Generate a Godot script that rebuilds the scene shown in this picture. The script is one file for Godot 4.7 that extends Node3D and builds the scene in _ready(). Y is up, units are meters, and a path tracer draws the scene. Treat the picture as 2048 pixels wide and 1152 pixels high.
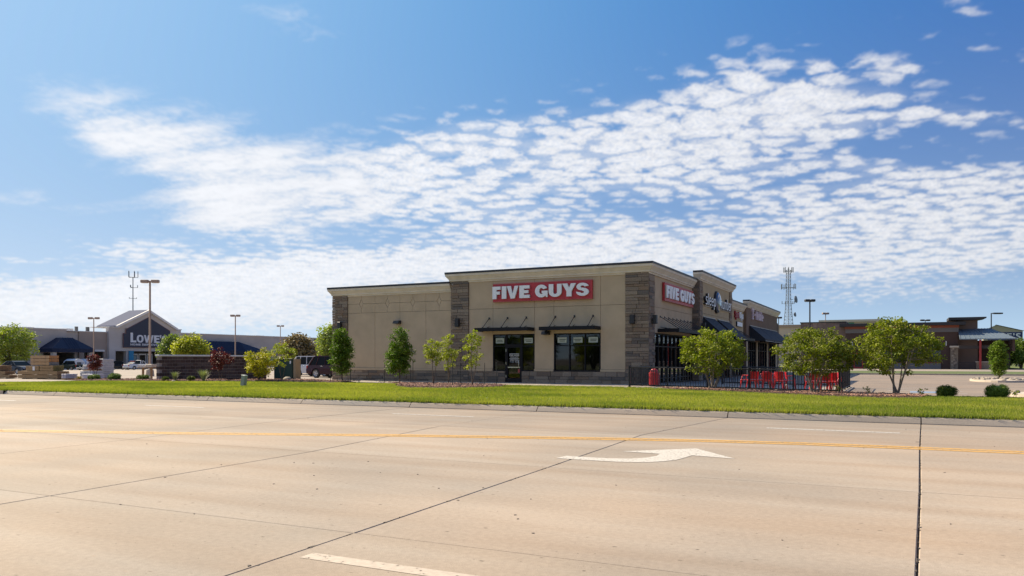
extends Node3D
# Site frame: s runs along the road to the right, t runs away from the road, in metres; W(s, t, y) gives the world point.
const C := 0.896
const S := 0.444
const TH := -0.46005
const SKY_W := 4096
const SKY_H := 2048
const SUN_TO := Vector3(-0.599, 0.625, -0.497)
var rng := RandomNumberGenerator.new()
var taken := {}
var mats := {}
var tex := {}

func W(s: float, t: float, y := 0.0) -> Vector3:
	return Vector3(C * s + S * t, y, S * s - C * t)

func lot_y(s: float) -> float:
	return -0.75 * smoothstep(50.0, 170.0, -s)

func rnd(a: float, b: float) -> float:
	return rng.randf_range(a, b)

# ---------- mesh builder ----------
class MB:
	var v := PackedVector3Array()
	var n := PackedVector3Array()
	var uv := PackedVector2Array()
	var uv2 := PackedVector2Array()
	var c := PackedColorArray()
	var idx := PackedInt32Array()

	func tri(a: Vector3, b: Vector3, d: Vector3) -> void:
		var k := v.size()
		var nn := (b - a).cross(d - a).normalized()
		v.append_array([a, b, d])
		n.append_array([nn, nn, nn])
		idx.append_array([k, k + 2, k + 1])

	func quad(a: Vector3, b: Vector3, d: Vector3, e: Vector3) -> void:
		var k := v.size()
		var nn := (d - a).cross(e - b).normalized()
		v.append_array([a, b, d, e])
		n.append_array([nn, nn, nn, nn])
		idx.append_array([k, k + 2, k + 1, k, k + 3, k + 2])

	func quad_n(a: Vector3, b: Vector3, d: Vector3, e: Vector3, na: Vector3, nb: Vector3, nd: Vector3, ne: Vector3) -> void:
		var k := v.size()
		v.append_array([a, b, d, e])
		n.append_array([na, nb, nd, ne])
		idx.append_array([k, k + 2, k + 1, k, k + 3, k + 2])

	func box(p: Vector3, size: Vector3, b := Basis()) -> void:
		var h := size * 0.5
		var q := []
		for i in 8:
			q.append(p + b * Vector3(h.x if i & 1 else -h.x, h.y if i & 2 else -h.y, h.z if i & 4 else -h.z))
		quad(q[4], q[5], q[7], q[6])
		quad(q[1], q[0], q[2], q[3])
		quad(q[5], q[1], q[3], q[7])
		quad(q[0], q[4], q[6], q[2])
		quad(q[6], q[7], q[3], q[2])
		quad(q[0], q[1], q[5], q[4])

	# box given by its two corners
	func bx(a: Vector3, b: Vector3) -> void:
		box((a + b) * 0.5, (b - a).abs())

	# chamfered box: 44 triangles
	func cbox(p: Vector3, size: Vector3, r: float, b := Basis()) -> void:
		var h := size * 0.5
		var f := func(sx, sy, sz, ax):
			var q := Vector3(sx * (h.x - r), sy * (h.y - r), sz * (h.z - r))
			q[ax] = [sx, sy, sz][ax] * h[ax]
			return p + b * q
		for ax in 3:
			var a1 := (ax + 1) % 3
			var a2 := (ax + 2) % 3
			for sg in [-1, 1]:
				var pts := []
				for k in [[-1, -1], [1, -1], [1, 1], [-1, 1]]:
					var sgn := [0, 0, 0]
					sgn[ax] = sg
					sgn[a1] = k[0]
					sgn[a2] = k[1]
					pts.append(f.call(sgn[0], sgn[1], sgn[2], ax))
				if sg > 0:
					quad(pts[0], pts[1], pts[2], pts[3])
				else:
					quad(pts[3], pts[2], pts[1], pts[0])
			for k in [[-1, -1], [1, -1], [1, 1], [-1, 1]]:
				var lo := [0, 0, 0]
				var hi := [0, 0, 0]
				lo[ax] = -1
				hi[ax] = 1
				lo[a1] = k[0]
				hi[a1] = k[0]
				lo[a2] = k[1]
				hi[a2] = k[1]
				var e1: Vector3 = f.call(lo[0], lo[1], lo[2], a1)
				var e2: Vector3 = f.call(hi[0], hi[1], hi[2], a1)
				var e3: Vector3 = f.call(hi[0], hi[1], hi[2], a2)
				var e4: Vector3 = f.call(lo[0], lo[1], lo[2], a2)
				if k[0] * k[1] > 0:
					quad(e1, e4, e3, e2)
				else:
					quad(e1, e2, e3, e4)
		for sx in [-1, 1]:
			for sy in [-1, 1]:
				for sz in [-1, 1]:
					var t1: Vector3 = f.call(sx, sy, sz, 0)
					var t2: Vector3 = f.call(sx, sy, sz, 1)
					var t3: Vector3 = f.call(sx, sy, sz, 2)
					if sx * sy * sz > 0:
						tri(t1, t2, t3)
					else:
						tri(t1, t3, t2)

	func tube(pts: Array, radii: Array, sides := 8, caps := true) -> void:
		var rings := []
		var up := Vector3(0.123, 0.0, 0.99)
		for i in pts.size():
			var dir: Vector3 = (pts[mini(i + 1, pts.size() - 1)] - pts[maxi(i - 1, 0)]).normalized()
			var x := dir.cross(up)
			if x.length() < 0.05:
				x = dir.cross(Vector3.RIGHT)
			x = x.normalized()
			var y := dir.cross(x).normalized()
			var ring := []
			for k in sides:
				var a := TAU * k / sides
				var o := x * cos(a) + y * sin(a)
				ring.append([pts[i] + o * radii[i], o])
			rings.append(ring)
		for i in pts.size() - 1:
			for k in sides:
				var k2 := (k + 1) % sides
				var a = rings[i][k]
				var b = rings[i][k2]
				var d = rings[i + 1][k2]
				var e = rings[i + 1][k]
				quad_n(a[0], b[0], d[0], e[0], a[1], b[1], d[1], e[1])
		if caps:
			for k in sides:
				var k2 := (k + 1) % sides
				tri(pts[0], rings[0][k2][0], rings[0][k][0])
				tri(pts[-1], rings[-1][k][0], rings[-1][k2][0])

	# profile of (radius, height) turned about the y axis
	func lathe(prof: Array, segs := 16, at := Vector3.ZERO, b := Basis()) -> void:
		for i in prof.size() - 1:
			var d: Vector2 = prof[i + 1] - prof[i]
			var nr := Vector2(d.y, -d.x).normalized()
			for k in segs:
				var a0 := TAU * k / segs
				var a1 := TAU * (k + 1) / segs
				var f := func(q: Vector2, a: float): return at + b * Vector3(q.x * cos(a), q.y, -q.x * sin(a))
				var g := func(a: float): return b * Vector3(nr.x * cos(a), nr.y, -nr.x * sin(a))
				quad_n(f.call(prof[i], a0), f.call(prof[i], a1), f.call(prof[i + 1], a1), f.call(prof[i + 1], a0), g.call(a0), g.call(a1), g.call(a1), g.call(a0))

	# polygon in x, y pushed from z0 to z1
	func prism(poly: PackedVector2Array, z0: float, z1: float, xf := Transform3D()) -> void:
		if Geometry2D.is_polygon_clockwise(poly):
			poly = poly.duplicate()
			poly.reverse()
		var t := Geometry2D.triangulate_polygon(poly)
		for i in range(0, t.size(), 3):
			var p := [poly[t[i]], poly[t[i + 1]], poly[t[i + 2]]]
			if (p[1] - p[0]).cross(p[2] - p[0]) < 0:
				p = [p[0], p[2], p[1]]
			tri(xf * Vector3(p[0].x, p[0].y, z1), xf * Vector3(p[1].x, p[1].y, z1), xf * Vector3(p[2].x, p[2].y, z1))
			tri(xf * Vector3(p[0].x, p[0].y, z0), xf * Vector3(p[2].x, p[2].y, z0), xf * Vector3(p[1].x, p[1].y, z0))
		for i in poly.size():
			var a := poly[i]
			var b := poly[(i + 1) % poly.size()]
			quad(xf * Vector3(a.x, a.y, z0), xf * Vector3(b.x, b.y, z0), xf * Vector3(b.x, b.y, z1), xf * Vector3(a.x, a.y, z1))

	# moulding: profile of (outward, height) along a path of (x, z); outward is +z for a path that runs in +x
	func sweep(path: Array, prof: Array) -> void:
		var offs := []
		for i in path.size():
			var d0: Vector2 = (path[i] - path[maxi(i - 1, 0)])
			var d1: Vector2 = (path[mini(i + 1, path.size() - 1)] - path[i])
			if i == 0:
				d0 = d1
			if i == path.size() - 1:
				d1 = d0
			d0 = d0.normalized()
			d1 = d1.normalized()
			var n0 := Vector2(-d0.y, d0.x)
			var n1 := Vector2(-d1.y, d1.x)
			var m := (n0 + n1).normalized()
			offs.append(m / maxf(m.dot(n0), 0.2))
		var f := func(i: int, k: int):
			var q: Vector2 = path[i] + offs[i] * prof[k].x
			return Vector3(q.x, prof[k].y, q.y)
		for i in path.size() - 1:
			for k in prof.size() - 1:
				quad(f.call(i, k), f.call(i + 1, k), f.call(i + 1, k + 1), f.call(i, k + 1))
		for e in [0, path.size() - 1]:
			for k in range(1, prof.size() - 1):
				var a: Vector3 = f.call(e, 0)
				var b: Vector3 = f.call(e, k)
				var d: Vector3 = f.call(e, k + 1)
				if e == 0:
					tri(a, b, d)
				else:
					tri(a, d, b)

	func ellipsoid(p: Vector3, r: Vector3, rings := 8, segs := 12, jitter := 0.0, rg: RandomNumberGenerator = null) -> void:
		var g := []
		for i in rings + 1:
			var row := []
			var ph := PI * i / rings
			for k in segs + 1:
				var a := TAU * k / segs
				var u := Vector3(sin(ph) * cos(a), -cos(ph), -sin(ph) * sin(a))
				var j := 1.0
				if rg and k < segs and i > 0 and i < rings:
					j += rg.randf_range(-jitter, jitter)
				row.append([p + u * r * j, (u / r).normalized()])
			row[segs] = row[0]
			g.append(row)
		for i in rings:
			for k in segs:
				var a = g[i][k]
				var b = g[i][k + 1]
				var d = g[i + 1][k + 1]
				var e = g[i + 1][k]
				quad_n(a[0], b[0], d[0], e[0], a[1], b[1], d[1], e[1])

	func mesh() -> ArrayMesh:
		var a := []
		a.resize(Mesh.ARRAY_MAX)
		a[Mesh.ARRAY_VERTEX] = v
		a[Mesh.ARRAY_NORMAL] = n
		if uv.size() == v.size():
			a[Mesh.ARRAY_TEX_UV] = uv
		if uv2.size() == v.size():
			a[Mesh.ARRAY_TEX_UV2] = uv2
		if c.size() == v.size():
			a[Mesh.ARRAY_COLOR] = c
		a[Mesh.ARRAY_INDEX] = idx
		var m := ArrayMesh.new()
		m.add_surface_from_arrays(Mesh.PRIMITIVE_TRIANGLES, a)
		return m

func box_mesh(size: Vector3, chamfer := 0.0) -> ArrayMesh:
	var m := MB.new()
	if chamfer > 0.0:
		m.cbox(Vector3.ZERO, size, chamfer)
	else:
		m.box(Vector3.ZERO, size)
	return m.mesh()

# ---------- nodes ----------
func numbered(called: String) -> String:
	var k: int = taken.get(called, 0)
	taken[called] = k + 1
	return called if k == 0 else "%s_%03d" % [called, k]

func tag(o: Node, label: String, category: String, group := "") -> void:
	o.set_meta("label", label)
	o.set_meta("category", category)
	if group:
		o.set_meta("group", group)

func thing(called: String, label: String, category: String, at: Vector3, turn := TH, group := "") -> Node3D:
	var o := Node3D.new()
	o.name = numbered(called)
	add_child(o)
	o.position = at
	o.rotation.y = turn
	tag(o, label, category, group)
	return o

func structure(called: String) -> Node3D:
	var o := Node3D.new()
	o.name = numbered(called)
	add_child(o)
	o.set_meta("kind", "structure")
	return o

func part(parent: Node, called: String, m: Mesh, mt: Material, at := Vector3.ZERO, b := Basis()) -> MeshInstance3D:
	var o := MeshInstance3D.new()
	o.name = called
	o.mesh = m
	o.material_override = mt
	o.transform = Transform3D(b, at)
	parent.add_child(o, true)
	return o

func solo(called: String, m: Mesh, mt: Material, label: String, category: String, at: Vector3, turn := TH, group := "") -> MeshInstance3D:
	var o := part(self, numbered(called), m, mt, at, Basis(Vector3.UP, turn))
	tag(o, label, category, group)
	return o

func struct_mesh(called: String, m: Mesh, mt: Material, at := Vector3.ZERO, turn := 0.0) -> MeshInstance3D:
	var o := part(self, numbered(called), m, mt, at, Basis(Vector3.UP, turn))
	o.set_meta("kind", "structure")
	return o

func copy(o: Node3D, at: Vector3, turn: float, label := "", group := "") -> Node3D:
	var base: String = o.get_meta("called") if o.has_meta("called") else String(o.name)
	var r: Node3D = o.duplicate()
	r.name = numbered(base)
	add_child(r)
	r.position = at
	r.rotation.y = turn
	if label:
		r.set_meta("label", label)
	if group:
		r.set_meta("group", group)
	return r

# ---------- textures and materials ----------
func noise(kind: int, freq: float, octaves: int, sd: int) -> FastNoiseLite:
	var f := FastNoiseLite.new()
	f.noise_type = kind
	f.frequency = freq
	f.fractal_octaves = octaves
	f.fractal_type = FastNoiseLite.FRACTAL_FBM if octaves > 1 else FastNoiseLite.FRACTAL_NONE
	f.seed = sd
	return f

func grey(called: String, size: int, freq: float, octaves: int, sd: int, lo: float, hi: float, power := 1.0, kind := FastNoiseLite.TYPE_SIMPLEX_SMOOTH) -> ImageTexture:
	if tex.has(called):
		return tex[called]
	var im := noise(kind, freq, octaves, sd).get_seamless_image(size, size)
	im.convert(Image.FORMAT_L8)
	var d := im.get_data()
	var lut := PackedByteArray()
	for i in 256:
		lut.append(int(255.0 * clampf(lerpf(lo, hi, pow(i / 255.0, power)), 0, 1)))
	for i in d.size():
		d[i] = lut[d[i]]
	var t := ImageTexture.create_from_image(Image.create_from_data(size, size, false, Image.FORMAT_L8, d))
	tex[called] = t
	return t

func mat(called: String, col: Color, rough := 0.8, opt := {}) -> StandardMaterial3D:
	if mats.has(called):
		return mats[called]
	var m := StandardMaterial3D.new()
	m.resource_name = called
	m.albedo_color = col.linear_to_srgb()
	m.roughness = rough
	m.metallic = opt.get("metal", 0.0)
	m.metallic_specular = opt.get("spec", 0.5)
	if opt.has("tex"):
		m.albedo_texture = opt.tex
		m.uv1_triplanar = not opt.get("uv", false)
		m.uv1_world_triplanar = m.uv1_triplanar and opt.get("world", true)
		m.uv1_scale = Vector3.ONE * opt.get("scale", 1.0)
	if opt.has("bump"):
		m.heightmap_enabled = true
		m.heightmap_texture = opt.bump
		m.heightmap_scale = opt.get("depth", 0.3)
		if not opt.has("tex"):
			m.uv1_triplanar = not opt.get("uv", false)
			m.uv1_world_triplanar = m.uv1_triplanar and opt.get("world", true)
			m.uv1_scale = Vector3.ONE * opt.get("scale", 1.0)
	if opt.has("coat"):
		m.clearcoat_enabled = true
		m.clearcoat = opt.coat
		m.clearcoat_roughness = 0.05
	if opt.has("back"):
		m.backlight_enabled = true
		m.backlight = opt.back
	if opt.get("vcol", false):
		m.vertex_color_use_as_albedo = true
	mats[called] = m
	return m

func glass(called: String, alpha: float, tint := Color(0.02, 0.025, 0.025)) -> StandardMaterial3D:
	if mats.has(called):
		return mats[called]
	var m := StandardMaterial3D.new()
	m.resource_name = called
	m.transparency = BaseMaterial3D.TRANSPARENCY_ALPHA
	m.albedo_color = Color(tint.r, tint.g, tint.b, alpha)
	m.roughness = 0.02
	mats[called] = m
	return m

# ---------- camera, sky, sun ----------
const CLOUDS := [
	[190, 245, 130, 45, 0.35, 0.75], [360, 305, 190, 75, 0.42, 0.95], [520, 380, 190, 85, 0.42, 0.95], [420, 440, 170, 34, 0.12, 0.6], [700, 360, 170, 75, 0.1, 0.9],
	[900, 300, 170, 62, -0.2, 0.8], [930, 400, 260, 80, 0.1, 0.75], [1180, 300, 230, 85, -0.15, 0.9], [1430, 250, 200, 85, -0.25, 0.85],
	[1530, 200, 150, 55, 0.2, 0.75], [1650, 225, 190, 70, 0.3, 0.85], [1420, 340, 230, 70, 0.1, 0.8], [1800, 215, 150, 32, 0.2, 0.6], [1790, 150, 110, 26, 0.15, 0.45], [1900, 400, 280, 55, -0.05, 0.8],
	[1700, 450, 240, 62, 0.0, 0.8], [2000, 470, 220, 60, 0.0, 0.8], [1420, 500, 260, 48, 0.05, 0.85], [1150, 470, 200, 45, 0.0, 0.5], [1050, 520, 330, 42, -0.05, 1.1], [650, 545, 260, 42, -0.08, 1.1],
	[330, 580, 300, 40, -0.08, 1.1], [100, 610, 300, 46, 0.0, 1.0], [500, 630, 500, 40, 0.0, 0.8], [70, 402, 110, 18, 0.1, 0.5], [270, 500, 130, 24, 0.08, 0.75], [60, 520, 120, 8, 0.0, 0.4],
	[570, 30, 90, 26, 0.2, 0.42], [630, 70, 60, 14, 0.0, 0.4], [1940, 14, 60, 24, 0.0, 0.5], [1640, 540, 200, 22, 0.1, 0.5], [1900, 520, 260, 30, 0.0, 0.6], [1950, 90, 130, 22, 0.3, 0.4], [1960, 235, 130, 26, 0.2, 0.55], [1750, 340, 160, 34, 0.1, 0.5], [2010, 345, 140, 36, 0.0, 0.6], [1800, 590, 260, 22, 0.0, 0.45], [1700, 130, 160, 24, 0.1, 0.45],
	[680, 470, 110, 30, 0.1, -0.45], [1830, 310, 130, 26, 0.1, -0.5], [1280, 420, 130, 20, 0.1, -0.25], [1120, 440, 90, 20, 0.0, -0.2]]
var n_cell: FastNoiseLite
var n_fine: FastNoiseLite
var n_wisp: FastNoiseLite
var n_cover: FastNoiseLite

func sky_at(az: float, el: float) -> Color:
	var d := Vector3(sin(az) * cos(el), sin(el), -cos(az) * cos(el))
	var ang := rad_to_deg(acos(clampf(d.dot(SUN_TO), -1, 1)))
	var a2 := ang * ang
	var r := 0.007 + 0.42 * exp(-a2 / 1350.0)
	var g := 0.070 + 0.56 * exp(-a2 / 2300.0)
	var b := 0.300 + 0.58 * exp(-a2 / 3600.0)
	var near := exp(-a2 / 3000.0)
	var hz := exp(-rad_to_deg(el) / 9.2)
	r = lerpf(r, lerpf(0.47, 0.92, near), hz)
	g = lerpf(g, lerpf(0.665, 0.96, near), hz)
	b = lerpf(b, lerpf(0.82, 1.0, near), hz)
	# clouds on a plane overhead
	var k := 1.0 / (d.y + 0.05)
	var q := Vector2(d.x, d.z) * k
	q = q.rotated(0.35)
	var dens := 0.42 + 0.75 * n_cover.get_noise_2d(q.x * 40.0, q.y * 40.0)
	var inside := (1.0 - smoothstep(0.66, 0.82, absf(az))) * (1.0 - smoothstep(0.47, 0.58, el))
	var smooth_left := 0.0
	if inside > 0.0:
		var u := 1024.0 + 1567.0 * tan(az)
		var v := 718.0 - 1567.0 * tan(el) / cos(az)
		u += 34.0 * n_wisp.get_noise_2d(u * 0.55, v * 1.1)
		v += 18.0 * n_wisp.get_noise_2d(u * 0.55 + 900.0, v * 1.1)
		var s := 0.0
		for e in CLOUDS:
			var du: float = u - e[0]
			var dv: float = v - e[1]
			var ca := cos(e[4])
			var sa := sin(e[4])
			var x: float = (du * ca + dv * sa) / e[2]
			var y: float = (dv * ca - du * sa) / e[3]
			var w := x * x + y * y
			if w < 6.0:
				s += e[5] * exp(-w)
		s = 1.0 - exp(-1.1 * maxf(s, 0.0))
		s *= lerpf(1.0, 1.28, smoothstep(470.0, 540.0, v))
		dens = lerpf(dens, s, inside)
		smooth_left = (1.0 - smoothstep(560.0, 900.0, u)) * (1.0 - smoothstep(420.0, 520.0, v))
	if dens > 0.02:
		var far := smoothstep(0.0, 0.14, el)
		var wq := q + Vector2(n_fine.get_noise_2d(q.x * 5.0, q.y * 5.0), n_fine.get_noise_2d(q.x * 5.0 + 71.0, q.y * 5.0)) * 0.05
		var big := clampf(1.2 * pow(clampf(-n_cell.get_noise_2d(wq.x * 3.6 + 40.0, wq.y * 4.6), 0.0, 1.0), 1.3), 0.0, 1.0)
		var puff := clampf(1.25 * pow(clampf(-n_cell.get_noise_2d(wq.x * 7.7, wq.y * 9.5), 0.0, 1.0), 1.5), 0.0, 1.0)
		var fine := 0.5 + 0.5 * n_fine.get_noise_2d(wq.x * 22.0, wq.y * 22.0)
		var wisp := 0.5 + 0.62 * n_wisp.get_noise_2d((q.x + q.y) * 75.0, (q.x - q.y) * 260.0)
		var t := lerpf(puff * 0.64 + big * 0.10 + fine * 0.36, wisp * 0.72 + fine * 0.28, maxf(smooth_left * 0.85, 0.06))
		t = lerpf(0.5, t, lerpf(0.45, 1.0, far))
		var thr := lerpf(1.0 - 0.74 * dens, 0.92 - 0.8 * dens, smooth_left)
		var soft := lerpf(0.175, 0.30, smooth_left)
		var al := smoothstep(thr - soft, thr + soft, t) * smoothstep(0.02, 0.2, dens)
		al = maxf(al, 0.48 * smoothstep(0.3, 0.85, dens) * smoothstep(0.2, 0.75, wisp))
		al *= lerpf(0.30, 0.97, smoothstep(0.12, 0.72, dens))
		al *= lerpf(lerpf(0.8, 1.0, near), 1.0, far)
		al *= clampf(0.91 + 0.40 * n_fine.get_noise_2d(wq.x * 40.0 + 9.0, wq.y * 48.0), 0.0, 1.0) if smooth_left < 0.5 else 0.95
		var body := smoothstep(thr + 0.05, thr + 0.55, t)
		var lit := lerpf(0.80, 1.0, near) * lerpf(0.90, 1.0, body)
		r = lerpf(r, lit * 0.985, al)
		g = lerpf(g, lit * 0.995, al)
		b = lerpf(b, minf(lit * 1.03, 1.0), al)
	return Color(r, g, b).linear_to_srgb()

func compute_sky() -> ImageTexture:
	n_cell = noise(FastNoiseLite.TYPE_CELLULAR, 1.0, 1, 11)
	n_cell.cellular_return_type = FastNoiseLite.RETURN_DISTANCE
	n_cell.cellular_jitter = 0.9
	n_cell.fractal_gain = 0.35
	n_fine = noise(FastNoiseLite.TYPE_SIMPLEX_SMOOTH, 1.0, 4, 5)
	n_wisp = noise(FastNoiseLite.TYPE_SIMPLEX_SMOOTH, 0.01, 4, 23)
	n_cover = noise(FastNoiseLite.TYPE_SIMPLEX_SMOOTH, 0.01, 3, 31)
	var lw := 512
	var lh := 128
	var low := Image.create(lw, lh, false, Image.FORMAT_RGB8)
	for j in lh:
		var el := PI * 0.5 * (1.0 - (j + 0.5) / lh)
		for i in lw:
			var az := TAU * (i + 0.5) / lw
			if az > PI:
				az -= TAU
			low.set_pixel(i, j, sky_at(az, el))
	low.resize(SKY_W, SKY_H / 2, Image.INTERPOLATE_CUBIC)
	var im := Image.create(SKY_W, SKY_H, false, Image.FORMAT_RGB8)
	im.fill(Color(0.30, 0.27, 0.22).linear_to_srgb())
	im.blit_rect(low, Rect2i(0, 0, SKY_W, SKY_H / 2), Vector2i.ZERO)
	var half := int(SKY_W * 48.0 / 360.0)
	var rows := int(SKY_H * 34.0 / 180.0)
	for i in range(-half, half):
		var az := TAU * (i + 0.5) / SKY_W
		for j in rows:
			var y := SKY_H / 2 - 1 - j
			im.set_pixel((i + SKY_W) % SKY_W, y, sky_at(az, PI * (j + 0.5) / SKY_H))
	return ImageTexture.create_from_image(im)

func setup_view() -> void:
	var cam := Camera3D.new()
	cam.name = "camera"
	cam.projection = Camera3D.PROJECTION_FRUSTUM
	cam.near = 0.05
	cam.far = 3000.0
	cam.size = 2.0 * 0.05 * 576.0 / 1567.0
	cam.frustum_offset = Vector2(0.0, 0.05 * 142.0 / 1567.0)
	cam.position = Vector3(0, 1.5, 0)
	add_child(cam)
	cam.current = true
	var e := Environment.new()
	e.background_mode = Environment.BG_SKY
	var sky := Sky.new()
	var pm := PanoramaSkyMaterial.new()
	pm.panorama = compute_sky()
	sky.sky_material = pm
	e.sky = sky
	e.background_energy_multiplier = 0.665
	e.tonemap_mode = Environment.TONE_MAPPER_LINEAR
	e.tonemap_exposure = 1.65
	e.sdfgi_enabled = true
	e.ssao_enabled = true
	e.ssil_enabled = true
	var we := WorldEnvironment.new()
	we.name = "world"
	we.environment = e
	add_child(we)
	var sun := DirectionalLight3D.new()
	sun.name = "sun"
	sun.light_energy = 1.6
	sun.light_color = Color(1.0, 0.935, 0.82)
	sun.light_angular_distance = 0.5
	sun.shadow_enabled = true
	add_child(sun)
	sun.look_at_from_position(SUN_TO * 50.0, Vector3.ZERO, Vector3.UP)

# ---------- ground, road, lawn ----------
const JOINTS := [[-8.2, -8.55, -9.2, -9.3], [-4.1, -4.37, -4.57, -3.95], [0.0, 0.2, 0.3, 0.43]]
const ROWS := [0.6, 5.45, 9.95, 14.95, 20.3]

func joint_at(k: int, t: float) -> float:
	# k = 0, 1, 2 are the three joints in view; others go on at the same spacing
	var ts := [2.0, 9.95, 14.95, 20.3]
	var j := clampi(k, 0, 2)
	var o: float = (k - j) * 4.33
	var a: Array = JOINTS[j]
	if t <= ts[0]:
		return o + a[0]
	for i in 3:
		if t <= ts[i + 1]:
			return o + lerpf(a[i], a[i + 1], (t - ts[i]) / (ts[i + 1] - ts[i]))
	return o + a[3]

func road_textures() -> void:
	# concrete: broad stains stretched along the road, fine mottling, pits and specks; 24 m across
	var size := 2048
	var broad := noise(FastNoiseLite.TYPE_SIMPLEX_SMOOTH, 0.002, 5, 41).get_seamless_image(size, size)
	var streak := noise(FastNoiseLite.TYPE_SIMPLEX_SMOOTH, 0.012, 5, 42).get_seamless_image(size / 8, size)
	streak.resize(size, size, Image.INTERPOLATE_CUBIC)
	var fine := noise(FastNoiseLite.TYPE_SIMPLEX_SMOOTH, 0.16, 3, 43).get_seamless_image(size, size)
	for i in [broad, streak, fine]:
		i.convert(Image.FORMAT_L8)
	var b: PackedByteArray = broad.get_data()
	var st: PackedByteArray = streak.get_data()
	var f: PackedByteArray = fine.get_data()
	var out := PackedByteArray()
	out.resize(size * size * 3)
	for i in size * size:
		var x := b[i] / 255.0
		var y := st[i] / 255.0
		var z := f[i] / 255.0
		var g := 0.925 + 0.10 * (x - 0.5) + 0.11 * (y - 0.5) + 0.09 * (z - 0.5)
		var warm := 0.035 * (x - y)
		out[i * 3] = clampi(int(255.0 * (g + warm)), 0, 255)
		out[i * 3 + 1] = clampi(int(255.0 * g), 0, 255)
		out[i * 3 + 2] = clampi(int(255.0 * (g - warm)), 0, 255)
	var im := Image.create_from_data(size, size, false, Image.FORMAT_RGB8, out)
	var rs := RandomNumberGenerator.new()
	rs.seed = 78
	for i in 2600:
		# specks of aggregate and small oil drips
		var k := rs.randf_range(0.62, 0.84) if rs.randf() < 0.7 else 1.0
		im.fill_rect(Rect2i(rs.randi_range(0, size - 6), rs.randi_range(0, size - 6), rs.randi_range(1, 3), rs.randi_range(1, 2)), Color(0.93, 0.92, 0.905) * k)
	size = 1024
	tex["concrete"] = ImageTexture.create_from_image(im)
	# fine specks and pits, 3 m across, multiplied over it
	var r := RandomNumberGenerator.new()
	r.seed = 77
	var grain := noise(FastNoiseLite.TYPE_SIMPLEX, 0.33, 2, 44).get_seamless_image(size, size)
	grain.convert(Image.FORMAT_L8)
	var gd := grain.get_data()
	for i in gd.size():
		gd[i] = clampi(int(236 + (gd[i] - 128) * 0.26), 0, 255)
	var fi := Image.create_from_data(size, size, false, Image.FORMAT_L8, gd)
	for i in 260:
		var w := r.randi_range(1, 4)
		var v := r.randf_range(0.45, 0.8) if r.randf() < 0.75 else 1.0
		fi.fill_rect(Rect2i(r.randi_range(0, size - 8), r.randi_range(0, size - 8), w, maxi(1, w - r.randi_range(0, 2))), Color(v, v, v))
	fi.convert(Image.FORMAT_RGB8)
	tex["grit"] = ImageTexture.create_from_image(fi)

func concrete_mat(called: String, col: Color) -> StandardMaterial3D:
	var m := mat(called, col, 0.82, {"tex": tex.concrete, "uv": true, "spec": 0.35})
	m.detail_enabled = true
	m.detail_albedo = tex.grit
	m.detail_blend_mode = BaseMaterial3D.BLEND_MODE_MUL
	m.detail_uv_layer = BaseMaterial3D.DETAIL_UV_2
	return m

# a flat many-sided slab in site coordinates with a small chamfer, textured by its place on the site
func slab_mesh(corners: Array, top: float, thick: float, cham := 0.012) -> ArrayMesh:
	var m := MB.new()
	var mid := Vector2.ZERO
	for p in corners:
		mid += p
	mid /= corners.size()
	var inner := []
	for p in corners:
		inner.append(p - (p - mid).normalized() * cham * 1.6)
	var P := func(p: Vector2, y: float): return W(p.x, p.y, y)
	var k: int = corners.size()
	for i in range(1, k - 1):
		m.tri(P.call(inner[0], top), P.call(inner[i], top), P.call(inner[i + 1], top))
	for i in k:
		var j := (i + 1) % k
		m.quad(P.call(corners[i], top - cham), P.call(corners[j], top - cham), P.call(inner[j], top), P.call(inner[i], top))
		m.quad(P.call(corners[i], top - thick), P.call(corners[j], top - thick), P.call(corners[j], top - cham), P.call(corners[i], top - cham))
	for q in m.v:
		var s := C * q.x + S * q.z
		var t := S * q.x - C * q.z
		m.uv.append(Vector2(s / 24.0, t / 24.0))
		m.uv2.append(Vector2(s / 3.1, t / 3.1))
	return m.mesh()

func sheet(called: String, s0: float, s1: float, t0: float, t1: float, ns: int, nt: int, h: Callable, mt: Material, struct := true) -> MeshInstance3D:
	var m := MB.new()
	for i in ns:
		for j in nt:
			var a := lerpf(s0, s1, float(i) / ns)
			var b := lerpf(s0, s1, float(i + 1) / ns)
			var c := lerpf(t0, t1, float(j) / nt)
			var d := lerpf(t0, t1, float(j + 1) / nt)
			m.quad(W(a, c, h.call(a, c)), W(b, c, h.call(b, c)), W(b, d, h.call(b, d)), W(a, d, h.call(a, d)))
	for q in m.v:
		m.uv.append(Vector2((C * q.x + S * q.z) / 24.0, (S * q.x - C * q.z) / 24.0))
		m.uv2.append(Vector2((C * q.x + S * q.z) / 3.1, (S * q.x - C * q.z) / 3.1))
	return struct_mesh(called, m.mesh(), mt)

func lawn_far(s: float) -> float:
	var k := [[-46.0, 27.4], [-44.0, 27.6], [-43.0, 29.6], [-42.1, 30.6], [-39.4, 32.3], [-36.0, 32.6], [-34.2, 34.2], [-31.0, 35.0], [-27.7, 35.6], [-25.0, 36.3], [-12.4, 36.2], [-2.2, 36.0], [-0.2, 34.2], [1.6, 33.5], [40.0, 33.5]]
	for i in k.size() - 1:
		if s <= k[i + 1][0]:
			return lerpf(k[i][1], k[i + 1][1], clampf((s - k[i][0]) / (k[i + 1][0] - k[i][0]), 0, 1))
	return 33.5

func lawn_near(s: float) -> float:
	if s > -34.3:
		return 20.6
	if s > -38.6:
		return 24.83 - sqrt(4.34 * 4.34 - (s + 34.3) * (s + 34.3))
	return 24.1 + (-38.6 - s) * 0.22

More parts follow.
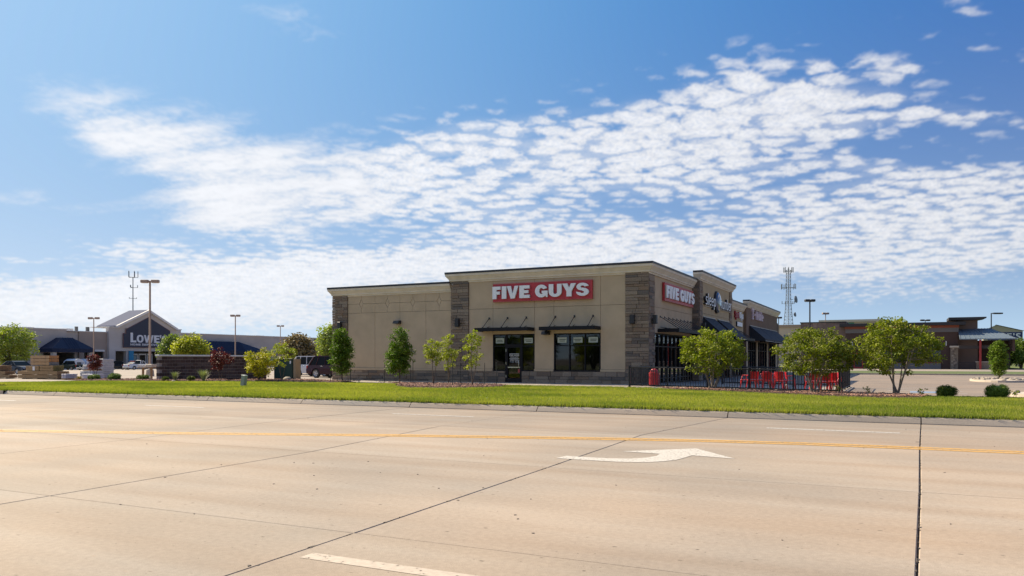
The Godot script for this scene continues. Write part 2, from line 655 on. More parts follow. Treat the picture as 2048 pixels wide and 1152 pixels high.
func base_y(s: float) -> float:
	return lerpf(0.15, 0.04, smoothstep(-12.5, -1.5, s))

func lawn_y(s: float, t: float) -> float:
	var f := clampf((t - 20.6) / 15.5, 0, 1)
	return lerpf(0.155, base_y(s) - 0.03, f) + 0.055 * sin(PI * f) * smoothstep(-46.0, -36.0, s) + 0.02 * sin(s * 0.7) * sin(PI * f)

const MULCH := [
	[[-26.6, 36.3], [-25.2, 35.4], [-23.8, 34.9], [-22.8, 33.0], [-21.7, 31.2], [-20.0, 29.9], [-18.2, 29.5], [-16.9, 30.2], [-16.5, 32.0], [-17.2, 34.2], [-18.2, 35.6], [-20.0, 36.3]],
	[[-10.0, 36.1], [-9.8, 34.9], [-8.5, 33.7], [-6.0, 33.0], [-3.4, 32.2], [-1.6, 31.0], [-0.2, 30.3], [0.7, 30.8], [0.9, 32.4], [0.6, 33.6], [0.2, 34.6], [-1.2, 35.4], [-2.0, 36.0], [-4.0, 36.1]],
	[[1.0, 33.6], [1.1, 33.1], [6.0, 32.9], [14.0, 32.9], [14.0, 33.6]],
	[[-36.5, 37.0], [-36.6, 34.2], [-34.6, 34.6], [-31.6, 35.2], [-28.0, 35.8], [-27.8, 36.7], [-30.0, 36.9], [-33.0, 38.4]],
	[[-46.4, 32.4], [-45.4, 30.6], [-42.0, 30.6], [-39.4, 32.4], [-36.2, 32.7], [-36.4, 34.4], [-38.0, 36.2], [-41.0, 33.8], [-44.0, 34.6]]]

func in_mulch(s: float, t: float) -> bool:
	for m in mulch_polys:
		if Geometry2D.is_point_in_polygon(Vector2(s, t), m):
			return true
	return false

var mulch_polys: Array[PackedVector2Array] = []

func build_ground() -> void:
	road_textures()
	for k in MULCH:
		var p := PackedVector2Array()
		for q in k:
			p.append(Vector2(q[0], q[1]))
		mulch_polys.append(p)
	var dirt := grey("dirt", 512, 0.02, 4, 3, 0.72, 1.0)
	var far_grass := mat("far_ground", Color(0.14, 0.16, 0.06), 0.95, {"tex": dirt, "scale": 0.09})
	sheet("ground", -900, 700, -120, 1100, 40, 30, func(s, _t): return lot_y(s) - 0.10, far_grass)
	# carriageway of concrete slabs
	var tones := [concrete_mat("slab_a", Color(0.50, 0.402, 0.310)), concrete_mat("slab_b", Color(0.485, 0.39, 0.298)), concrete_mat("slab_c", Color(0.512, 0.415, 0.322))]
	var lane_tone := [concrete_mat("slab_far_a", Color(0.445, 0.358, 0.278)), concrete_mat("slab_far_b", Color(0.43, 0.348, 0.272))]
	var road := structure("road")
	var under := MB.new()
	under.quad(W(-90, 0.3, -0.045), W(45, 0.3, -0.045), W(45, 20.6, -0.045), W(-90, 20.6, -0.045))
	part(road, "joint_filler", under.mesh(), mat("joint", Color(0.13, 0.105, 0.085), 0.9))
	rng.seed = 4
	for k in range(-18, 11):
		for r in 4:
			var t0: float = ROWS[r] + (0.004 if r > 0 else 0.0)
			var t1: float = ROWS[r + 1] - 0.004
			var gap := [0.003, 0.003, 0.006, 0.008][clampi(k + 1, 0, 3)] as float
			var gap2 := [0.003, 0.003, 0.006, 0.008][clampi(k + 2, 0, 3)] as float
			var c := [Vector2(joint_at(k, t0) + gap, t0), Vector2(joint_at(k + 1, t0) - gap2, t0), Vector2(joint_at(k + 1, t1) - gap2, t1), Vector2(joint_at(k, t1) + gap, t1)]
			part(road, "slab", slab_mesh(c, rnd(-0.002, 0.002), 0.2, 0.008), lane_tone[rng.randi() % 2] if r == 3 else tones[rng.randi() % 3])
	# worn joint sealant and chips along the nearest joints
	var chips := MB.new()
	for k in [1, 2]:
		for i in 110 if k == 2 else 60:
			var t := lerpf(0.8, 20.0, pow(rng.randf(), 1.5))
			var s := joint_at(k, t) + rnd(-0.012, 0.012)
			var p := PackedVector2Array()
			var r0 := rnd(0.004, 0.013)
			for a in 6:
				p.append(Vector2(cos(a * TAU / 6), sin(a * TAU / 6)) * r0 * rnd(0.5, 1.2))
			chips.prism(p, -0.004, 0.0035, Transform3D(Basis(Vector3.RIGHT, -PI / 2).rotated(Vector3.UP, TH) * Basis().scaled(Vector3(1, rnd(1.2, 3.5), 1)), W(s, t, 0.0)))
	part(road, "joint_sealant", chips.mesh(), mat("sealant", Color(0.09, 0.075, 0.065), 0.85))
	# scattered dark grit on the concrete
	var grit := MB.new()
	for i in 80:
		var t := lerpf(2.0, 19.0, pow(rng.randf(), 1.3))
		var s := rnd(-t * 1.15 - 1.0, t * 0.25 + 1.0)
		var p := PackedVector2Array()
		var r0 := rnd(0.004, 0.013)
		for a in 7:
			p.append(Vector2(cos(a * TAU / 7) * rnd(1.0, 2.2), sin(a * TAU / 7)) * r0 * rnd(0.5, 1.2))
		grit.prism(p, -0.002, 0.004, Transform3D(Basis(Vector3.RIGHT, -PI / 2).rotated(Vector3.UP, rnd(0, PI)), W(s, t, 0.001)))
	var go := part(self, "tar_spots", grit.mesh(), mat("tar", Color(0.14, 0.115, 0.095), 0.85))
	go.set_meta("kind", "stuff")
	tag(go, "small dark tar spots scattered over the pale concrete road", "tar spots")
	# near kerb, beside the camera, and the far kerb of cast lengths
	var kerb := structure("kerb")
	var ktones := [concrete_mat("kerb_a", Color(0.50, 0.42, 0.34)), concrete_mat("kerb_b", Color(0.48, 0.405, 0.33))]
	for k in range(-8, 11):
		var a := joint_at(k, 20.3) + 0.012
		var b := joint_at(k + 1, 20.3) - 0.012
		if b < -34.3:
			continue
		a = maxf(a, -34.3)
		part(kerb, "kerb_stone", kerb_mesh(a, b, 20.31, 1.0), ktones[rng.randi() % 2])
	for k in range(-5, 5):
		var a := joint_at(k, 0.5) + 0.012
		part(kerb, "kerb_stone", kerb_mesh(a, joint_at(k + 1, 0.5) - 0.012, 0.59, -1.0), ktones[rng.randi() % 2])
	# curved kerb where the drive turns off on the left
	var m := MB.new()
	var path := []
	for i in 13:
		var a := PI * 0.5 * i / 12.0
		path.append(Vector2(-34.3 - 4.5 * sin(a), 20.31 + 4.5 * (1.0 - cos(a))))
	for i in 12:
		var a: Vector2 = path[i]
		var b: Vector2 = path[i + 1]
		var n := Vector2(0, 0)
		n = (Vector2(-34.3, 24.81) - a).normalized() * 0.18
		var n2 := (Vector2(-34.3, 24.81) - b).normalized() * 0.18
		m.quad(W(b.x, b.y, -0.05), W(a.x, a.y, -0.05), W(a.x, a.y, 0.14), W(b.x, b.y, 0.14))
		m.quad(W(b.x, b.y, 0.14), W(a.x, a.y, 0.14), W(a.x + n.x, a.y + n.y, 0.15), W(b.x + n2.x, b.y + n2.y, 0.15))
	var kp := part(kerb, "kerb_return", m.mesh(), mat("kerb_plain", Color(0.50, 0.42, 0.34), 0.85, {"tex": grey("blotch", 512, 0.012, 4, 8, 0.82, 1.0), "scale": 0.3}))
	kp.set_meta("label", "curved kerb at the drive entrance")
	# parking lot to the left with its drive, and the lot to the right
	var lotm := concrete_mat("lot_concrete", Color(0.45, 0.375, 0.31))
	sheet("parking_lot", -200, -33.6, 36.9, 260, 30, 20, func(s, _t): return lot_y(s) + 0.02, lotm)
	sheet("driveway", -200, -34.2, 20.34, 36.9, 30, 2, func(s, _t): return lot_y(s) + 0.004, lotm)
	var rlot := concrete_mat("right_lot_concrete", Color(0.37, 0.295, 0.235))
	sheet("parking_lot", -12.4, 60, 33.74, 84.0, 4, 4, func(_s, _t): return -0.012, rlot)
	var gp := mat("verge_grass", Color(0.13, 0.17, 0.04), 0.95, {"tex": dirt, "scale": 0.5})
	sheet("verge", -11, 60, 84.2, 106, 4, 4, func(_s, _t): return 0.05, gp)
	sheet("footpath", -11, 60, 106, 131, 4, 2, func(_s, _t): return 0.03, lotm)
	sheet("verge", 15.5, 200, 126, 330, 4, 4, func(_s, _t): return 0.06, mat("sunny_verge", Color(0.16, 0.2, 0.035), 0.95, {"tex": dirt, "scale": 0.2}))
	var kb := MB.new()
	kb.bx(Vector3(-11, -0.1, -84.2), Vector3(60, 0.12, -83.9))
	struct_mesh("kerb", kb.mesh(), mat("kerb_plain", Color()), Vector3.ZERO, TH)
	var kb2 := MB.new()
	kb2.bx(Vector3(0.9, -0.1, -33.86), Vector3(60, 0.10, -33.66))
	struct_mesh("kerb", kb2.mesh(), mat("kerb_plain", Color()), Vector3.ZERO, TH)
	build_markings()
	build_lawn()

func kerb_mesh(s0: float, s1: float, t: float, dir: float) -> ArrayMesh:
	var prof := [Vector2(0, -0.05), Vector2(0.02, 0.015), Vector2(0.11, 0.115), Vector2(0.14, 0.138), Vector2(0.18, 0.15), Vector2(0.30, 0.155), Vector2(0.30, -0.05)]
	var m := MB.new()
	for i in prof.size() - 1:
		var a: Vector2 = prof[i]
		var b: Vector2 = prof[i + 1]
		var q := [W(s0, t + dir * a.x, a.y), W(s1, t + dir * a.x, a.y), W(s1, t + dir * b.x, b.y), W(s0, t + dir * b.x, b.y)]
		if dir < 0:
			q.reverse()
		m.quad(q[0], q[1], q[2], q[3])
	for e in [s0, s1]:
		for i in range(1, prof.size() - 1):
			m.tri(W(e, t, -0.05), W(e, t + dir * prof[i].x, prof[i].y), W(e, t + dir * prof[i + 1].x, prof[i + 1].y))
	for q in m.v:
		m.uv.append(Vector2((C * q.x + S * q.z) / 24.0, (S * q.x - C * q.z) / 24.0 + q.y / 24.0))
		m.uv2.append(Vector2((C * q.x + S * q.z) / 3.1, (S * q.x - C * q.z) / 3.1 + q.y / 3.1))
	return m.mesh()

func worn_paint(called: String, col: Color, thr: float) -> StandardMaterial3D:
	# road paint with flakes missing: the holes are cut out of the sheet
	var f := noise(FastNoiseLite.TYPE_SIMPLEX_SMOOTH, 0.05, 5, 91)
	var im := f.get_seamless_image(512, 512)
	im.convert(Image.FORMAT_L8)
	var d := im.get_data()
	var o := PackedByteArray()
	o.resize(512 * 512 * 4)
	for i in d.size():
		var x := d[i] / 255.0
		var g := int(255.0 * (0.86 + 0.14 * x))
		o[i * 4] = g
		o[i * 4 + 1] = g
		o[i * 4 + 2] = g
		o[i * 4 + 3] = 255 if x > thr else 0
	var m := mat(called, col, 0.7)
	m.albedo_texture = ImageTexture.create_from_image(Image.create_from_data(512, 512, false, Image.FORMAT_RGBA8, o))
	m.transparency = BaseMaterial3D.TRANSPARENCY_ALPHA_SCISSOR
	m.alpha_scissor_threshold = 0.5
	return m

func paint_strip(pts: Array, width: float, y: float) -> ArrayMesh:
	var m := MB.new()
	for i in pts.size() - 1:
		var a: Vector2 = pts[i]
		var b: Vector2 = pts[i + 1]
		var da := (pts[mini(i + 1, pts.size() - 1)] - pts[maxi(i - 1, 0)] as Vector2).normalized()
		var db := (pts[mini(i + 2, pts.size() - 1)] - a as Vector2).normalized()
		var na := Vector2(-da.y, da.x) * width * 0.5
		var nb := Vector2(-db.y, db.x) * width * 0.5
		m.quad(W(a.x - na.x, a.y - na.y, y), W(b.x - nb.x, b.y - nb.y, y), W(b.x + nb.x, b.y + nb.y, y), W(a.x + na.x, a.y + na.y, y))
	for q in m.v:
		m.uv.append(Vector2((C * q.x + S * q.z) / 2.0, (S * q.x - C * q.z) / 2.0))
	return m.mesh()

func build_markings() -> void:
	var white := worn_paint("white_paint", Color(0.72, 0.70, 0.65), 0.30)
	var yellow := worn_paint("yellow_paint", Color(0.68, 0.385, 0.095), 0.30)
	var curve := Curve2D.new()
	var pts := [[-60, -6.0], [-40, 1.2], [-25, 6.9], [-16.86, 9.92], [-12.6, 11.32], [-8.78, 12.77], [-5.06, 13.94], [-3.2, 14.42], [-1.59, 14.69], [0.3, 14.82], [1.77, 14.85], [12, 14.87], [40, 14.87]]
	for p in pts:
		curve.add_point(Vector2(p[0], p[1]))
	var left := []
	var right := []
	for i in pts.size() - 1:
		for k in 6:
			var p := Vector2(pts[i][0], pts[i][1]).lerp(Vector2(pts[i + 1][0], pts[i + 1][1]), k / 6.0)
			left.append(p + Vector2(0, 0.135))
			right.append(p - Vector2(0, 0.135))
	var y := structure("lane_marking")
	y.name = "centre_line_marking"
	var l1 := paint_strip(left, 0.17, 0.0045)
	part(y, "yellow_line", l1, yellow)
	part(y, "yellow_line", paint_strip(right, 0.17, 0.0045), yellow)
	var dash := structure("lane_line_marking")
	for d in [[-21.9, -19.2, 17.45], [-12.45, -9.9, 17.77], [-2.6, 0.0, 17.72], [7.2, 9.9, 17.72], [-31.0, -28.4, 17.3]]:
		part(dash, "white_dash", paint_strip([Vector2(d[0], d[2]), Vector2((d[0] + d[1]) * 0.5, d[2] - 0.02), Vector2(d[1], d[2] - 0.05)], 0.11, 0.0045), white)
	for d in [[-4.06, -1.2, 4.66], [5.0, 8.0, 4.66], [-13.5, -10.5, 4.66]]:
		part(dash, "white_dash", paint_strip([Vector2(d[0], d[2]), Vector2(d[1], d[2])], 0.16, 0.0045), worn_paint("old_white_paint", Color(0.585, 0.485, 0.38), 0.2))
	# left-turn arrow
	var arrow := PackedVector2Array()
	for p in [[-4.66, 10.90], [-4.62, 11.22], [-4.3, 11.20], [-3.95, 11.22], [-3.65, 11.32], [-3.45, 11.55], [-3.37, 11.85], [-3.40, 12.12], [-4.05, 12.17], [-3.06, 13.12], [-2.22, 12.02], [-2.90, 12.14], [-2.93, 11.8], [-2.98, 11.5], [-3.1, 11.25], [-3.25, 11.08], [-3.45, 10.97], [-3.7, 10.90], [-4.2, 10.88]]:
		arrow.append(Vector2(p[0], p[1]))
	var m := MB.new()
	var t := Geometry2D.triangulate_polygon(arrow)
	for i in range(0, t.size(), 3):
		var q := [arrow[t[i]], arrow[t[i + 1]], arrow[t[i + 2]]]
		if (q[1] - q[0]).cross(q[2] - q[0]) < 0:
			q = [q[0], q[2], q[1]]
		m.tri(W(q[0].x, q[0].y, 0.0045), W(q[1].x, q[1].y, 0.0045), W(q[2].x, q[2].y, 0.0045))
	for q in m.v:
		m.uv.append(Vector2((C * q.x + S * q.z) / 1.4, (S * q.x - C * q.z) / 1.4))
	struct_mesh("turn_arrow_marking", m.mesh(), worn_paint("arrow_paint", Color(0.66, 0.605, 0.525), 0.27))
	# bay lines and a blue patch on the right lot
	var bay := structure("parking_bay_marking")
	var lotw := mat("bay_paint", Color(0.62, 0.62, 0.62), 0.7)
	for b in [[-0.6, 39.0, 2.6, 39.0], [-0.6, 41.6, 2.6, 41.6], [-0.6, 44.2, 2.6, 44.2], [-0.6, 46.8, 2.6, 46.8]]:
		part(bay, "bay_line", paint_strip([Vector2(b[0], b[1]), Vector2(b[2], b[3])], 0.1, -0.004), lotw)
	part(bay, "blue_patch", paint_strip([Vector2(0.4, 40.3), Vector2(1.9, 40.3)], 1.5, -0.006), mat("blue_paint", Color(0.22, 0.30, 0.42), 0.7))

func mound_mesh(poly: PackedVector2Array, lift: float, h: Callable, step := 0.35) -> ArrayMesh:
	# a slightly domed bed over a polygon of the site
	var m := MB.new()
	var lo := Vector2(1e9, 1e9)
	var hi := -lo
	for p in poly:
		lo = lo.min(p)
		hi = hi.max(p)
	var height := func(p: Vector2):
		var d := 1e9
		for i in poly.size():
			d = minf(d, Geometry2D.get_closest_point_to_segment(p, poly[i], poly[(i + 1) % poly.size()]).distance_to(p))
		return h.call(p.x, p.y) + lift * smoothstep(0.0, 0.7, d) + 0.012
	var x := lo.x
	while x < hi.x:
		var y := lo.y
		while y < hi.y:
			var cell := PackedVector2Array([Vector2(x, y), Vector2(x + step, y), Vector2(x + step, y + step), Vector2(x, y + step)])
			for piece in Geometry2D.intersect_polygons(cell, poly):
				var t := Geometry2D.triangulate_polygon(piece)
				for i in range(0, t.size(), 3):
					var q := [piece[t[i]], piece[t[i + 1]], piece[t[i + 2]]]
					if (q[1] - q[0]).cross(q[2] - q[0]) < 0:
						q = [q[0], q[2], q[1]]
					m.tri(W(q[0].x, q[0].y, height.call(q[0])), W(q[1].x, q[1].y, height.call(q[1])), W(q[2].x, q[2].y, height.call(q[2])))
			y += step
		x += step
	return m.mesh()

func bed_y(s: float, t: float) -> float:
	return lawn_y(s, t) if t < lawn_far(s) + 0.3 else base_y(s)

func build_lawn() -> void:
	rng.seed = 12
	var patch := grey("lawn_patch", 512, 0.015, 4, 19, 0.74, 1.0)
	var lawn := mat("lawn", Color(0.21, 0.235, 0.055), 0.95, {"tex": patch, "scale": 0.22, "bump": grey("lawn_bump", 512, 0.2, 3, 20, 0.0, 1.0), "depth": 2.0})
	var m := MB.new()
	var ns := 150
	for i in ns:
		var a := lerpf(-45.5, 34.0, float(i) / ns)
		var b := lerpf(-45.5, 34.0, float(i + 1) / ns)
		for j in 16:
			var f0 := j / 16.0
			var f1 := (j + 1) / 16.0
			var p := [Vector2(a, lerpf(lawn_near(a), lawn_far(a), f0)), Vector2(b, lerpf(lawn_near(b), lawn_far(b), f0)), Vector2(b, lerpf(lawn_near(b), lawn_far(b), f1)), Vector2(a, lerpf(lawn_near(a), lawn_far(a), f1))]
			m.quad(W(p[0].x, p[0].y, lawn_y(p[0].x, p[0].y)), W(p[1].x, p[1].y, lawn_y(p[1].x, p[1].y)), W(p[2].x, p[2].y, lawn_y(p[2].x, p[2].y)), W(p[3].x, p[3].y, lawn_y(p[3].x, p[3].y)))
		m.quad(W(a, lawn_far(a), -0.1), W(a, lawn_far(a), lawn_y(a, lawn_far(a))), W(b, lawn_far(b), lawn_y(b, lawn_far(b))), W(b, lawn_far(b), -0.1))
		if a < -38.0:
			m.quad(W(a, lawn_near(a), -0.1), W(b, lawn_near(b), -0.1), W(b, lawn_near(b), lawn_y(b, lawn_near(b))), W(a, lawn_near(a), lawn_y(a, lawn_near(a))))
	struct_mesh("lawn", m.mesh(), lawn)
	# tufts of grass
	var tuft := MB.new()
	for k in 9:
		var a := rnd(0, TAU)
		var o := Vector3(rnd(-0.05, 0.05), 0, rnd(-0.05, 0.05))
		var lean := Vector3(cos(a), 0, sin(a)) * rnd(0.01, 0.05)
		var side := Vector3(-sin(a), 0, cos(a)) * rnd(0.004, 0.008)
		var h := rnd(0.045, 0.085)
		tuft.quad(o - side, o + side, o + side * 0.6 + lean * 0.5 + Vector3(0, h * 0.6, 0), o - side * 0.6 + lean * 0.5 + Vector3(0, h * 0.6, 0))
		tuft.tri(o - side * 0.6 + lean * 0.5 + Vector3(0, h * 0.6, 0), o + side * 0.6 + lean * 0.5 + Vector3(0, h * 0.6, 0), o + lean + Vector3(0, h, 0))
	var gm := mat("grass_blades", Color(1, 1, 1), 0.75, {"vcol": true, "back": Color(0.92, 0.96, 0.55), "spec": 0.3})
	var tone := noise(FastNoiseLite.TYPE_SIMPLEX_SMOOTH, 0.12, 3, 5)
	var buf := PackedFloat32Array()
	var count := 0
	var tries := 120000
	for i in tries:
		var edge := i < 9000
		var s := rnd(-45.3, 16.0)
		var t := 0.0
		if edge:
			t = lawn_near(s) + rnd(-0.09, 0.05)
		else:
			var f := rng.randf()
			t = lerpf(lawn_near(s), lawn_far(s), f)
			if rng.randf() > lerpf(1.0, 0.72, f):
				continue
		if in_mulch(s, t):
			continue
		var p := W(s, t, lawn_y(s, maxf(t, 20.6)) - 0.004)
		var sc := rnd(0.7, 1.25) * (1.15 if edge else 1.0)
		var an := rnd(0, TAU)
		var ca := cos(an) * sc
		var sa := sin(an) * sc
		buf.append_array([ca, 0, sa, p.x, 0, sc * rnd(0.8, 1.2), 0, p.y, -sa, 0, ca, p.z])
		var w := clampf(0.5 + 0.9 * tone.get_noise_2d(s, t * 1.6) + rnd(-0.3, 0.3), 0, 1)
		var c := Color(0.185, 0.24, 0.042).lerp(Color(0.43, 0.43, 0.095), w)
		if rng.randf() < 0.05 + 0.10 * smoothstep(0.25, 0.6, tone.get_noise_2d(s * 0.6 + 90.0, t)):
			c = Color(0.34, 0.30, 0.13)
		buf.append_array([c.r, c.g, c.b, 1.0])
		count += 1
	var mm := MultiMesh.new()
	mm.transform_format = MultiMesh.TRANSFORM_3D
	mm.use_colors = true
	mm.mesh = tuft.mesh()
	mm.instance_count = count
	mm.buffer = buf
	var mi := MultiMeshInstance3D.new()
	mi.name = "grass"
	mi.multimesh = mm
	mi.material_override = gm
	add_child(mi)
	mi.set_meta("kind", "stuff")
	tag(mi, "bright mown grass blades of the roadside lawn", "grass")
	# bark mulch
	var mul := mat("mulch", Color(0.19, 0.10, 0.07), 0.95, {"tex": grey("mulch_tex", 512, 0.11, 4, 37, 0.45, 1.0), "scale": 1.3, "bump": tex.lawn_bump, "depth": 3.0})
	var chip := MB.new()
	chip.box(Vector3.ZERO, Vector3(0.07, 0.012, 0.022))
	var cm := chip.mesh()
	var chip_mat := mat("bark_chips", Color(1, 1, 1), 0.95, {"vcol": true})
	var buf2 := PackedFloat32Array()
	var n2 := 0
	for k in mulch_polys.size():
		struct_mesh("mulch_bed", mound_mesh(mulch_polys[k], 0.09 if k != 2 else 0.03, bed_y), mul)
		var lo := Vector2(1e9, 1e9)
		var hi := -lo
		for p in mulch_polys[k]:
			lo = lo.min(p)
			hi = hi.max(p)
		for i in int((hi.x - lo.x) * (hi.y - lo.y) * 75.0):
			var p := Vector2(rnd(lo.x, hi.x), rnd(lo.y, hi.y))
			if not Geometry2D.is_point_in_polygon(p, mulch_polys[k]):
				continue
			var b := Basis.from_euler(Vector3(rnd(-0.5, 0.5), rnd(0, TAU), rnd(-0.5, 0.5))).scaled(Vector3.ONE * rnd(0.6, 1.7))
			var o := W(p.x, p.y, bed_y(p.x, p.y) + (0.10 if k != 2 else 0.04))
			buf2.append_array([b.x.x, b.y.x, b.z.x, o.x, b.x.y, b.y.y, b.z.y, o.y, b.x.z, b.y.z, b.z.z, o.z])
			var c := Color(0.24, 0.11, 0.07).lerp(Color(0.46, 0.27, 0.19), rng.randf())
			buf2.append_array([c.r, c.g, c.b, 1.0])
			n2 += 1
	var mm2 := MultiMesh.new()
	mm2.transform_format = MultiMesh.TRANSFORM_3D
	mm2.use_colors = true
	mm2.mesh = cm
	mm2.instance_count = n2
	mm2.buffer = buf2
	var mi2 := MultiMeshInstance3D.new()
	mi2.name = "bark_mulch"
	mi2.multimesh = mm2
	mi2.material_override = chip_mat
	add_child(mi2)
	mi2.set_meta("kind", "stuff")
	tag(mi2, "reddish bark chips covering the planting beds", "mulch")
	# paving in front of the shop and the patio
	var pave := concrete_mat("paving", Color(0.50, 0.43, 0.355))
	var pave2 := concrete_mat("paving_b", Color(0.48, 0.415, 0.345))
	var walk := structure("sidewalk")
	var s := -35.4
	while s < -12.3:
		var e := minf(s + 1.55, -12.16)
		for r in [[36.3, 38.4], [38.42, 40.6]]:
			part(walk, "paving_slab", slab_mesh([Vector2(s + 0.006, r[0]), Vector2(e - 0.006, r[0]), Vector2(e - 0.006, r[1]), Vector2(s + 0.006, r[1])], 0.15, 0.2, 0.006), [pave, pave2][rng.randi() % 2])
		s = e + 0.0
	var patio := structure("patio")
	for i in 7:
		var a := -12.15 + i * 1.43
		var b := a + 1.43
		for r in [[36.12, 38.4], [38.42, 41.0], [41.02, 44.6]]:
			var ya := base_y((a + b) * 0.5)
			part(patio, "paving_slab", slab_mesh([Vector2(a + 0.006, r[0]), Vector2(b - 0.006, r[0]), Vector2(b - 0.006, r[1]), Vector2(a + 0.006, r[1])], ya, 0.25, 0.006), [pave, pave2][rng.randi() % 2])
	for i in 16:
		var t0 := 44.62 + i * 2.9
		part(walk, "paving_slab", slab_mesh([Vector2(-12.4, t0), Vector2(-9.2, t0), Vector2(-9.2, t0 + 2.885), Vector2(-12.4, t0 + 2.885)], 0.08, 0.2, 0.006), pave)

# ---------- lettering ----------
func arc(cx: float, cy: float, rx: float, ry: float, a0: float, a1: float, n: int) -> Array:
	var o := []
	for i in n + 1:
		var a := deg_to_rad(lerpf(a0, a1, float(i) / n))
		o.append(Vector2(cx + rx * cos(a), cy + ry * sin(a)))
	return o

# heavy sans capitals in a unit box
func heavy(ch: String) -> Array:
	match ch:
		"F": return [[0, 0], [0.50, 0], [0.50, 0.36], [0.92, 0.36], [0.92, 0.60], [0.50, 0.60], [0.50, 0.74], [1, 0.74], [1, 1], [0, 1]]
		"I": return [[0, 0], [1, 0], [1, 1], [0, 1]]
		"V": return [[0.33, 0], [0.67, 0], [1, 1], [0.68, 1], [0.505, 0.36], [0.34, 1], [0, 1]]
		"E": return [[0, 0], [1, 0], [1, 0.25], [0.44, 0.25], [0.44, 0.385], [0.88, 0.385], [0.88, 0.62], [0.44, 0.62], [0.44, 0.75], [0.98, 0.75], [0.98, 1], [0, 1]]
		"Y": return [[0.32, 0], [0.68, 0], [0.68, 0.40], [1, 1], [0.64, 1], [0.505, 0.66], [0.37, 1], [0, 1], [0.32, 0.40]]
		"U":
			var o := [Vector2(0, 1)]
			o.append_array(arc(0.5, 0.40, 0.5, 0.40, 180, 360, 14))
			o.append_array([Vector2(1, 1), Vector2(0.65, 1)])
			o.append_array(arc(0.5, 0.36, 0.15, 0.13, 360, 180, 10))
			o.append(Vector2(0.35, 1))
			return o
		"G":
			var o := arc(0.5, 0.5, 0.5, 0.5, 25, 318, 24)
			o.append_array([Vector2(0.86, 0.10), Vector2(0.88, 0.02), Vector2(1, 0.02), Vector2(1, 0.52), Vector2(0.54, 0.52), Vector2(0.54, 0.32), Vector2(0.68, 0.32)])
			o.append_array(arc(0.5, 0.5, 0.17, 0.24, 300, 35, 18))
			return o
		"S":
			var up := arc(0.5, 0.71, 0.48, 0.29, 8, 262, 18)
			var o := up.duplicate()
			o.append_array(arc(0.47, 0.30, 0.16, 0.085, 80, -95, 8))
			o.append_array(arc(0.5, 0.30, 0.17, 0.10, 265, 195, 4))
			o.append(Vector2(0.0, 0.34))
			o.append_array(arc(0.5, 0.31, 0.5, 0.31, 188, 442, 18))
			o.append_array(arc(0.49, 0.71, 0.15, 0.085, 262, 95, 8))
			o.append_array(arc(0.49, 0.70, 0.16, 0.10, 85, 10, 4))
			return o
	return []

func heavy_mesh(ch: String, w: float, h: float, depth: float) -> ArrayMesh:
	var p := PackedVector2Array()
	for q in heavy(ch):
		var x := Vector2(q[0], q[1])
		p.append(Vector2(x.x * w, x.y * h))
	var m := MB.new()
	m.prism(p, 0.0, depth)
	return m.mesh()

var fonts := {}
func font(called: String, weight: int, bold := 0.0) -> Font:
	var key := "%s%d%f" % [called, weight, bold]
	if not fonts.has(key):
		var f := SystemFont.new()
		f.font_names = PackedStringArray([called])
		f.font_weight = weight
		if bold > 0.0:
			var fv := FontVariation.new()
			fv.base_font = f
			fv.variation_embolden = bold
			fonts[key] = fv
		else:
			fonts[key] = f
	return fonts[key]

# a word as one mesh fitted to width w and height h, its lower left corner at the origin, face towards +z
func word(parent: Node, called: String, text: String, f: Font, w: float, h: float, depth: float, mt: Material, at: Vector3, b := Basis()) -> MeshInstance3D:
	var tm := TextMesh.new()
	tm.font = f
	tm.text = text
	tm.font_size = 64
	tm.pixel_size = 0.02
	tm.depth = 0.02
	tm.curve_step = 2.0
	var box := tm.get_aabb()
	var k := Vector3(w / box.size.x, h / box.size.y, depth / maxf(box.size.z, 0.001))
	var o := -box.position * k
	return part(parent, called, tm, mt, at + b * o, b * Basis.from_scale(k))

# letters of a word as separate parts, laid side by side into width w
func letters(parent: Node, text: String, f: Font, w: float, h: float, depth: float, mt: Material, at: Vector3, b := Basis(), called := "letter") -> void:
	var full := TextMesh.new()
	full.font = f
	full.text = text
	full.font_size = 64
	full.pixel_size = 0.02
	full.depth = 0.02
	var fb := full.get_aabb()
	var kx := w / fb.size.x
	var ky := h / fb.size.y
	var total := 0.0
	var adv := []
	for ch in text:
		var a := f.get_string_size(ch, HORIZONTAL_ALIGNMENT_LEFT, -1, 64).x * 0.02
		adv.append(a)
		total += a
	var x := -total * 0.5
	for i in text.length():
		if text[i] != " ":
			var tm := TextMesh.new()
			tm.font = f
			tm.text = text[i]
			tm.font_size = 64
			tm.pixel_size = 0.02
			tm.depth = 0.02
			tm.horizontal_alignment = HORIZONTAL_ALIGNMENT_LEFT
			tm.vertical_alignment = VERTICAL_ALIGNMENT_CENTER
			var o := Vector3((x - fb.position.x) * kx, -fb.position.y * ky, depth * 0.5)
			part(parent, called, tm, mt, at + b * o, b * Basis.from_scale(Vector3(kx, ky, depth / 0.02)))
		x += adv[i]

# ---------- the shop building ----------
var stone_left := 296
var stone_rest: MB
const DARK_METAL := Color(0.018, 0.018, 0.022)

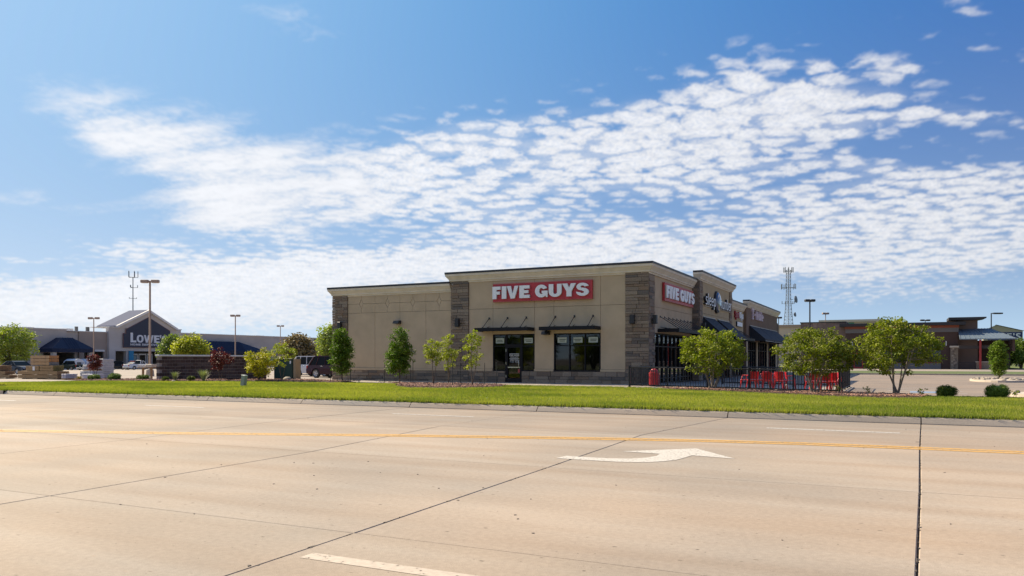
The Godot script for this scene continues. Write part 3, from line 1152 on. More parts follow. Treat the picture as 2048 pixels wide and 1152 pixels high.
func stones(parent: Node3D, u0: float, u1: float, y0: float, y1: float, xf: Transform3D, single := true) -> void:
	# courses of ledge stone; xf carries (u, y, out) to the building
	var cols := []
	for i in 9:
		var c := Color(0.265, 0.195, 0.140).lerp(Color(0.43, 0.335, 0.245), pow(rng.randf(), 1.5))
		if i == 3:
			c = Color(0.34, 0.235, 0.155)
		if i == 6:
			c = Color(0.215, 0.18, 0.148)
		cols.append(mat("stone_%d" % i, c, 0.9, {"tex": grey("stone_tex", 512, 0.03, 5, 61, 0.72, 1.0), "scale": 1.1, "bump": grey("stone_bump", 512, 0.05, 4, 62, 0, 1), "depth": 1.2}))
	var y := y0
	while y < y1 - 0.03:
		var h := rnd(0.12, 0.23)
		if y1 - y - h < 0.08:
			h = y1 - y
		var u := u0
		while u < u1 - 0.02:
			var l := rnd(0.32, 0.95)
			if u1 - u - l < 0.2:
				l = u1 - u
			var out := rnd(0.05, 0.095)
			var p := xf * Vector3(u + l * 0.5, y + h * 0.5, out * 0.5)
			var size := Vector3(l - 0.012, h - 0.012, out)
			if single and stone_left > 0:
				stone_left -= 1
				part(parent, "stone", box_mesh(size, 0.009), cols[rng.randi() % 9], p, xf.basis)
			else:
				var c: Color = cols[rng.randi() % 9].albedo_color.srgb_to_linear()
				var n0 := stone_rest.v.size()
				stone_rest.box(p, size, xf.basis)
				for i in stone_rest.v.size() - n0:
					stone_rest.c.append(c)
			u += l
		y += h

func front(z: float) -> Transform3D:
	return Transform3D(Basis(), Vector3(0, 0, z))

func side(x: float) -> Transform3D:
	# u runs back along -z, out is +x
	return Transform3D(Basis(Vector3(0, 0, -1), Vector3.UP, Vector3(1, 0, 0)), Vector3(x, 0, 0))

func panel(parent: Node3D, called: String, u0: float, u1: float, y0: float, y1: float, xf: Transform3D, thick: float, mt: Material, cham := 0.006) -> MeshInstance3D:
	var g := 0.007
	return part(parent, called, box_mesh(Vector3(u1 - u0 - 2 * g, y1 - y0 - 2 * g, thick), cham), mt, xf * Vector3((u0 + u1) * 0.5, (y0 + y1) * 0.5, -thick * 0.5), xf.basis)

func glazing(parent: Node3D, called: String, u0: float, u1: float, y0: float, y1: float, xf: Transform3D, cols: Array, rows: Array, frame: Material, pane_mat: Material) -> Node3D:
	# a window with its frame bars and one pane in each opening; cols and rows are the bar centres inside
	var win := Node3D.new()
	win.name = called
	parent.add_child(win, true)
	win.transform = xf
	var us := [u0] + cols + [u1]
	var ys := [y0] + rows + [y1]
	var m := MB.new()
	var b := 0.055
	for i in us.size():
		var c: float = us[i] + (b * 0.5 if i == 0 else (-b * 0.5 if i == us.size() - 1 else 0.0))
		m.box(Vector3(c, (y0 + y1) * 0.5, -0.06), Vector3(b, y1 - y0, 0.12))
	for j in ys.size():
		var c: float = ys[j] + (b * 0.5 if j == 0 else (-b * 0.5 if j == ys.size() - 1 else 0.0))
		for i in us.size() - 1:
			var l: float = us[i] + (b if i == 0 else b * 0.5)
			var r: float = us[i + 1] - (b if i == us.size() - 2 else b * 0.5)
			m.box(Vector3((l + r) * 0.5, c, -0.063), Vector3(r - l, b, 0.114))
	part(win, "frame", m.mesh(), frame)
	for i in us.size() - 1:
		for j in ys.size() - 1:
			part(win, "pane", box_mesh(Vector3(us[i + 1] - us[i] - 0.02, ys[j + 1] - ys[j] - 0.02, 0.008)), pane_mat, Vector3((us[i] + us[i + 1]) * 0.5, (ys[j] + ys[j + 1]) * 0.5, -0.075 - 0.002 * ((i + j) % 2)))
	return win

const CORNICE := [[0.0, -0.5], [0.05, -0.5], [0.055, -0.43], [0.12, -0.40], [0.125, -0.33], [0.17, -0.27], [0.24, -0.17], [0.29, -0.12], [0.30, -0.02], [0.305, 0.0], [-0.05, 0.0], [-0.05, -0.5]]

func cornice(b: Node3D, path: Array, top: float, mt: Material, k := 1.0) -> void:
	var m := MB.new()
	m.sweep(path, CORNICE.map(func(p): return Vector2(p[0] * k, top + p[1] * k)))
	part(b, "cornice", m.mesh(), mt)
	var c := MB.new()
	c.sweep(path, [Vector2(0.315 * k, top + 0.004), Vector2(0.32 * k, top + 0.004), Vector2(0.32 * k, top + 0.12), Vector2(-0.1, top + 0.14), Vector2(-0.1, top + 0.004), Vector2(0.315 * k, top + 0.004)])
	part(b, "coping", c.mesh(), mat("coping", Color(0.03, 0.03, 0.035), 0.5))

func canopy(b: Node3D, u0: float, u1: float, y: float, xf: Transform3D, depth: float, rods: Array, rise: float, dark: Material) -> void:
	var c := Node3D.new()
	c.name = "canopy"
	b.add_child(c, true)
	c.transform = xf
	var m := MB.new()
	m.box(Vector3((u0 + u1) * 0.5, y, depth - 0.03), Vector3(u1 - u0, 0.2, 0.06))
	for u in [u0 + 0.03, u1 - 0.03]:
		m.box(Vector3(u, y, (depth - 0.06) * 0.5), Vector3(0.06, 0.196, depth - 0.06))
	m.box(Vector3((u0 + u1) * 0.5, y + 0.05, (depth - 0.06) * 0.5), Vector3(u1 - u0 - 0.12, 0.04, depth - 0.064))
	part(c, "canopy_frame", m.mesh(), dark)
	for u in rods:
		var r := MB.new()
		r.tube([Vector3(u, y + rise, 0.02), Vector3(u, y + 0.1, depth - 0.12)], [0.022, 0.022], 6)
		r.box(Vector3(u, y + rise, 0.015), Vector3(0.09, 0.12, 0.03))
		r.tube([Vector3(u, y + 0.2, 0.02), Vector3(u, y + 0.09, depth * 0.42)], [0.02, 0.02], 6)
		r.box(Vector3(u, y + 0.11, depth - 0.14), Vector3(0.05, 0.07, 0.09))
		part(c, "support_rod", r.mesh(), mat("rod_metal", Color(0.05, 0.048, 0.047), 0.4, {"metal": 0.3}))

func awning(b: Node3D, u0: float, u1: float, y_top: float, y_bot: float, xf: Transform3D, depth: float, cloth: Material) -> void:
	var a := Node3D.new()
	a.name = "awning"
	b.add_child(a, true)
	a.transform = xf
	var m := MB.new()
	var ps := [Vector3(0, y_top, 0.06), Vector3(0, y_bot + 0.16, depth), Vector3(0, y_bot, depth + 0.01), Vector3(0, y_bot, depth - 0.01), Vector3(0, y_bot + 0.145, depth - 0.02), Vector3(0, y_top - 0.03, 0.05)]
	for i in ps.size():
		var p: Vector3 = ps[i]
		var q: Vector3 = ps[(i + 1) % ps.size()]
		m.quad(Vector3(u1, p.y, p.z), Vector3(u0, p.y, p.z), Vector3(u0, q.y, q.z), Vector3(u1, q.y, q.z))
	part(a, "cloth", m.mesh(), cloth)
	for u in [u0, u1]:
		var e := MB.new()
		e.prism(PackedVector2Array([Vector2(0.05, y_top), Vector2(depth, y_bot + 0.15), Vector2(depth, y_bot), Vector2(0.05, y_bot)]), -0.006, 0.006, Transform3D(Basis(Vector3(0, 0, 1), Vector3.UP, Vector3(-1, 0, 0)), Vector3(u, 0, 0)))
		part(a, "end_cloth", e.mesh(), cloth)
	var r := MB.new()
	r.box(Vector3((u0 + u1) * 0.5, y_top + 0.03, 0.05), Vector3(u1 - u0, 0.05, 0.10))
	r.box(Vector3((u0 + u1) * 0.5, y_bot - 0.02, depth), Vector3(u1 - u0, 0.035, 0.05))
	part(a, "rail", r.mesh(), mat("awning_rail", Color(0.45, 0.44, 0.42), 0.5, {"metal": 0.4}))

func wall_light(label: String, p: Vector3, turn := 0.0) -> void:
	var o := thing("wall_light", label, "wall light", Transform3D(Basis(Vector3.UP, TH), W(-12.0, 40.5, 0)) * p, TH + turn, "tall black wall lights on the shop")
	var m := MB.new()
	m.cbox(Vector3(0, 0, 0.15), Vector3(0.25, 0.48, 0.22), 0.02)
	part(o, "housing", m.mesh(), mat("lamp_black", Color(0.02, 0.02, 0.022), 0.45))
	var k := MB.new()
	k.box(Vector3(0, 0, 0.03), Vector3(0.12, 0.16, 0.06))
	part(o, "bracket", k.mesh(), mat("lamp_black", Color()))

func build_shop() -> void:
	rng.seed = 21
	stone_rest = MB.new()
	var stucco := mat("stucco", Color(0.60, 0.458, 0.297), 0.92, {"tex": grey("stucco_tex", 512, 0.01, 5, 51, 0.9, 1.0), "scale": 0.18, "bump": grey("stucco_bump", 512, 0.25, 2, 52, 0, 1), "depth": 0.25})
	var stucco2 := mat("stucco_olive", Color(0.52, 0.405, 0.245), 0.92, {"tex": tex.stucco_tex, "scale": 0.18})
	var brown := mat("stucco_brown", Color(0.22, 0.145, 0.098), 0.92, {"tex": tex.stucco_tex, "scale": 0.18})
	var cream := mat("cornice_cream", Color(0.84, 0.745, 0.60), 0.85, {"tex": grey("stain", 512, 0.008, 5, 53, 0.86, 1.0), "scale": 0.25})
	var dark := mat("dark_metal", DARK_METAL, 0.5, {"spec": 0.25})
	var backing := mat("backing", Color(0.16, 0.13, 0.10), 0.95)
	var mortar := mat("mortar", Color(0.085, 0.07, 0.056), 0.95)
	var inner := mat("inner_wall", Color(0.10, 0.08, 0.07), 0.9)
	var roofm := mat("roof_membrane", Color(0.4, 0.4, 0.38), 0.9)
	var pane := glass("window_glass", 0.45, Color(0.01, 0.012, 0.012))
	var b := thing("shop_building", "tan stucco strip of shops with brown stone pillars and cream cornices", "building", W(-12.0, 40.5, 0))
	var fr := front(0.0)
	var lf := front(-0.15)
	# --- backing walls, roof and floor
	var m := MB.new()
	m.bx(Vector3(-21.12, 0.0, -0.25), Vector3(-12.2, 5.45, -0.6))
	m.bx(Vector3(-21.12, 0.0, -0.6), Vector3(-20.8, 5.45, -49.0))
	m.bx(Vector3(-12.05, 3.0, -0.07), Vector3(-0.07, 6.1, -0.4))
	m.bx(Vector3(-12.05, 0.0, -0.07), Vector3(-9.33, 3.0, -0.4))
	m.bx(Vector3(-6.62, 0.0, -0.07), Vector3(-5.46, 3.0, -0.4))
	m.bx(Vector3(-2.65, 0.0, -0.07), Vector3(-0.07, 3.0, -0.4))
	m.bx(Vector3(-9.33, 0.0, -0.07), Vector3(-8.48, 0.80, -0.4))
	m.bx(Vector3(-7.44, 0.0, -0.07), Vector3(-6.62, 0.80, -0.4))
	m.bx(Vector3(-5.46, 0.0, -0.07), Vector3(-2.65, 0.80, -0.4))
	m.bx(Vector3(-0.37, 0.0, -0.4), Vector3(-0.07, 6.1, -1.05))
	m.bx(Vector3(-0.37, 2.9, -1.05), Vector3(-0.07, 6.1, -9.9))
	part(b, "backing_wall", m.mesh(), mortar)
	m = MB.new()
	m.bx(Vector3(-20.8, 0.0, -49.0), Vector3(0, 5.4, -49.4))
	m.bx(Vector3(-12.2, 0.0, -0.62), Vector3(-12.0, 5.4, -49.0))
	m.bx(Vector3(-11.9, 0.0, -7.6), Vector3(-6.3, 5.4, -7.8))
	m.bx(Vector3(-6.3, 0.0, -7.6), Vector3(-6.1, 5.4, -49.0))
	for z in [-10.2, -20.9, -28.3]:
		m.bx(Vector3(-6.1, 0.15, z), Vector3(-0.4, 4.0, z - 0.15))
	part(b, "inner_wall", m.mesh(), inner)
	m = MB.new()
	m.bx(Vector3(-12.0, 3.6, -0.41), Vector3(-0.38, 3.7, -48.9))
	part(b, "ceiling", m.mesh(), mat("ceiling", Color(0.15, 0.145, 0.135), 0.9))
	m = MB.new()
	m.bx(Vector3(-12.0, 0.02, -0.41), Vector3(-0.38, 0.12, -48.9))
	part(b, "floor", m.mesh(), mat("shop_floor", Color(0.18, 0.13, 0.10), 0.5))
	m = MB.new()
	m.bx(Vector3(-20.85, 5.2, -0.6), Vector3(-12.1, 5.45, -49.2))
	m.bx(Vector3(-12.05, 5.42, -0.45), Vector3(-0.45, 5.6, -49.2))
	part(b, "roof", m.mesh(), roofm)
	m = MB.new()
	m.bx(Vector3(-17.8, 5.46, -8.0), Vector3(-15.2, 6.35, -11.0))
	part(b, "roof_unit", m.mesh(), roofm)
	# --- stucco panels of the low left wing, with grooves
	var cols := [-19.97, -17.84, -15.94, -14.03, -12.13]
	for i in 4:
		panel(b, "stucco_panel", cols[i], cols[i + 1], 0.93, 4.44, lf, 0.1, stucco)
		# upper band: four quarters round a diamond
		var x0: float = cols[i]
		var x1: float = cols[i + 1]
		var xc := (x0 + x1) * 0.5
		var yc := 5.02
		var r := 0.30
		for q in [[x0, 4.44, 1, 1], [x1, 4.44, -1, 1], [x0, 5.58, 1, -1], [x1, 5.58, -1, -1]]:
			var gx: float = 0.008 * q[2]
			var gy: float = 0.008 * q[3]
			var p := MB.new()
			p.prism(PackedVector2Array([Vector2(q[0] + gx, q[1] + gy), Vector2(xc - gx, q[1] + gy), Vector2(xc - gx, yc - q[3] * r), Vector2(xc - q[2] * r * 0.55, yc - gy), Vector2(q[0] + gx, yc - gy)]), -0.1, 0.0, lf)
			part(b, "stucco_panel", p.mesh(), stucco)
		var dm := MB.new()
		dm.prism(PackedVector2Array([Vector2(xc - r * 0.55 + 0.02, yc), Vector2(xc, yc - r + 0.02), Vector2(xc + r * 0.55 - 0.02, yc), Vector2(xc, yc + r - 0.02)]), -0.1, -0.004, lf)
		part(b, "stucco_panel", dm.mesh(), stucco)
	# --- panels of the tall front
	for c in [[-10.92, -9.31, 0.93], [-9.31, -6.64, 2.93], [-6.64, -5.44, 0.93], [-5.44, -2.67, 2.93], [-2.67, -1.25, 0.93]]:
		panel(b, "stucco_panel", c[0], c[1], c[2], 4.44, fr, 0.07, stucco)
		panel(b, "stucco_panel", c[0], c[1], 4.44, 6.15, fr, 0.07, stucco)
	# ledge over the stone base
	for c in [[-19.97, -12.13, -0.15], [-10.92, -9.31, 0.0], [-6.64, -5.44, 0.0], [-2.67, -1.25, 0.0]]:
		part(b, "ledge", box_mesh(Vector3(c[1] - c[0] - 0.01, 0.13, 0.14), 0.01), stucco, Vector3((c[0] + c[1]) * 0.5, 0.865, c[2] + 0.02))
	# --- stone: pillars and base
	stones(b, -1.25, 0.06, 0.12, 6.14, fr)
	stones(b, -12.13, -10.92, 0.12, 6.14, fr)
	stones(b, -9.31 - 1.61, -8.50, 0.12, 0.80, fr)
	stones(b, -7.42, -1.25, 0.12, 0.80, fr)
	stones(b, -21.19, -19.97, 0.12, 5.58, lf)
	stones(b, -19.97, -12.13, 0.12, 0.80, lf)
	stones(b, 0.0, 1.05, 0.12, 6.14, side(0.0))
	# --- right side, first shop
	var sd := side(0.0)
	for c in [[1.05, 4.0], [4.0, 7.0], [7.0, 9.85]]:
		panel(b, "stucco_panel", c[0], c[1], 2.93, 4.35, sd, 0.07, stucco)
		panel(b, "stucco_panel", c[0], c[1], 4.35, 6.15, sd, 0.07, stucco)
	glazing(b, "window", 1.08, 9.6, 0.13, 2.9, sd, [2.0, 2.9, 3.8, 4.7, 5.6, 6.6, 7.6, 8.6], [0.42, 2.2], dark, pane)
	# --- second shop, a little proud
	var s2 := side(0.40)
	m = MB.new()
	m.bx(Vector3(0.32, 3.0, -9.9), Vector3(-0.05, 6.6, -20.8))
	m.bx(Vector3(0.32, 0.0, -9.9), Vector3(-0.05, 3.0, -10.8))
	m.bx(Vector3(0.32, 0.0, -19.9), Vector3(-0.05, 3.0, -20.8))
	m.bx(Vector3(0.32, 0.0, -15.7), Vector3(-0.05, 3.0, -16.5))
	part(b, "backing_wall", m.mesh(), mortar)
	for c in [[10.8, 13.8], [13.8, 17.0], [17.0, 19.9]]:
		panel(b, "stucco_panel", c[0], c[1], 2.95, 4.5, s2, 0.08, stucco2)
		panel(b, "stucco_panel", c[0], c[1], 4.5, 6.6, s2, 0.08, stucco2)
	panel(b, "stucco_panel", 15.7, 16.5, 0.12, 2.95, s2, 0.08, stucco2)
	stones(b, 9.9, 10.8, 0.12, 6.6, s2, false)
	stones(b, 19.9, 20.8, 0.12, 6.6, s2, false)
	# its near return, facing the street
	stones(b, 0.0, 0.40, 0.12, 6.6, Transform3D(Basis(), Vector3(0, 0, -9.9)), false)
	glazing(b, "window", 10.82, 15.68, 0.13, 2.92, side(0.3), [12.0, 13.2, 14.4], [2.2], dark, pane)
	glazing(b, "window", 16.52, 19.88, 0.13, 2.92, side(0.3), [17.6, 18.7], [2.2], dark, pane)
	# --- third shop
	m = MB.new()
	m.bx(Vector3(-0.07, 3.0, -20.8), Vector3(-0.37, 5.6, -28.2))
	m.bx(Vector3(-0.07, 0.0, -20.8), Vector3(-0.37, 3.0, -21.4))
	part(b, "backing_wall", m.mesh(), mortar)
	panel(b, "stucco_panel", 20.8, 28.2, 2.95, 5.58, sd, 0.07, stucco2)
	glazing(b, "window", 21.4, 28.18, 0.13, 2.92, sd, [22.8, 24.2, 25.6, 27.0], [2.2], dark, pane)
	# --- fourth shop, brown
	var s4 := side(0.25)
	m = MB.new()
	m.bx(Vector3(0.17, 3.1, -28.2), Vector3(-0.3, 6.0, -46.8))
	m.bx(Vector3(0.17, 0.0, -28.2), Vector3(-0.3, 3.1, -29.0))
	m.bx(Vector3(0.17, 0.0, -33.6), Vector3(-0.3, 3.1, -34.2))
	m.bx(Vector3(0.17, 0.0, -40.0), Vector3(-0.3, 3.1, -40.6))
	m.bx(Vector3(0.17, 0.0, -45.9), Vector3(-0.3, 3.1, -46.8))
	part(b, "backing_wall", m.mesh(), mat("brown_backing", Color(0.16, 0.11, 0.08), 0.95))
	for c in [[28.2, 34.0], [34.0, 40.4], [40.4, 46.8]]:
		panel(b, "stucco_panel", c[0], c[1], 3.05, 6.0, s4, 0.08, brown)
	for c in [[28.2, 29.0], [33.6, 34.2], [40.0, 40.6], [45.9, 46.8]]:
		panel(b, "stucco_panel", c[0], c[1], 0.1, 3.05, s4, 0.08, stucco)
	panel(b, "stucco_panel", 0.0, 0.25, 0.1, 6.0, Transform3D(Basis(), Vector3(0, 0, -28.19)), 0.01, brown)
	for c in [[29.0, 33.6], [34.2, 40.0], [40.6, 45.9]]:
		glazing(b, "window", c[0] + 0.02, c[1] - 0.02, 0.13, 3.05, side(0.16), [lerpf(c[0], c[1], 0.25), lerpf(c[0], c[1], 0.5), lerpf(c[0], c[1], 0.75)], [2.25], dark, pane)
	if stone_rest.v.size():
		var so := part(b, "stone_veneer", stone_rest.mesh(), mat("stone_joined", Color(1, 1, 1), 0.9, {"vcol": true, "tex": tex.stone_tex, "scale": 1.1}))
		so.set_meta("kind", "stuff")
	# --- cornices
	cornice(b, [Vector2(-21.12, -3.0), Vector2(-21.12, -0.16), Vector2(-12.2, -0.16)], 6.02, cream)
	cornice(b, [Vector2(-12.1, -4.0), Vector2(-12.1, 0.0), Vector2(0.03, 0.0), Vector2(0.03, -9.85)], 6.55, cream)
	cornice(b, [Vector2(0.10, -9.92), Vector2(0.40, -9.92), Vector2(0.40, -20.78), Vector2(0.10, -20.78)], 7.05, cream)
	cornice(b, [Vector2(0.0, -21.1), Vector2(0.0, -28.1)], 6.02, cream)
	cornice(b, [Vector2(0.0, -28.22), Vector2(0.25, -28.22), Vector2(0.25, -46.8), Vector2(0.0, -46.8)], 6.42, cream)
	# parapet backs
	m = MB.new()
	m.bx(Vector3(-21.1, 5.4, -0.26), Vector3(-12.2, 5.98, -0.5))
	m.bx(Vector3(-21.1, 5.4, -0.5), Vector3(-20.9, 5.98, -48.9))
	m.bx(Vector3(-12.02, 5.5, -0.41), Vector3(-11.8, 6.5, -9.8))
	m.bx(Vector3(-0.3, 6.1, -0.3), Vector3(-0.05, 6.5, -9.8))
	m.bx(Vector3(-11.8, 6.1, -0.3), Vector3(-0.3, 6.5, -0.1))
	m.bx(Vector3(0.3, 6.6, -10.0), Vector3(0.08, 7.0, -20.7))
	m.bx(Vector3(0.15, 6.0, -28.3), Vector3(-0.02, 6.38, -46.7))
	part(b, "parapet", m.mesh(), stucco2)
	# --- front windows and door
	var w1 := glazing(b, "window", -9.31, -8.46, 0.82, 2.92, fr, [], [2.25], dark, pane)
	var w3 := glazing(b, "window", -7.46, -6.64, 0.82, 2.92, fr, [], [2.25], dark, pane)
	var w2 := glazing(b, "window", -5.44, -2.67, 0.82, 2.92, fr, [-4.50, -3.58], [2.25], dark, pane)
	glazing(b, "window", -8.458, -7.462, 2.30, 2.92, front(-0.004), [], [], dark, pane)
	var door := glazing(b, "door", -8.455, -7.465, 0.13, 2.296, front(-0.008), [], [], dark, pane)
	var dm2 := MB.new()
	for x in [-8.40, -7.52]:
		dm2.box(Vector3(x, 1.21, -0.03), Vector3(0.10, 2.16, 0.05))
	dm2.box(Vector3(-7.96, 2.22, -0.03), Vector3(0.78, 0.13, 0.05))
	dm2.box(Vector3(-7.96, 0.26, -0.03), Vector3(0.78, 0.26, 0.05))
	part(door, "door_leaf", dm2.mesh(), dark)
	var hd := MB.new()
	hd.tube([Vector3(-7.56, 0.98, 0.05), Vector3(-7.60, 1.0, 0.09), Vector3(-7.60, 1.42, 0.09), Vector3(-7.56, 1.44, 0.0)], [0.014, 0.014, 0.014, 0.014], 6)
	part(door, "handle", hd.mesh(), mat("steel", Color(0.6, 0.6, 0.6), 0.25, {"metal": 1.0}))
	var pb := MB.new()
	pb.box(Vector3(-7.96, 1.02, -0.02), Vector3(0.78, 0.06, 0.03))
	part(door, "push_bar", pb.mesh(), mat("steel", Color()))
	for y in [0.5, 1.25, 2.0]:
		part(door, "hinge", box_mesh(Vector3(0.025, 0.16, 0.03)), mat("steel", Color()), Vector3(-8.45, y, 0.005))
	var sans := font("Droid Sans", 700)
	var wh := mat("print_white", Color(0.75, 0.75, 0.72), 0.6)
	word(door, "lettering", "FIVE GUYS", sans, 0.62, 0.10, 0.002, wh, Vector3(-8.27, 1.66, -0.066))
	word(door, "lettering", "BURGERS and FRIES", sans, 0.50, 0.05, 0.002, wh, Vector3(-8.21, 1.585, -0.066))
	word(door, "lettering", "OPEN 7 DAYS", sans, 0.54, 0.075, 0.002, wh, Vector3(-8.23, 1.40, -0.066))
	word(door, "lettering", "11 am - 10 pm", sans, 0.58, 0.075, 0.002, wh, Vector3(-8.25, 1.29, -0.066))
	for y in [1.52, 1.80]:
		part(door, "printed_rule", box_mesh(Vector3(0.62, 0.025, 0.002)), wh, Vector3(-7.96, y, -0.065))
	part(door, "sticker", box_mesh(Vector3(0.13, 0.2, 0.003)), mat("red_sticker", Color(0.4, 0.07, 0.06), 0.6), Vector3(-7.66, 0.82, -0.065))
	# paper notices in the upper panes
	var paper := mat("paper", Color(0.50, 0.56, 0.50), 0.9)
	var ink := mat("ink", Color(0.1, 0.12, 0.1), 0.9)
	for n in [[w1, -8.88], [w3, -7.05], [w2, -4.97], [w2, -4.02], [w2, -3.12]]:
		part(n[0], "paper_notice", box_mesh(Vector3(0.54, 0.30, 0.003)), paper, Vector3(n[1], 2.56, -0.066))
		for k in 2:
			var lw := rnd(0.3, 0.46)
			part(n[0], "printed_line", box_mesh(Vector3(lw, 0.045, 0.002)), ink, Vector3(n[1] + rnd(-0.03, 0.03), 2.59 - k * 0.085, -0.0635))
	# stacked goods and seating dimly seen inside
	canopy(b, -10.05, -6.64, 3.19, fr, 0.95, [-9.55, -8.35, -7.15], 0.68, dark)
	canopy(b, -5.95, -2.67, 3.19, fr, 0.95, [-5.35, -4.2, -3.1], 0.68, dark)
	canopy(b, 1.8, 9.6, 3.08, sd, 1.2, [2.3, 3.2, 4.1, 5.0, 5.9, 6.8, 7.7, 8.6, 9.4], 0.78, dark)
	canopy(b, 21.6, 27.4, 3.08, sd, 1.1, [22.2, 23.2, 24.2, 25.2, 26.2, 27.0], 0.75, dark)
	var cloth := mat("awning_cloth", Color(0.020, 0.024, 0.033), 0.75, {"tex": grey("cloth", 256, 0.2, 2, 71, 0.85, 1.0), "scale": 0.8})
	awning(b, 10.9, 14.6, 4.25, 2.98, s2, 1.3, cloth)
	awning(b, 15.6, 19.6, 4.25, 2.98, s2, 1.3, cloth)
	for c in [[29.6, 34.9], [35.1, 40.4], [40.6, 46.2]]:
		awning(b, c[0], c[1], 4.38, 3.08, s4, 1.35, cloth)
	# flood fittings over the left wing and door
	for p in [[-16.05, 3.78, -0.15], [-5.95 + 0.08, 2.96, 0.0]]:
		var fo := thing("flood_light", "small black wedge flood light on the blank left wing" if p[2] < 0 else "small black wedge flood light between the two front canopies", "flood light", Transform3D(Basis(Vector3.UP, TH), W(-12.0, 40.5, 0)) * Vector3(p[0], p[1], p[2]), TH, "wedge flood lights on the shop front")
		var fm := MB.new()
		fm.prism(PackedVector2Array([Vector2(0, 0.12), Vector2(0.26, 0.10), Vector2(0.36, -0.08), Vector2(0.0, -0.10)]), -0.21, 0.21, Transform3D(Basis(Vector3(0, 0, 1), Vector3.UP, Vector3(-1, 0, 0)), Vector3.ZERO))
		part(fo, "housing", fm.mesh(), mat("lamp_black", Color(0.02, 0.02, 0.022), 0.45))
	wall_light("tall black wall light on the far left stone pillar", Vector3(-20.45, 3.65, -0.05))
	wall_light("tall black wall light on the middle stone pillar", Vector3(-11.58, 3.65, 0.10))
	wall_light("tall black wall light on the front face of the corner stone pillar", Vector3(-0.80, 3.62, 0.10))
	wall_light("tall black wall light on the side face of the corner stone pillar", Vector3(0.10, 3.62, -0.45), PI / 2)
	wall_light("tall black wall light at the near end of the oval sign's shop front", Vector3(0.50, 3.6, -10.3), PI / 2)
	build_signs()

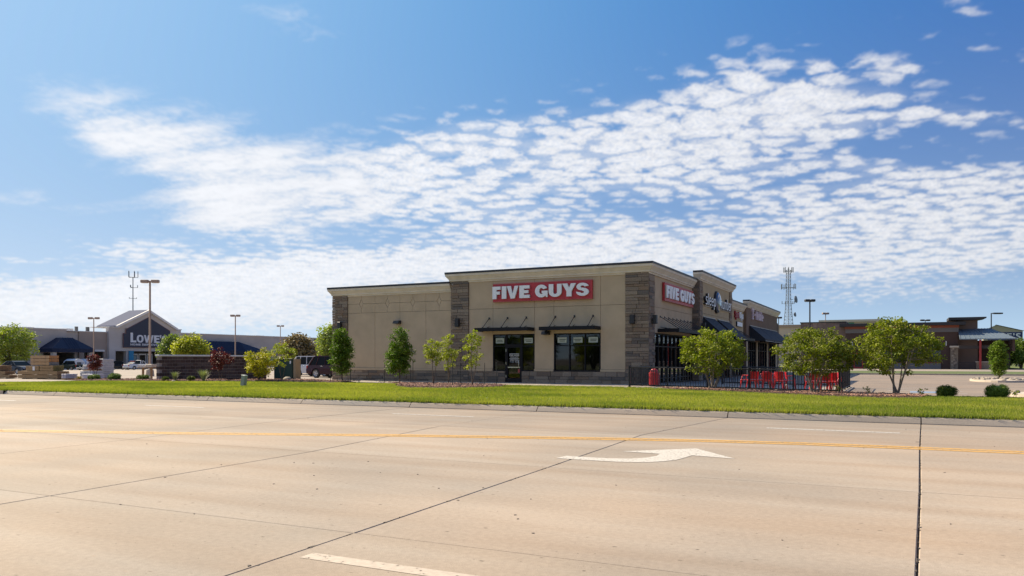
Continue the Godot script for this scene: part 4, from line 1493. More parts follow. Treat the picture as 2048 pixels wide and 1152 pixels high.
func build_signs() -> void:
	var base := Transform3D(Basis(Vector3.UP, TH), W(-12.0, 40.5, 0))
	var red := mat("sign_red", Color(0.50, 0.035, 0.045), 0.45)
	var pink := mat("sign_red_side", Color(0.50, 0.10, 0.10), 0.45)
	var white := mat("sign_white", Color(0.88, 0.88, 0.87), 0.4)
	var rim := mat("sign_letter_side", Color(0.35, 0.33, 0.32), 0.5)
	var spans := [["F", 0.004, 0.088], ["I", 0.103, 0.150], ["V", 0.157, 0.275], ["E", 0.287, 0.392], ["G", 0.448, 0.573], ["U", 0.586, 0.712], ["Y", 0.718, 0.852], ["S", 0.855, 0.975]]
	for k in 2:
		var w := 6.12 if k == 0 else 6.75
		var h := 0.97 if k == 0 else 0.95
		var t := thing("wall_sign", "long red panel sign with bold white capitals over the door and window" if k == 0 else "long red panel sign with bold white capitals on the shop's right side wall", "sign", base * (Vector3(-9.22, 4.84, 0.02) if k == 0 else Vector3(0.02, 4.82, -2.7)), TH if k == 0 else TH + PI / 2, "red panel signs with white capitals")
		var m := MB.new()
		m.cbox(Vector3(w * 0.5, h * 0.5, 0.07), Vector3(w, h, 0.14), 0.012)
		part(t, "panel", m.mesh(), red)
		for e in [0.0, 1.0]:
			part(t, "panel_edge", box_mesh(Vector3(w + 0.02, 0.05, 0.16), 0.008), pink, Vector3(w * 0.5, lerpf(-0.02, h + 0.02, e), 0.075))
		for q in spans:
			var hh: float = h * 0.74
			var x: float = w * q[1]
			var lw: float = w * (q[2] - q[1])
			part(t, "letter", heavy_mesh(q[0], lw, hh, 0.07), white, Vector3(x, h * 0.13, 0.20))
			part(t, "letter_return", heavy_mesh(q[0], lw, hh, 0.058), rim, Vector3(x, h * 0.13, 0.1415))
	# sleep number: dark raised letters with pale faces on both sides of a glossy oval
	var o := thing("wall_sign", "white lettered sign with a tall glossy blue oval on the taller shop section", "sign", base * Vector3(0.41, 5.02, -11.1), TH + PI / 2)
	var black := mat("letter_black", Color(0.02, 0.02, 0.025), 0.4)
	var f := font("Droid Sans", 400)
	letters(o, "sleep", f, 3.1, 1.0, 0.16, black, Vector3(0.1, -0.16, 0.0), Basis(), "letter_return")
	letters(o, "sleep", f, 3.1, 1.0, 0.012, white, Vector3(0.1, -0.16, 0.165))
	letters(o, "number", f, 3.7, 0.80, 0.16, black, Vector3(4.95, 0.06, 0.0), Basis(), "letter_return")
	letters(o, "number", f, 3.7, 0.80, 0.012, white, Vector3(4.95, 0.06, 0.165))
	var ov := MB.new()
	ov.ellipsoid(Vector3(4.05, 0.45, 0.12), Vector3(0.72, 0.70, 0.22), 14, 24)
	part(o, "oval", ov.mesh(), mat("sign_blue", Color(0.05, 0.085, 0.16), 0.12, {"coat": 1.0}))
	var ring := MB.new()
	ring.lathe([Vector2(0.76, -0.1), Vector2(0.79, 0.0), Vector2(0.76, 0.12), Vector2(0.66, 0.14)], 28, Vector3(4.05, 0.45, 0.02), Basis(Vector3.RIGHT, PI / 2))
	part(o, "oval_rim", ring.mesh(), black)
	var st := MB.new()
	st.box(Vector3(2.0, -0.0, 0.03), Vector3(3.4, 0.05, 0.05))
	st.box(Vector3(6.9, 0.02, 0.03), Vector3(4.0, 0.05, 0.05))
	part(o, "raceway", st.mesh(), mat("raceway", Color(0.4, 0.36, 0.3), 0.6))
	# Sport Clips
	var sc := thing("wall_sign", "small red and white lettered sign with a white panel under it", "sign", base * Vector3(0.01, 4.78, -23.9), TH + PI / 2)
	letters(sc, "Sport", font("Droid Sans", 700), 1.7, 0.72, 0.14, mat("letter_red", Color(0.35, 0.02, 0.03), 0.45), Vector3(0, -0.1, 0.0))
	letters(sc, "Clips", font("Droid Sans", 700), 1.6, 0.72, 0.14, white, Vector3(1.9, -0.1, 0.0))
	part(sc, "white_panel", box_mesh(Vector3(2.2, 0.34, 0.12), 0.01), white, Vector3(2.0, -0.42, 0.07))
	part(sc, "panel_box", box_mesh(Vector3(2.26, 0.40, 0.10), 0.01), black, Vector3(2.0, -0.42, 0.05))
	# T-Mobile
	var tmb := thing("wall_sign", "pale pink serif lettered sign on the brown end shop", "sign", base * Vector3(0.26, 5.0, -30.4), TH + PI / 2)
	var serif := font("Droid Serif", 700)
	var mag := mat("letter_pink", Color(0.66, 0.50, 0.54), 0.45)
	letters(tmb, "T", serif, 1.1, 0.95, 0.12, mag, Vector3(0, 0, 0))
	for x in [1.5, 1.95]:
		part(tmb, "dot", box_mesh(Vector3(0.2, 0.2, 0.1), 0.01), mag, Vector3(x, 0.45, 0.06))
	letters(tmb, "Mobile", font("Droid Sans", 700), 3.8, 0.85, 0.12, mag, Vector3(2.3, 0.03, 0))
	part(tmb, "dot", box_mesh(Vector3(0.2, 0.2, 0.1), 0.01), mag, Vector3(6.4, 0.45, 0.06))

# ---------- plants ----------
func leaf_mat(called: String, back: Color) -> StandardMaterial3D:
	return mat(called, Color(1, 1, 1), 0.6, {"vcol": true, "back": back, "spec": 0.35})

# leaves: folded diamonds scattered through clumps of [centre, radii, count]
func foliage(clumps: Array, size: float, ca: Color, cb: Color, drift := 0.35, hull := 0.5) -> ArrayMesh:
	var v := PackedVector3Array()
	var n := PackedVector3Array()
	var c := PackedColorArray()
	var idx := PackedInt32Array()
	for cl in clumps:
		var p0: Vector3 = cl[0]
		var r: Vector3 = cl[1]
		var tone := rng.randf()
		for i in cl[2]:
			var d := Vector3(rng.randfn(), rng.randfn(), rng.randfn()).normalized()
			var p := p0 + d * r * pow(rng.randf(), hull)
			var ax := Vector3(rng.randfn(), rng.randfn() * 0.6 - 0.25, rng.randfn()).normalized()
			var up := Vector3(rng.randfn() * 0.7, 1.0, rng.randfn() * 0.7).normalized()
			var sd := ax.cross(up).normalized()
			var nn := sd.cross(ax).normalized()
			var l := size * rng.randf_range(0.65, 1.3)
			var w := l * 0.36
			var k := v.size()
			var droop := nn * l * 0.12
			v.append_array([p, p + ax * l * 0.45 + sd * w + droop, p + ax * l - droop, p + ax * l * 0.45 - sd * w + droop])
			n.append_array([nn, (nn - sd * 0.3).normalized(), nn, (nn + sd * 0.3).normalized()])
			var col := ca.lerp(cb, clampf(tone * drift + rng.randf() * (1.0 - drift), 0, 1))
			c.append_array([col, col, col, col])
			idx.append_array([k, k + 2, k + 1, k, k + 3, k + 2])
	var a := []
	a.resize(Mesh.ARRAY_MAX)
	a[Mesh.ARRAY_VERTEX] = v
	a[Mesh.ARRAY_NORMAL] = n
	a[Mesh.ARRAY_COLOR] = c
	a[Mesh.ARRAY_INDEX] = idx
	var m := ArrayMesh.new()
	m.add_surface_from_arrays(Mesh.PRIMITIVE_TRIANGLES, a)
	return m

func branches(base: Vector3, tips: Array, centres: Array, r0: float, spread := 0.06) -> ArrayMesh:
	var m := MB.new()
	var nodes := []
	for tp in tips:
		var b := base + Vector3(rnd(-spread, spread), 0, rnd(-spread, spread))
		var mid: Vector3 = b.lerp(tp, 0.5) + Vector3(0, (tp.y - b.y) * 0.08, 0) + Vector3(rnd(-0.05, 0.05), 0, rnd(-0.05, 0.05)) * tp.y
		var pts := []
		var rr := []
		for i in 7:
			var f := i / 6.0
			pts.append(b.lerp(mid, f).lerp(mid.lerp(tp, f), f) + Vector3(rnd(-0.015, 0.015), 0, rnd(-0.015, 0.015)) * (1.0 if i > 0 else 0.0))
			rr.append(r0 * lerpf(1.0, 0.28, pow(f, 0.7)))
		m.tube(pts, rr, 7)
		for i in range(2, 7):
			nodes.append([pts[i], rr[i]])
	for ce in centres:
		var best = nodes[0]
		var bd := 1e9
		for nd in nodes:
			var d: float = nd[0].distance_to(ce) + maxf(0.0, nd[0].y - ce.y) * 1.5
			if d < bd:
				bd = d
				best = nd
		var a: Vector3 = best[0]
		if a.distance_to(ce) > 0.08:
			var mid2: Vector3 = a.lerp(ce, 0.55) + Vector3(0, -0.04, 0)
			m.tube([a, mid2, ce], [best[1] * 0.55, best[1] * 0.36, best[1] * 0.14], 5, false)
	return m.mesh()

# o: h top, y0 crown base, rx half width, n clumps, leaves per clump, clump radius, leaf size, stems, r0, shape power, lean
func tree(called: String, label: String, at: Vector3, o: Dictionary, group := "") -> Node3D:
	rng.seed = o.get("seed", 1)
	var t := thing(called, label, o.get("cat", "tree"), at, rnd(0, 0.6), group)
	var h: float = o.h
	var y0: float = o.y0
	var rx: float = o.rx
	var mid := (h + y0) * 0.5
	var hy := (h - y0) * 0.5
	var centres := []
	var clumps := []
	var cr: float = o.cr
	var pw: float = o.get("shape", 1.0)
	for i in o.n:
		var p := Vector3.ZERO
		for k in 30:
			var d := Vector3(rng.randfn(), rng.randfn(), rng.randfn()).normalized() * pow(rng.randf(), o.get("fill", 0.45))
			# shape > 0 widens the crown upwards, < 0 downwards
			var wd := 1.0 + pw * 0.35 * d.y
			p = Vector3(d.x * rx * wd, mid + d.y * hy, d.z * rx * wd)
			var ok := true
			for q in centres:
				if q.distance_to(p) < cr * o.get("gap", 0.6):
					ok = false
					break
			if ok:
				break
		p += Vector3(o.get("lean", 0.0) * (p.y - y0), 0, 0)
		centres.append(p)
		var s := rnd(0.7, 1.3)
		clumps.append([p, Vector3(cr, cr * 0.72, cr) * s, int(o.leaves * s)])
	var tips := []
	for i in o.stems:
		var a: float = TAU * i / o.stems + rnd(-0.4, 0.4)
		var f: float = 0.62 if o.stems > 1 else 0.05
		tips.append(Vector3(cos(a) * rx * f, lerpf(y0, h, rnd(0.55, 0.9)), sin(a) * rx * f))
	var bark: StandardMaterial3D = o.get("bark", mat("bark", Color(0.20, 0.145, 0.105), 0.9, {"tex": grey("bark_tex", 256, 0.06, 4, 81, 0.6, 1.0), "scale": 3.0, "world": false}))
	part(t, "trunk", branches(Vector3(0, -0.06, 0), tips, centres, o.r0, o.get("spread", 0.06)), bark)
	part(t, "crown", foliage(clumps, o.leaf, o.ca, o.cb, o.get("drift", 0.4)), leaf_mat(o.get("mat", "leaf"), o.get("back", Color(0.78, 0.84, 0.32))))
	return t

func clipped_bush(label: String, at: Vector3, r: Vector3, ca: Color, cb: Color, sd: int) -> void:
	rng.seed = sd
	var t := thing("clipped_bush", label, "bush", at, rnd(0, 3), "round clipped bushes")
	var core := MB.new()
	core.ellipsoid(Vector3(0, r.y * 0.98, 0), r * Vector3(0.86, 0.88, 0.86), 10, 14, 0.05, rng)
	part(t, "inner_growth", core.mesh(), mat("bush_core_%d" % sd, ca.lerp(cb, 0.5), 0.95))
	var cl := []
	for i in 170:
		var d := Vector3(rng.randfn(), rng.randfn(), rng.randfn()).normalized()
		d.y = maxf(d.y, -0.85)
		var sq := Vector3(signf(d.x) * pow(absf(d.x), 0.85), signf(d.y) * pow(absf(d.y), 0.8), signf(d.z) * pow(absf(d.z), 0.85))
		cl.append([Vector3(0, r.y * 1.0, 0) + sq * r * rnd(0.86, 0.97), Vector3.ONE * 0.075, 26])
	part(t, "leaves", foliage(cl, 0.035, ca, cb, 0.3), leaf_mat("leaf_clipped", Color(0.6, 0.75, 0.2)))
	var st := MB.new()
	st.tube([Vector3(0, -0.06, 0), Vector3(0, r.y * 0.7, 0)], [0.03, 0.02], 6)
	part(t, "stem", st.mesh(), mat("bark", Color()))

func blade_clump(called: String, label: String, at: Vector3, h: float, w: float, count: int, ca: Color, cb: Color, width: float, sd: int) -> void:
	rng.seed = sd
	var t := thing(called, label, "plant", at, 0.0)
	var m := MB.new()
	for i in count:
		var a := rnd(0, TAU)
		var out := Vector3(cos(a), 0, sin(a))
		var sdv := Vector3(-sin(a), 0, cos(a)) * width
		var o := out * rnd(0.0, 0.12) * w
		var reach: float = w * rnd(0.15, 1.0)
		var hh := h * rnd(0.55, 1.0)
		var p := [o, o + out * reach * 0.25 + Vector3(0, hh * 0.5, 0), o + out * reach * 0.62 + Vector3(0, hh * 0.85, 0), o + out * reach + Vector3(0, hh, 0)]
		var col := ca.lerp(cb, rng.randf())
		var n0 := m.v.size()
		for k in 2:
			var wa := 1.0 - k * 0.3
			m.quad(p[k] - sdv * wa, p[k] + sdv * wa, p[k + 1] + sdv * (wa - 0.3), p[k + 1] - sdv * (wa - 0.3))
		m.tri(p[2] - sdv * 0.4, p[2] + sdv * 0.4, p[3])
		for k in m.v.size() - n0:
			m.c.append(col)
	part(t, "blades", m.mesh(), leaf_mat("leaf_blade", Color(0.7, 0.75, 0.4)))

func stake(label: String, s: float, t: float, y: float, h: float) -> void:
	var m := MB.new()
	m.tube([Vector3(0, -0.1, 0), Vector3(rnd(-0.02, 0.02), h, 0)], [0.018, 0.016], 5)
	solo("tree_stake", m.mesh(), mat("stake_steel", Color(0.045, 0.05, 0.04), 0.7), label, "stake", W(s, t, y), 0.0, "thin dark stakes beside young trees")

func build_plants() -> void:
	var fresh_a := Color(0.14, 0.195, 0.022)
	var fresh_b := Color(0.40, 0.41, 0.05)
	var deep_a := Color(0.085, 0.145, 0.020)
	var deep_b := Color(0.235, 0.31, 0.038)
	# the three many-stemmed trees by the patio
	var pale := mat("pale_bark", Color(0.42, 0.34, 0.26), 0.9, {"tex": grey("bark_tex", 256, 0.06, 4, 81, 0.6, 1.0), "scale": 3.0, "world": false})
	var base := {"y0": 0.72, "n": 112, "leaves": 76, "cr": 0.26, "leaf": 0.098, "stems": 6, "r0": 0.042, "shape": -0.1, "fill": 0.36, "gap": 0.78, "bark": pale, "spread": 0.14, "drift": 0.45}
	tree("ornamental_tree", "multi-stemmed green tree in front of the glazed shop side, nearest the red bin", W(-7.5, 35.3, 0.11), base.merged({"h": 2.72, "rx": 1.42, "seed": 3, "ca": fresh_a, "cb": fresh_b}), "multi-stemmed trees along the patio")
	tree("ornamental_tree", "broad dense multi-stemmed tree in front of the patio fence and red chairs", W(-3.2, 34.6, 0.07), base.merged({"h": 2.78, "rx": 1.62, "n": 138, "seed": 8, "ca": fresh_a * 0.8, "cb": fresh_b * 0.82, "lean": 0.12, "y0": 0.62}), "multi-stemmed trees along the patio")
	tree("ornamental_tree", "leggy multi-stemmed tree standing alone at the end of the mulch bed", W(-0.15, 34.2, 0.14), base.merged({"h": 2.90, "rx": 1.55, "n": 122, "seed": 14, "ca": fresh_a * 0.85, "cb": fresh_b * 0.9, "y0": 0.62, "lean": 0.05}), "multi-stemmed trees along the patio")
	# columnar trees on the lawn edge
	var column := {"y0": 0.30, "n": 120, "leaves": 60, "cr": 0.24, "leaf": 0.10, "stems": 1, "r0": 0.05, "shape": -0.25, "fill": 0.34, "gap": 0.5, "ca": deep_a, "cb": deep_b, "mat": "leaf_deep", "back": Color(0.68, 0.80, 0.26)}
	tree("columnar_tree", "slender columnar green tree by the far left stone pillar", W(-29.3, 36.65, 0.15), column.merged({"h": 3.22, "rx": 0.60, "seed": 5}), "columnar trees by the shop front")
	tree("columnar_tree", "stout columnar green tree in front of the blank left wing", W(-25.2, 36.6, 0.17), column.merged({"h": 3.05, "rx": 0.74, "seed": 6, "n": 140}), "columnar trees by the shop front")
	tree("columnar_tree", "columnar green tree on the rocky island in the right lot", W(6.1, 63.3, 0.05), column.merged({"h": 2.75, "rx": 0.50, "seed": 7, "leaf": 0.14, "leaves": 40}))
	# three thin saplings in the bark bed
	var sap := {"y0": 0.75, "n": 36, "leaves": 36, "cr": 0.18, "leaf": 0.09, "stems": 3, "r0": 0.024, "shape": 0.2, "fill": 0.4, "gap": 0.9, "ca": Color(0.24, 0.29, 0.03), "cb": Color(0.52, 0.52, 0.07), "spread": 0.02}
	tree("sapling", "thin pale sapling, leftmost of three in the bark bed", W(-21.45, 34.2, 0.19), sap.merged({"h": 2.45, "rx": 0.46, "n": 32, "seed": 31}), "saplings in the bark bed")
	tree("sapling", "fuller middle sapling of three in the bark bed, before the stone pillar", W(-21.65, 36.0, 0.19), sap.merged({"h": 2.65, "rx": 0.50, "n": 46, "seed": 32}), "saplings in the bark bed")
	tree("sapling", "tallest thin sapling, rightmost of three in the bark bed", W(-18.6, 33.2, 0.19), sap.merged({"h": 2.80, "rx": 0.50, "n": 40, "seed": 33, "lean": 0.06}), "saplings in the bark bed")
	rng.seed = 9
	for q in [[-30.0, 36.5, 0.9, "left of the slender columnar tree"], [-28.6, 36.6, 0.9, "right of the slender columnar tree"], [-26.0, 36.3, 1.1, "left of the stout columnar tree"], [-24.3, 36.4, 1.0, "right of the stout columnar tree"],
			[-22.3, 33.6, 1.25, "left of the leftmost sapling"], [-20.3, 35.0, 1.15, "between the leftmost and middle saplings"], [-19.6, 36.3, 1.15, "right of the middle sapling"], [-19.0, 32.0, 1.2, "in front of the rightmost sapling"], [-17.7, 34.0, 1.2, "right of the rightmost sapling"]]:
		stake("thin dark stake " + q[3], q[0], q[1], 0.15, q[2])
	# plants along the dark block wall
	tree("young_tree", "thin light green young tree beside the green utility cabinet", W(-32.9, 35.6, 0.17), sap.merged({"h": 2.55, "rx": 0.82, "n": 60, "seed": 41, "stems": 4, "y0": 0.7}))
	tree("shrub", "bright yellow-green shrub at the right end of the dark block wall", W(-34.6, 35.6, 0.15), {"cat": "shrub", "h": 1.95, "y0": 0.3, "rx": 0.98, "n": 80, "leaves": 50, "cr": 0.22, "leaf": 0.10, "stems": 6, "r0": 0.02, "shape": 0.5, "fill": 0.4, "gap": 0.6, "ca": Color(0.34, 0.34, 0.025), "cb": Color(0.66, 0.55, 0.05), "seed": 42, "spread": 0.1})
	var plum := {"y0": 0.62, "n": 42, "leaves": 42, "cr": 0.19, "leaf": 0.095, "stems": 3, "r0": 0.018, "fill": 0.4, "gap": 0.7, "ca": Color(0.07, 0.02, 0.018), "cb": Color(0.24, 0.08, 0.055), "mat": "leaf_plum", "back": Color(0.7, 0.25, 0.2), "spread": 0.02}
	tree("plum_tree", "small purple-leaved tree in front of the dark block wall", W(-36.6, 34.4, 0.14), plum.merged({"h": 1.98, "rx": 0.68, "seed": 43}), "purple-leaved small trees")
	tree("plum_tree", "small purple-leaved tree among the white wrapped pallets", W(-47.9, 34.3, 0.05), plum.merged({"h": 1.72, "rx": 0.42, "seed": 44, "n": 34, "leaves": 50}), "purple-leaved small trees")
	blade_clump("ornamental_grass", "smaller grey-green spiky plant at the left of the dark block wall", W(-38.7, 32.9, 0.15), 0.66, 0.38, 170, Color(0.20, 0.23, 0.11), Color(0.38, 0.40, 0.24), 0.012, 51)
	blade_clump("ornamental_grass", "larger grey-green spiky plant in front of the dark block wall", W(-36.7, 33.2, 0.15), 0.80, 0.52, 230, Color(0.20, 0.23, 0.11), Color(0.38, 0.40, 0.24), 0.013, 52)
	blade_clump("ornamental_grass", "tan tuft of ornamental grass beside the lumber stacks", W(-45.6, 31.6, 0.06), 0.42, 0.36, 260, Color(0.20, 0.14, 0.04), Color(0.36, 0.25, 0.08), 0.010, 53)
	clipped_bush("round clipped dark bush nearest the white wrapped pallets", W(-44.9, 32.1, 0.06), Vector3(0.36, 0.24, 0.36), deep_a * 0.7, deep_b * 0.8, 61)
	clipped_bush("round clipped dark bush below the white parked pickup", W(-43.4, 32.4, 0.08), Vector3(0.37, 0.27, 0.37), deep_a * 0.7, deep_b * 0.8, 62)
	clipped_bush("low clipped dark bush under the mailboxes", W(-42.1, 33.4, 0.10), Vector3(0.36, 0.21, 0.36), deep_a * 0.7, deep_b * 0.8, 63)
	clipped_bush("tiny clipped yellowish bush by the smaller spiky plant", W(-39.4, 32.8, 0.14), Vector3(0.17, 0.13, 0.17), Color(0.1, 0.12, 0.02), Color(0.2, 0.2, 0.03), 64)
	clipped_bush("tiny clipped yellowish bush by the larger spiky plant", W(-37.6, 33.1, 0.14), Vector3(0.19, 0.16, 0.19), Color(0.1, 0.12, 0.02), Color(0.2, 0.2, 0.03), 65)
	clipped_bush("dark clipped bush right of the mulch bed, nearer the leggy tree", W(1.55, 33.3, 0.03), Vector3(0.33, 0.235, 0.33), deep_a * 0.55, deep_b * 0.6, 66)
	clipped_bush("bright green clipped bush at the far right of the lawn", W(3.15, 33.2, 0.03), Vector3(0.40, 0.27, 0.40), deep_a * 0.9, Color(0.17, 0.23, 0.03), 67)
	for q in [[0.75, 33.5, 71, "between the leggy tree and the dark clipped bush"], [3.75, 33.6, 72, "right of the bright clipped bush"], [-1.2, 34.9, 73, "left of the leggy tree in the mulch"], [-2.35, 35.6, 74, "at the foot of the patio fence end"]]:
		rng.seed = q[2]
		tree("small_weed", "spindly small weed " + q[3], W(q[0], q[1], 0.06), {"cat": "weed", "h": 0.34, "y0": 0.08, "rx": 0.14, "n": 9, "leaves": 9, "cr": 0.06, "leaf": 0.06, "stems": 2, "r0": 0.006, "ca": fresh_a, "cb": fresh_b, "seed": q[2], "spread": 0.01})
	# trees farther back on the left
	var big := {"n": 150, "leaves": 46, "cr": 0.75, "leaf": 0.27, "stems": 4, "r0": 0.16, "shape": -0.2, "fill": 0.36, "gap": 0.55, "spread": 0.1}
	tree("shade_tree", "large light green shade tree at the left edge behind the lumber", W(-106.0, 64.0, -0.33), big.merged({"h": 6.5, "y0": 0.9, "rx": 2.8, "seed": 81, "ca": Color(0.20, 0.26, 0.045), "cb": Color(0.46, 0.50, 0.11)}), "shade trees of the left parking lot")
	tree("shade_tree", "grey-green round tree just right of the big store's lettering", W(-79.9, 67.6, -0.13), big.merged({"h": 4.5, "y0": 1.0, "rx": 1.2, "n": 90, "cr": 0.5, "leaf": 0.2, "seed": 82, "ca": Color(0.15, 0.21, 0.06), "cb": Color(0.33, 0.40, 0.13)}), "shade trees of the left parking lot")
	tree("shade_tree", "yellow-green round tree behind the dark block wall", W(-69.0, 60.7, -0.05), big.merged({"h": 4.0, "y0": 0.8, "rx": 1.55, "n": 90, "cr": 0.5, "leaf": 0.2, "seed": 83, "ca": Color(0.29, 0.32, 0.035), "cb": Color(0.58, 0.56, 0.08)}), "shade trees of the left parking lot")
	tree("shade_tree", "brownish olive flowering tree behind the utility cabinet", W(-52.0, 58.5, 0.0), big.merged({"h": 3.75, "y0": 0.7, "rx": 1.3, "n": 90, "cr": 0.5, "leaf": 0.19, "seed": 84, "ca": Color(0.12, 0.12, 0.045), "cb": Color(0.40, 0.32, 0.19), "mat": "leaf_olive", "back": Color(0.6, 0.55, 0.3)}), "shade trees of the left parking lot")
	tree("shade_tree", "tall pale green tree behind the left end of the shop", W(-55.2, 67.6, -0.01), big.merged({"h": 5.2, "y0": 0.8, "rx": 1.5, "n": 110, "cr": 0.5, "leaf": 0.2, "seed": 85, "ca": Color(0.26, 0.33, 0.08), "cb": Color(0.50, 0.55, 0.18), "shape": -0.6}), "shade trees of the left parking lot")
	# trees at the far right
	for q in [[14.4, 138.0, 3.7, 1.5, 91, "dark green far tree just behind the columnar tree of the right lot"], [16.7, 143.5, 4.4, 1.9, 92, "dark green far tree at the right edge of the view"], [26.0, 160.0, 6.0, 3.0, 93, "tall far tree just beyond the right edge of the view"], [19.5, 205.0, 5.4, 3.2, 94, "farthest dark tree under the gabled roadside sign"]]:
		tree("far_tree", q[5], W(q[0], q[1], 0.0), big.merged({"h": q[2], "y0": 0.9, "rx": q[3], "n": 70, "leaves": 40, "cr": 0.8, "leaf": 0.32, "seed": q[4], "ca": Color(0.09, 0.14, 0.03), "cb": Color(0.22, 0.29, 0.06)}), "far trees at the right")
	# trees across the road behind the camera, which the shop windows mirror
	var q := 0
	for p in [[-66.0, -30.0, 6.6, 3.2], [-58.0, -34.0, 5.2, 3.0], [-50.0, -29.0, 6.8, 3.4], [-42.5, -33.0, 5.0, 3.0], [-35.0, -28.0, 5.6, 3.2], [-74.0, -33.0, 6.0, 3.4]]:
		tree("far_tree", "dense green tree across the road behind the viewer, number %s from the left" % ["two", "three", "four", "five", "six", "one"][q], W(p[0], p[1], 0.0), big.merged({"h": p[2], "y0": 0.8, "rx": p[3], "n": 80, "leaves": 40, "cr": 0.9, "leaf": 0.42, "seed": 120 + q, "ca": Color(0.07, 0.11, 0.02), "cb": Color(0.18, 0.24, 0.05)}), "trees across the road")
		q += 1

# ---------- patio: fence, chairs, tables, bin ----------
func fence_run(f: Node3D, a: Vector2, b: Vector2, posts: int) -> void:
	var black := mat("fence_black", Color(0.016, 0.016, 0.018), 0.5, {"metal": 0.1})
	var n := int(a.distance_to(b) / 0.118)
	var pick := box_mesh(Vector3(0.022, 0.84, 0.022))
	var post := box_mesh(Vector3(0.07, 1.04, 0.07), 0.006)
	var dir := (b - a).normalized()
	var bas := Basis(Vector3.UP, atan2(dir.y, dir.x))
	var P := func(q: Vector2, y: float): return Vector3(q.x, y, -q.y)
	for i in range(1, n):
		var q := a.lerp(b, float(i) / n)
		part(f, "picket", pick, black, P.call(q, base_y(q.x - 12.0) + 0.53), bas)
	for i in posts:
		var q := a.lerp(b, float(i) / (posts - 1))
		part(f, "post", post, black, P.call(q, base_y(q.x - 12.0) + 0.52), bas)
		part(f, "post_foot", box_mesh(Vector3(0.13, 0.02, 0.13)), black, P.call(q, base_y(q.x - 12.0) + 0.01), bas)
	for y in [0.10, 0.955]:
		var segs := posts - 1
		for i in segs:
			var q := a.lerp(b, float(i) / segs)
			var r := a.lerp(b, float(i + 1) / segs)
			var m := MB.new()
			m.tube([P.call(q + dir * 0.03, base_y(q.x - 12.0) + y), P.call(r - dir * 0.03, base_y(r.x - 12.0) + y)], [0.031, 0.031], 4)
			part(f, "rail", m.mesh(), black)

func chair_proto(label: String) -> Node3D:
	var c := thing("patio_chair", label, "chair", Vector3.ZERO, 0.0, "red metal chairs on the patio")
	c.set_meta("called", "patio_chair")
	var red := mat("chair_red", Color(0.52, 0.022, 0.030), 0.32, {"coat": 0.5})
	var m := MB.new()
	m.cbox(Vector3(0, 0.445, 0), Vector3(0.42, 0.03, 0.42), 0.012)
	m.box(Vector3(0, 0.415, 0.19), Vector3(0.40, 0.04, 0.02))
	m.box(Vector3(0, 0.415, -0.19), Vector3(0.40, 0.04, 0.02))
	part(c, "seat", m.mesh(), red)
	m = MB.new()
	# curved sheet back with a wide panel
	for i in 8:
		var a0 := lerpf(-1.0, 1.0, i / 8.0)
		var a1 := lerpf(-1.0, 1.0, (i + 1) / 8.0)
		var p := func(a, y): return Vector3(sin(a * 0.95) * 0.255, y, -0.20 - (y - 0.45) * 0.17 + (1.0 - cos(a * 0.95)) * 0.16)
		m.quad(p.call(a1, 0.50), p.call(a0, 0.50), p.call(a0, 0.84), p.call(a1, 0.84))
		var o := Vector3(0, 0, 0.012)
		m.quad(p.call(a0, 0.50) + o, p.call(a1, 0.50) + o, p.call(a1, 0.84) + o, p.call(a0, 0.84) + o)
		m.quad(p.call(a0, 0.84) + o, p.call(a1, 0.84) + o, p.call(a1, 0.84), p.call(a0, 0.84))
	part(c, "backrest", m.mesh(), red)
	for sx in [-1, 1]:
		var ar := MB.new()
		ar.tube([Vector3(sx * 0.23, 0.66, -0.18), Vector3(sx * 0.26, 0.66, 0.12), Vector3(sx * 0.24, 0.46, 0.18)], [0.016, 0.016, 0.014], 6)
		part(c, "armrest", ar.mesh(), red)
		for sz in [-1, 1]:
			var lg := MB.new()
			var b := [Vector3(sx * 0.17, 0.43, sz * 0.17), Vector3(sx * 0.235, 0.0, sz * 0.235)]
			lg.tube(b, [0.034, 0.022], 4)
			part(c, "leg", lg.mesh(), red)
	return c

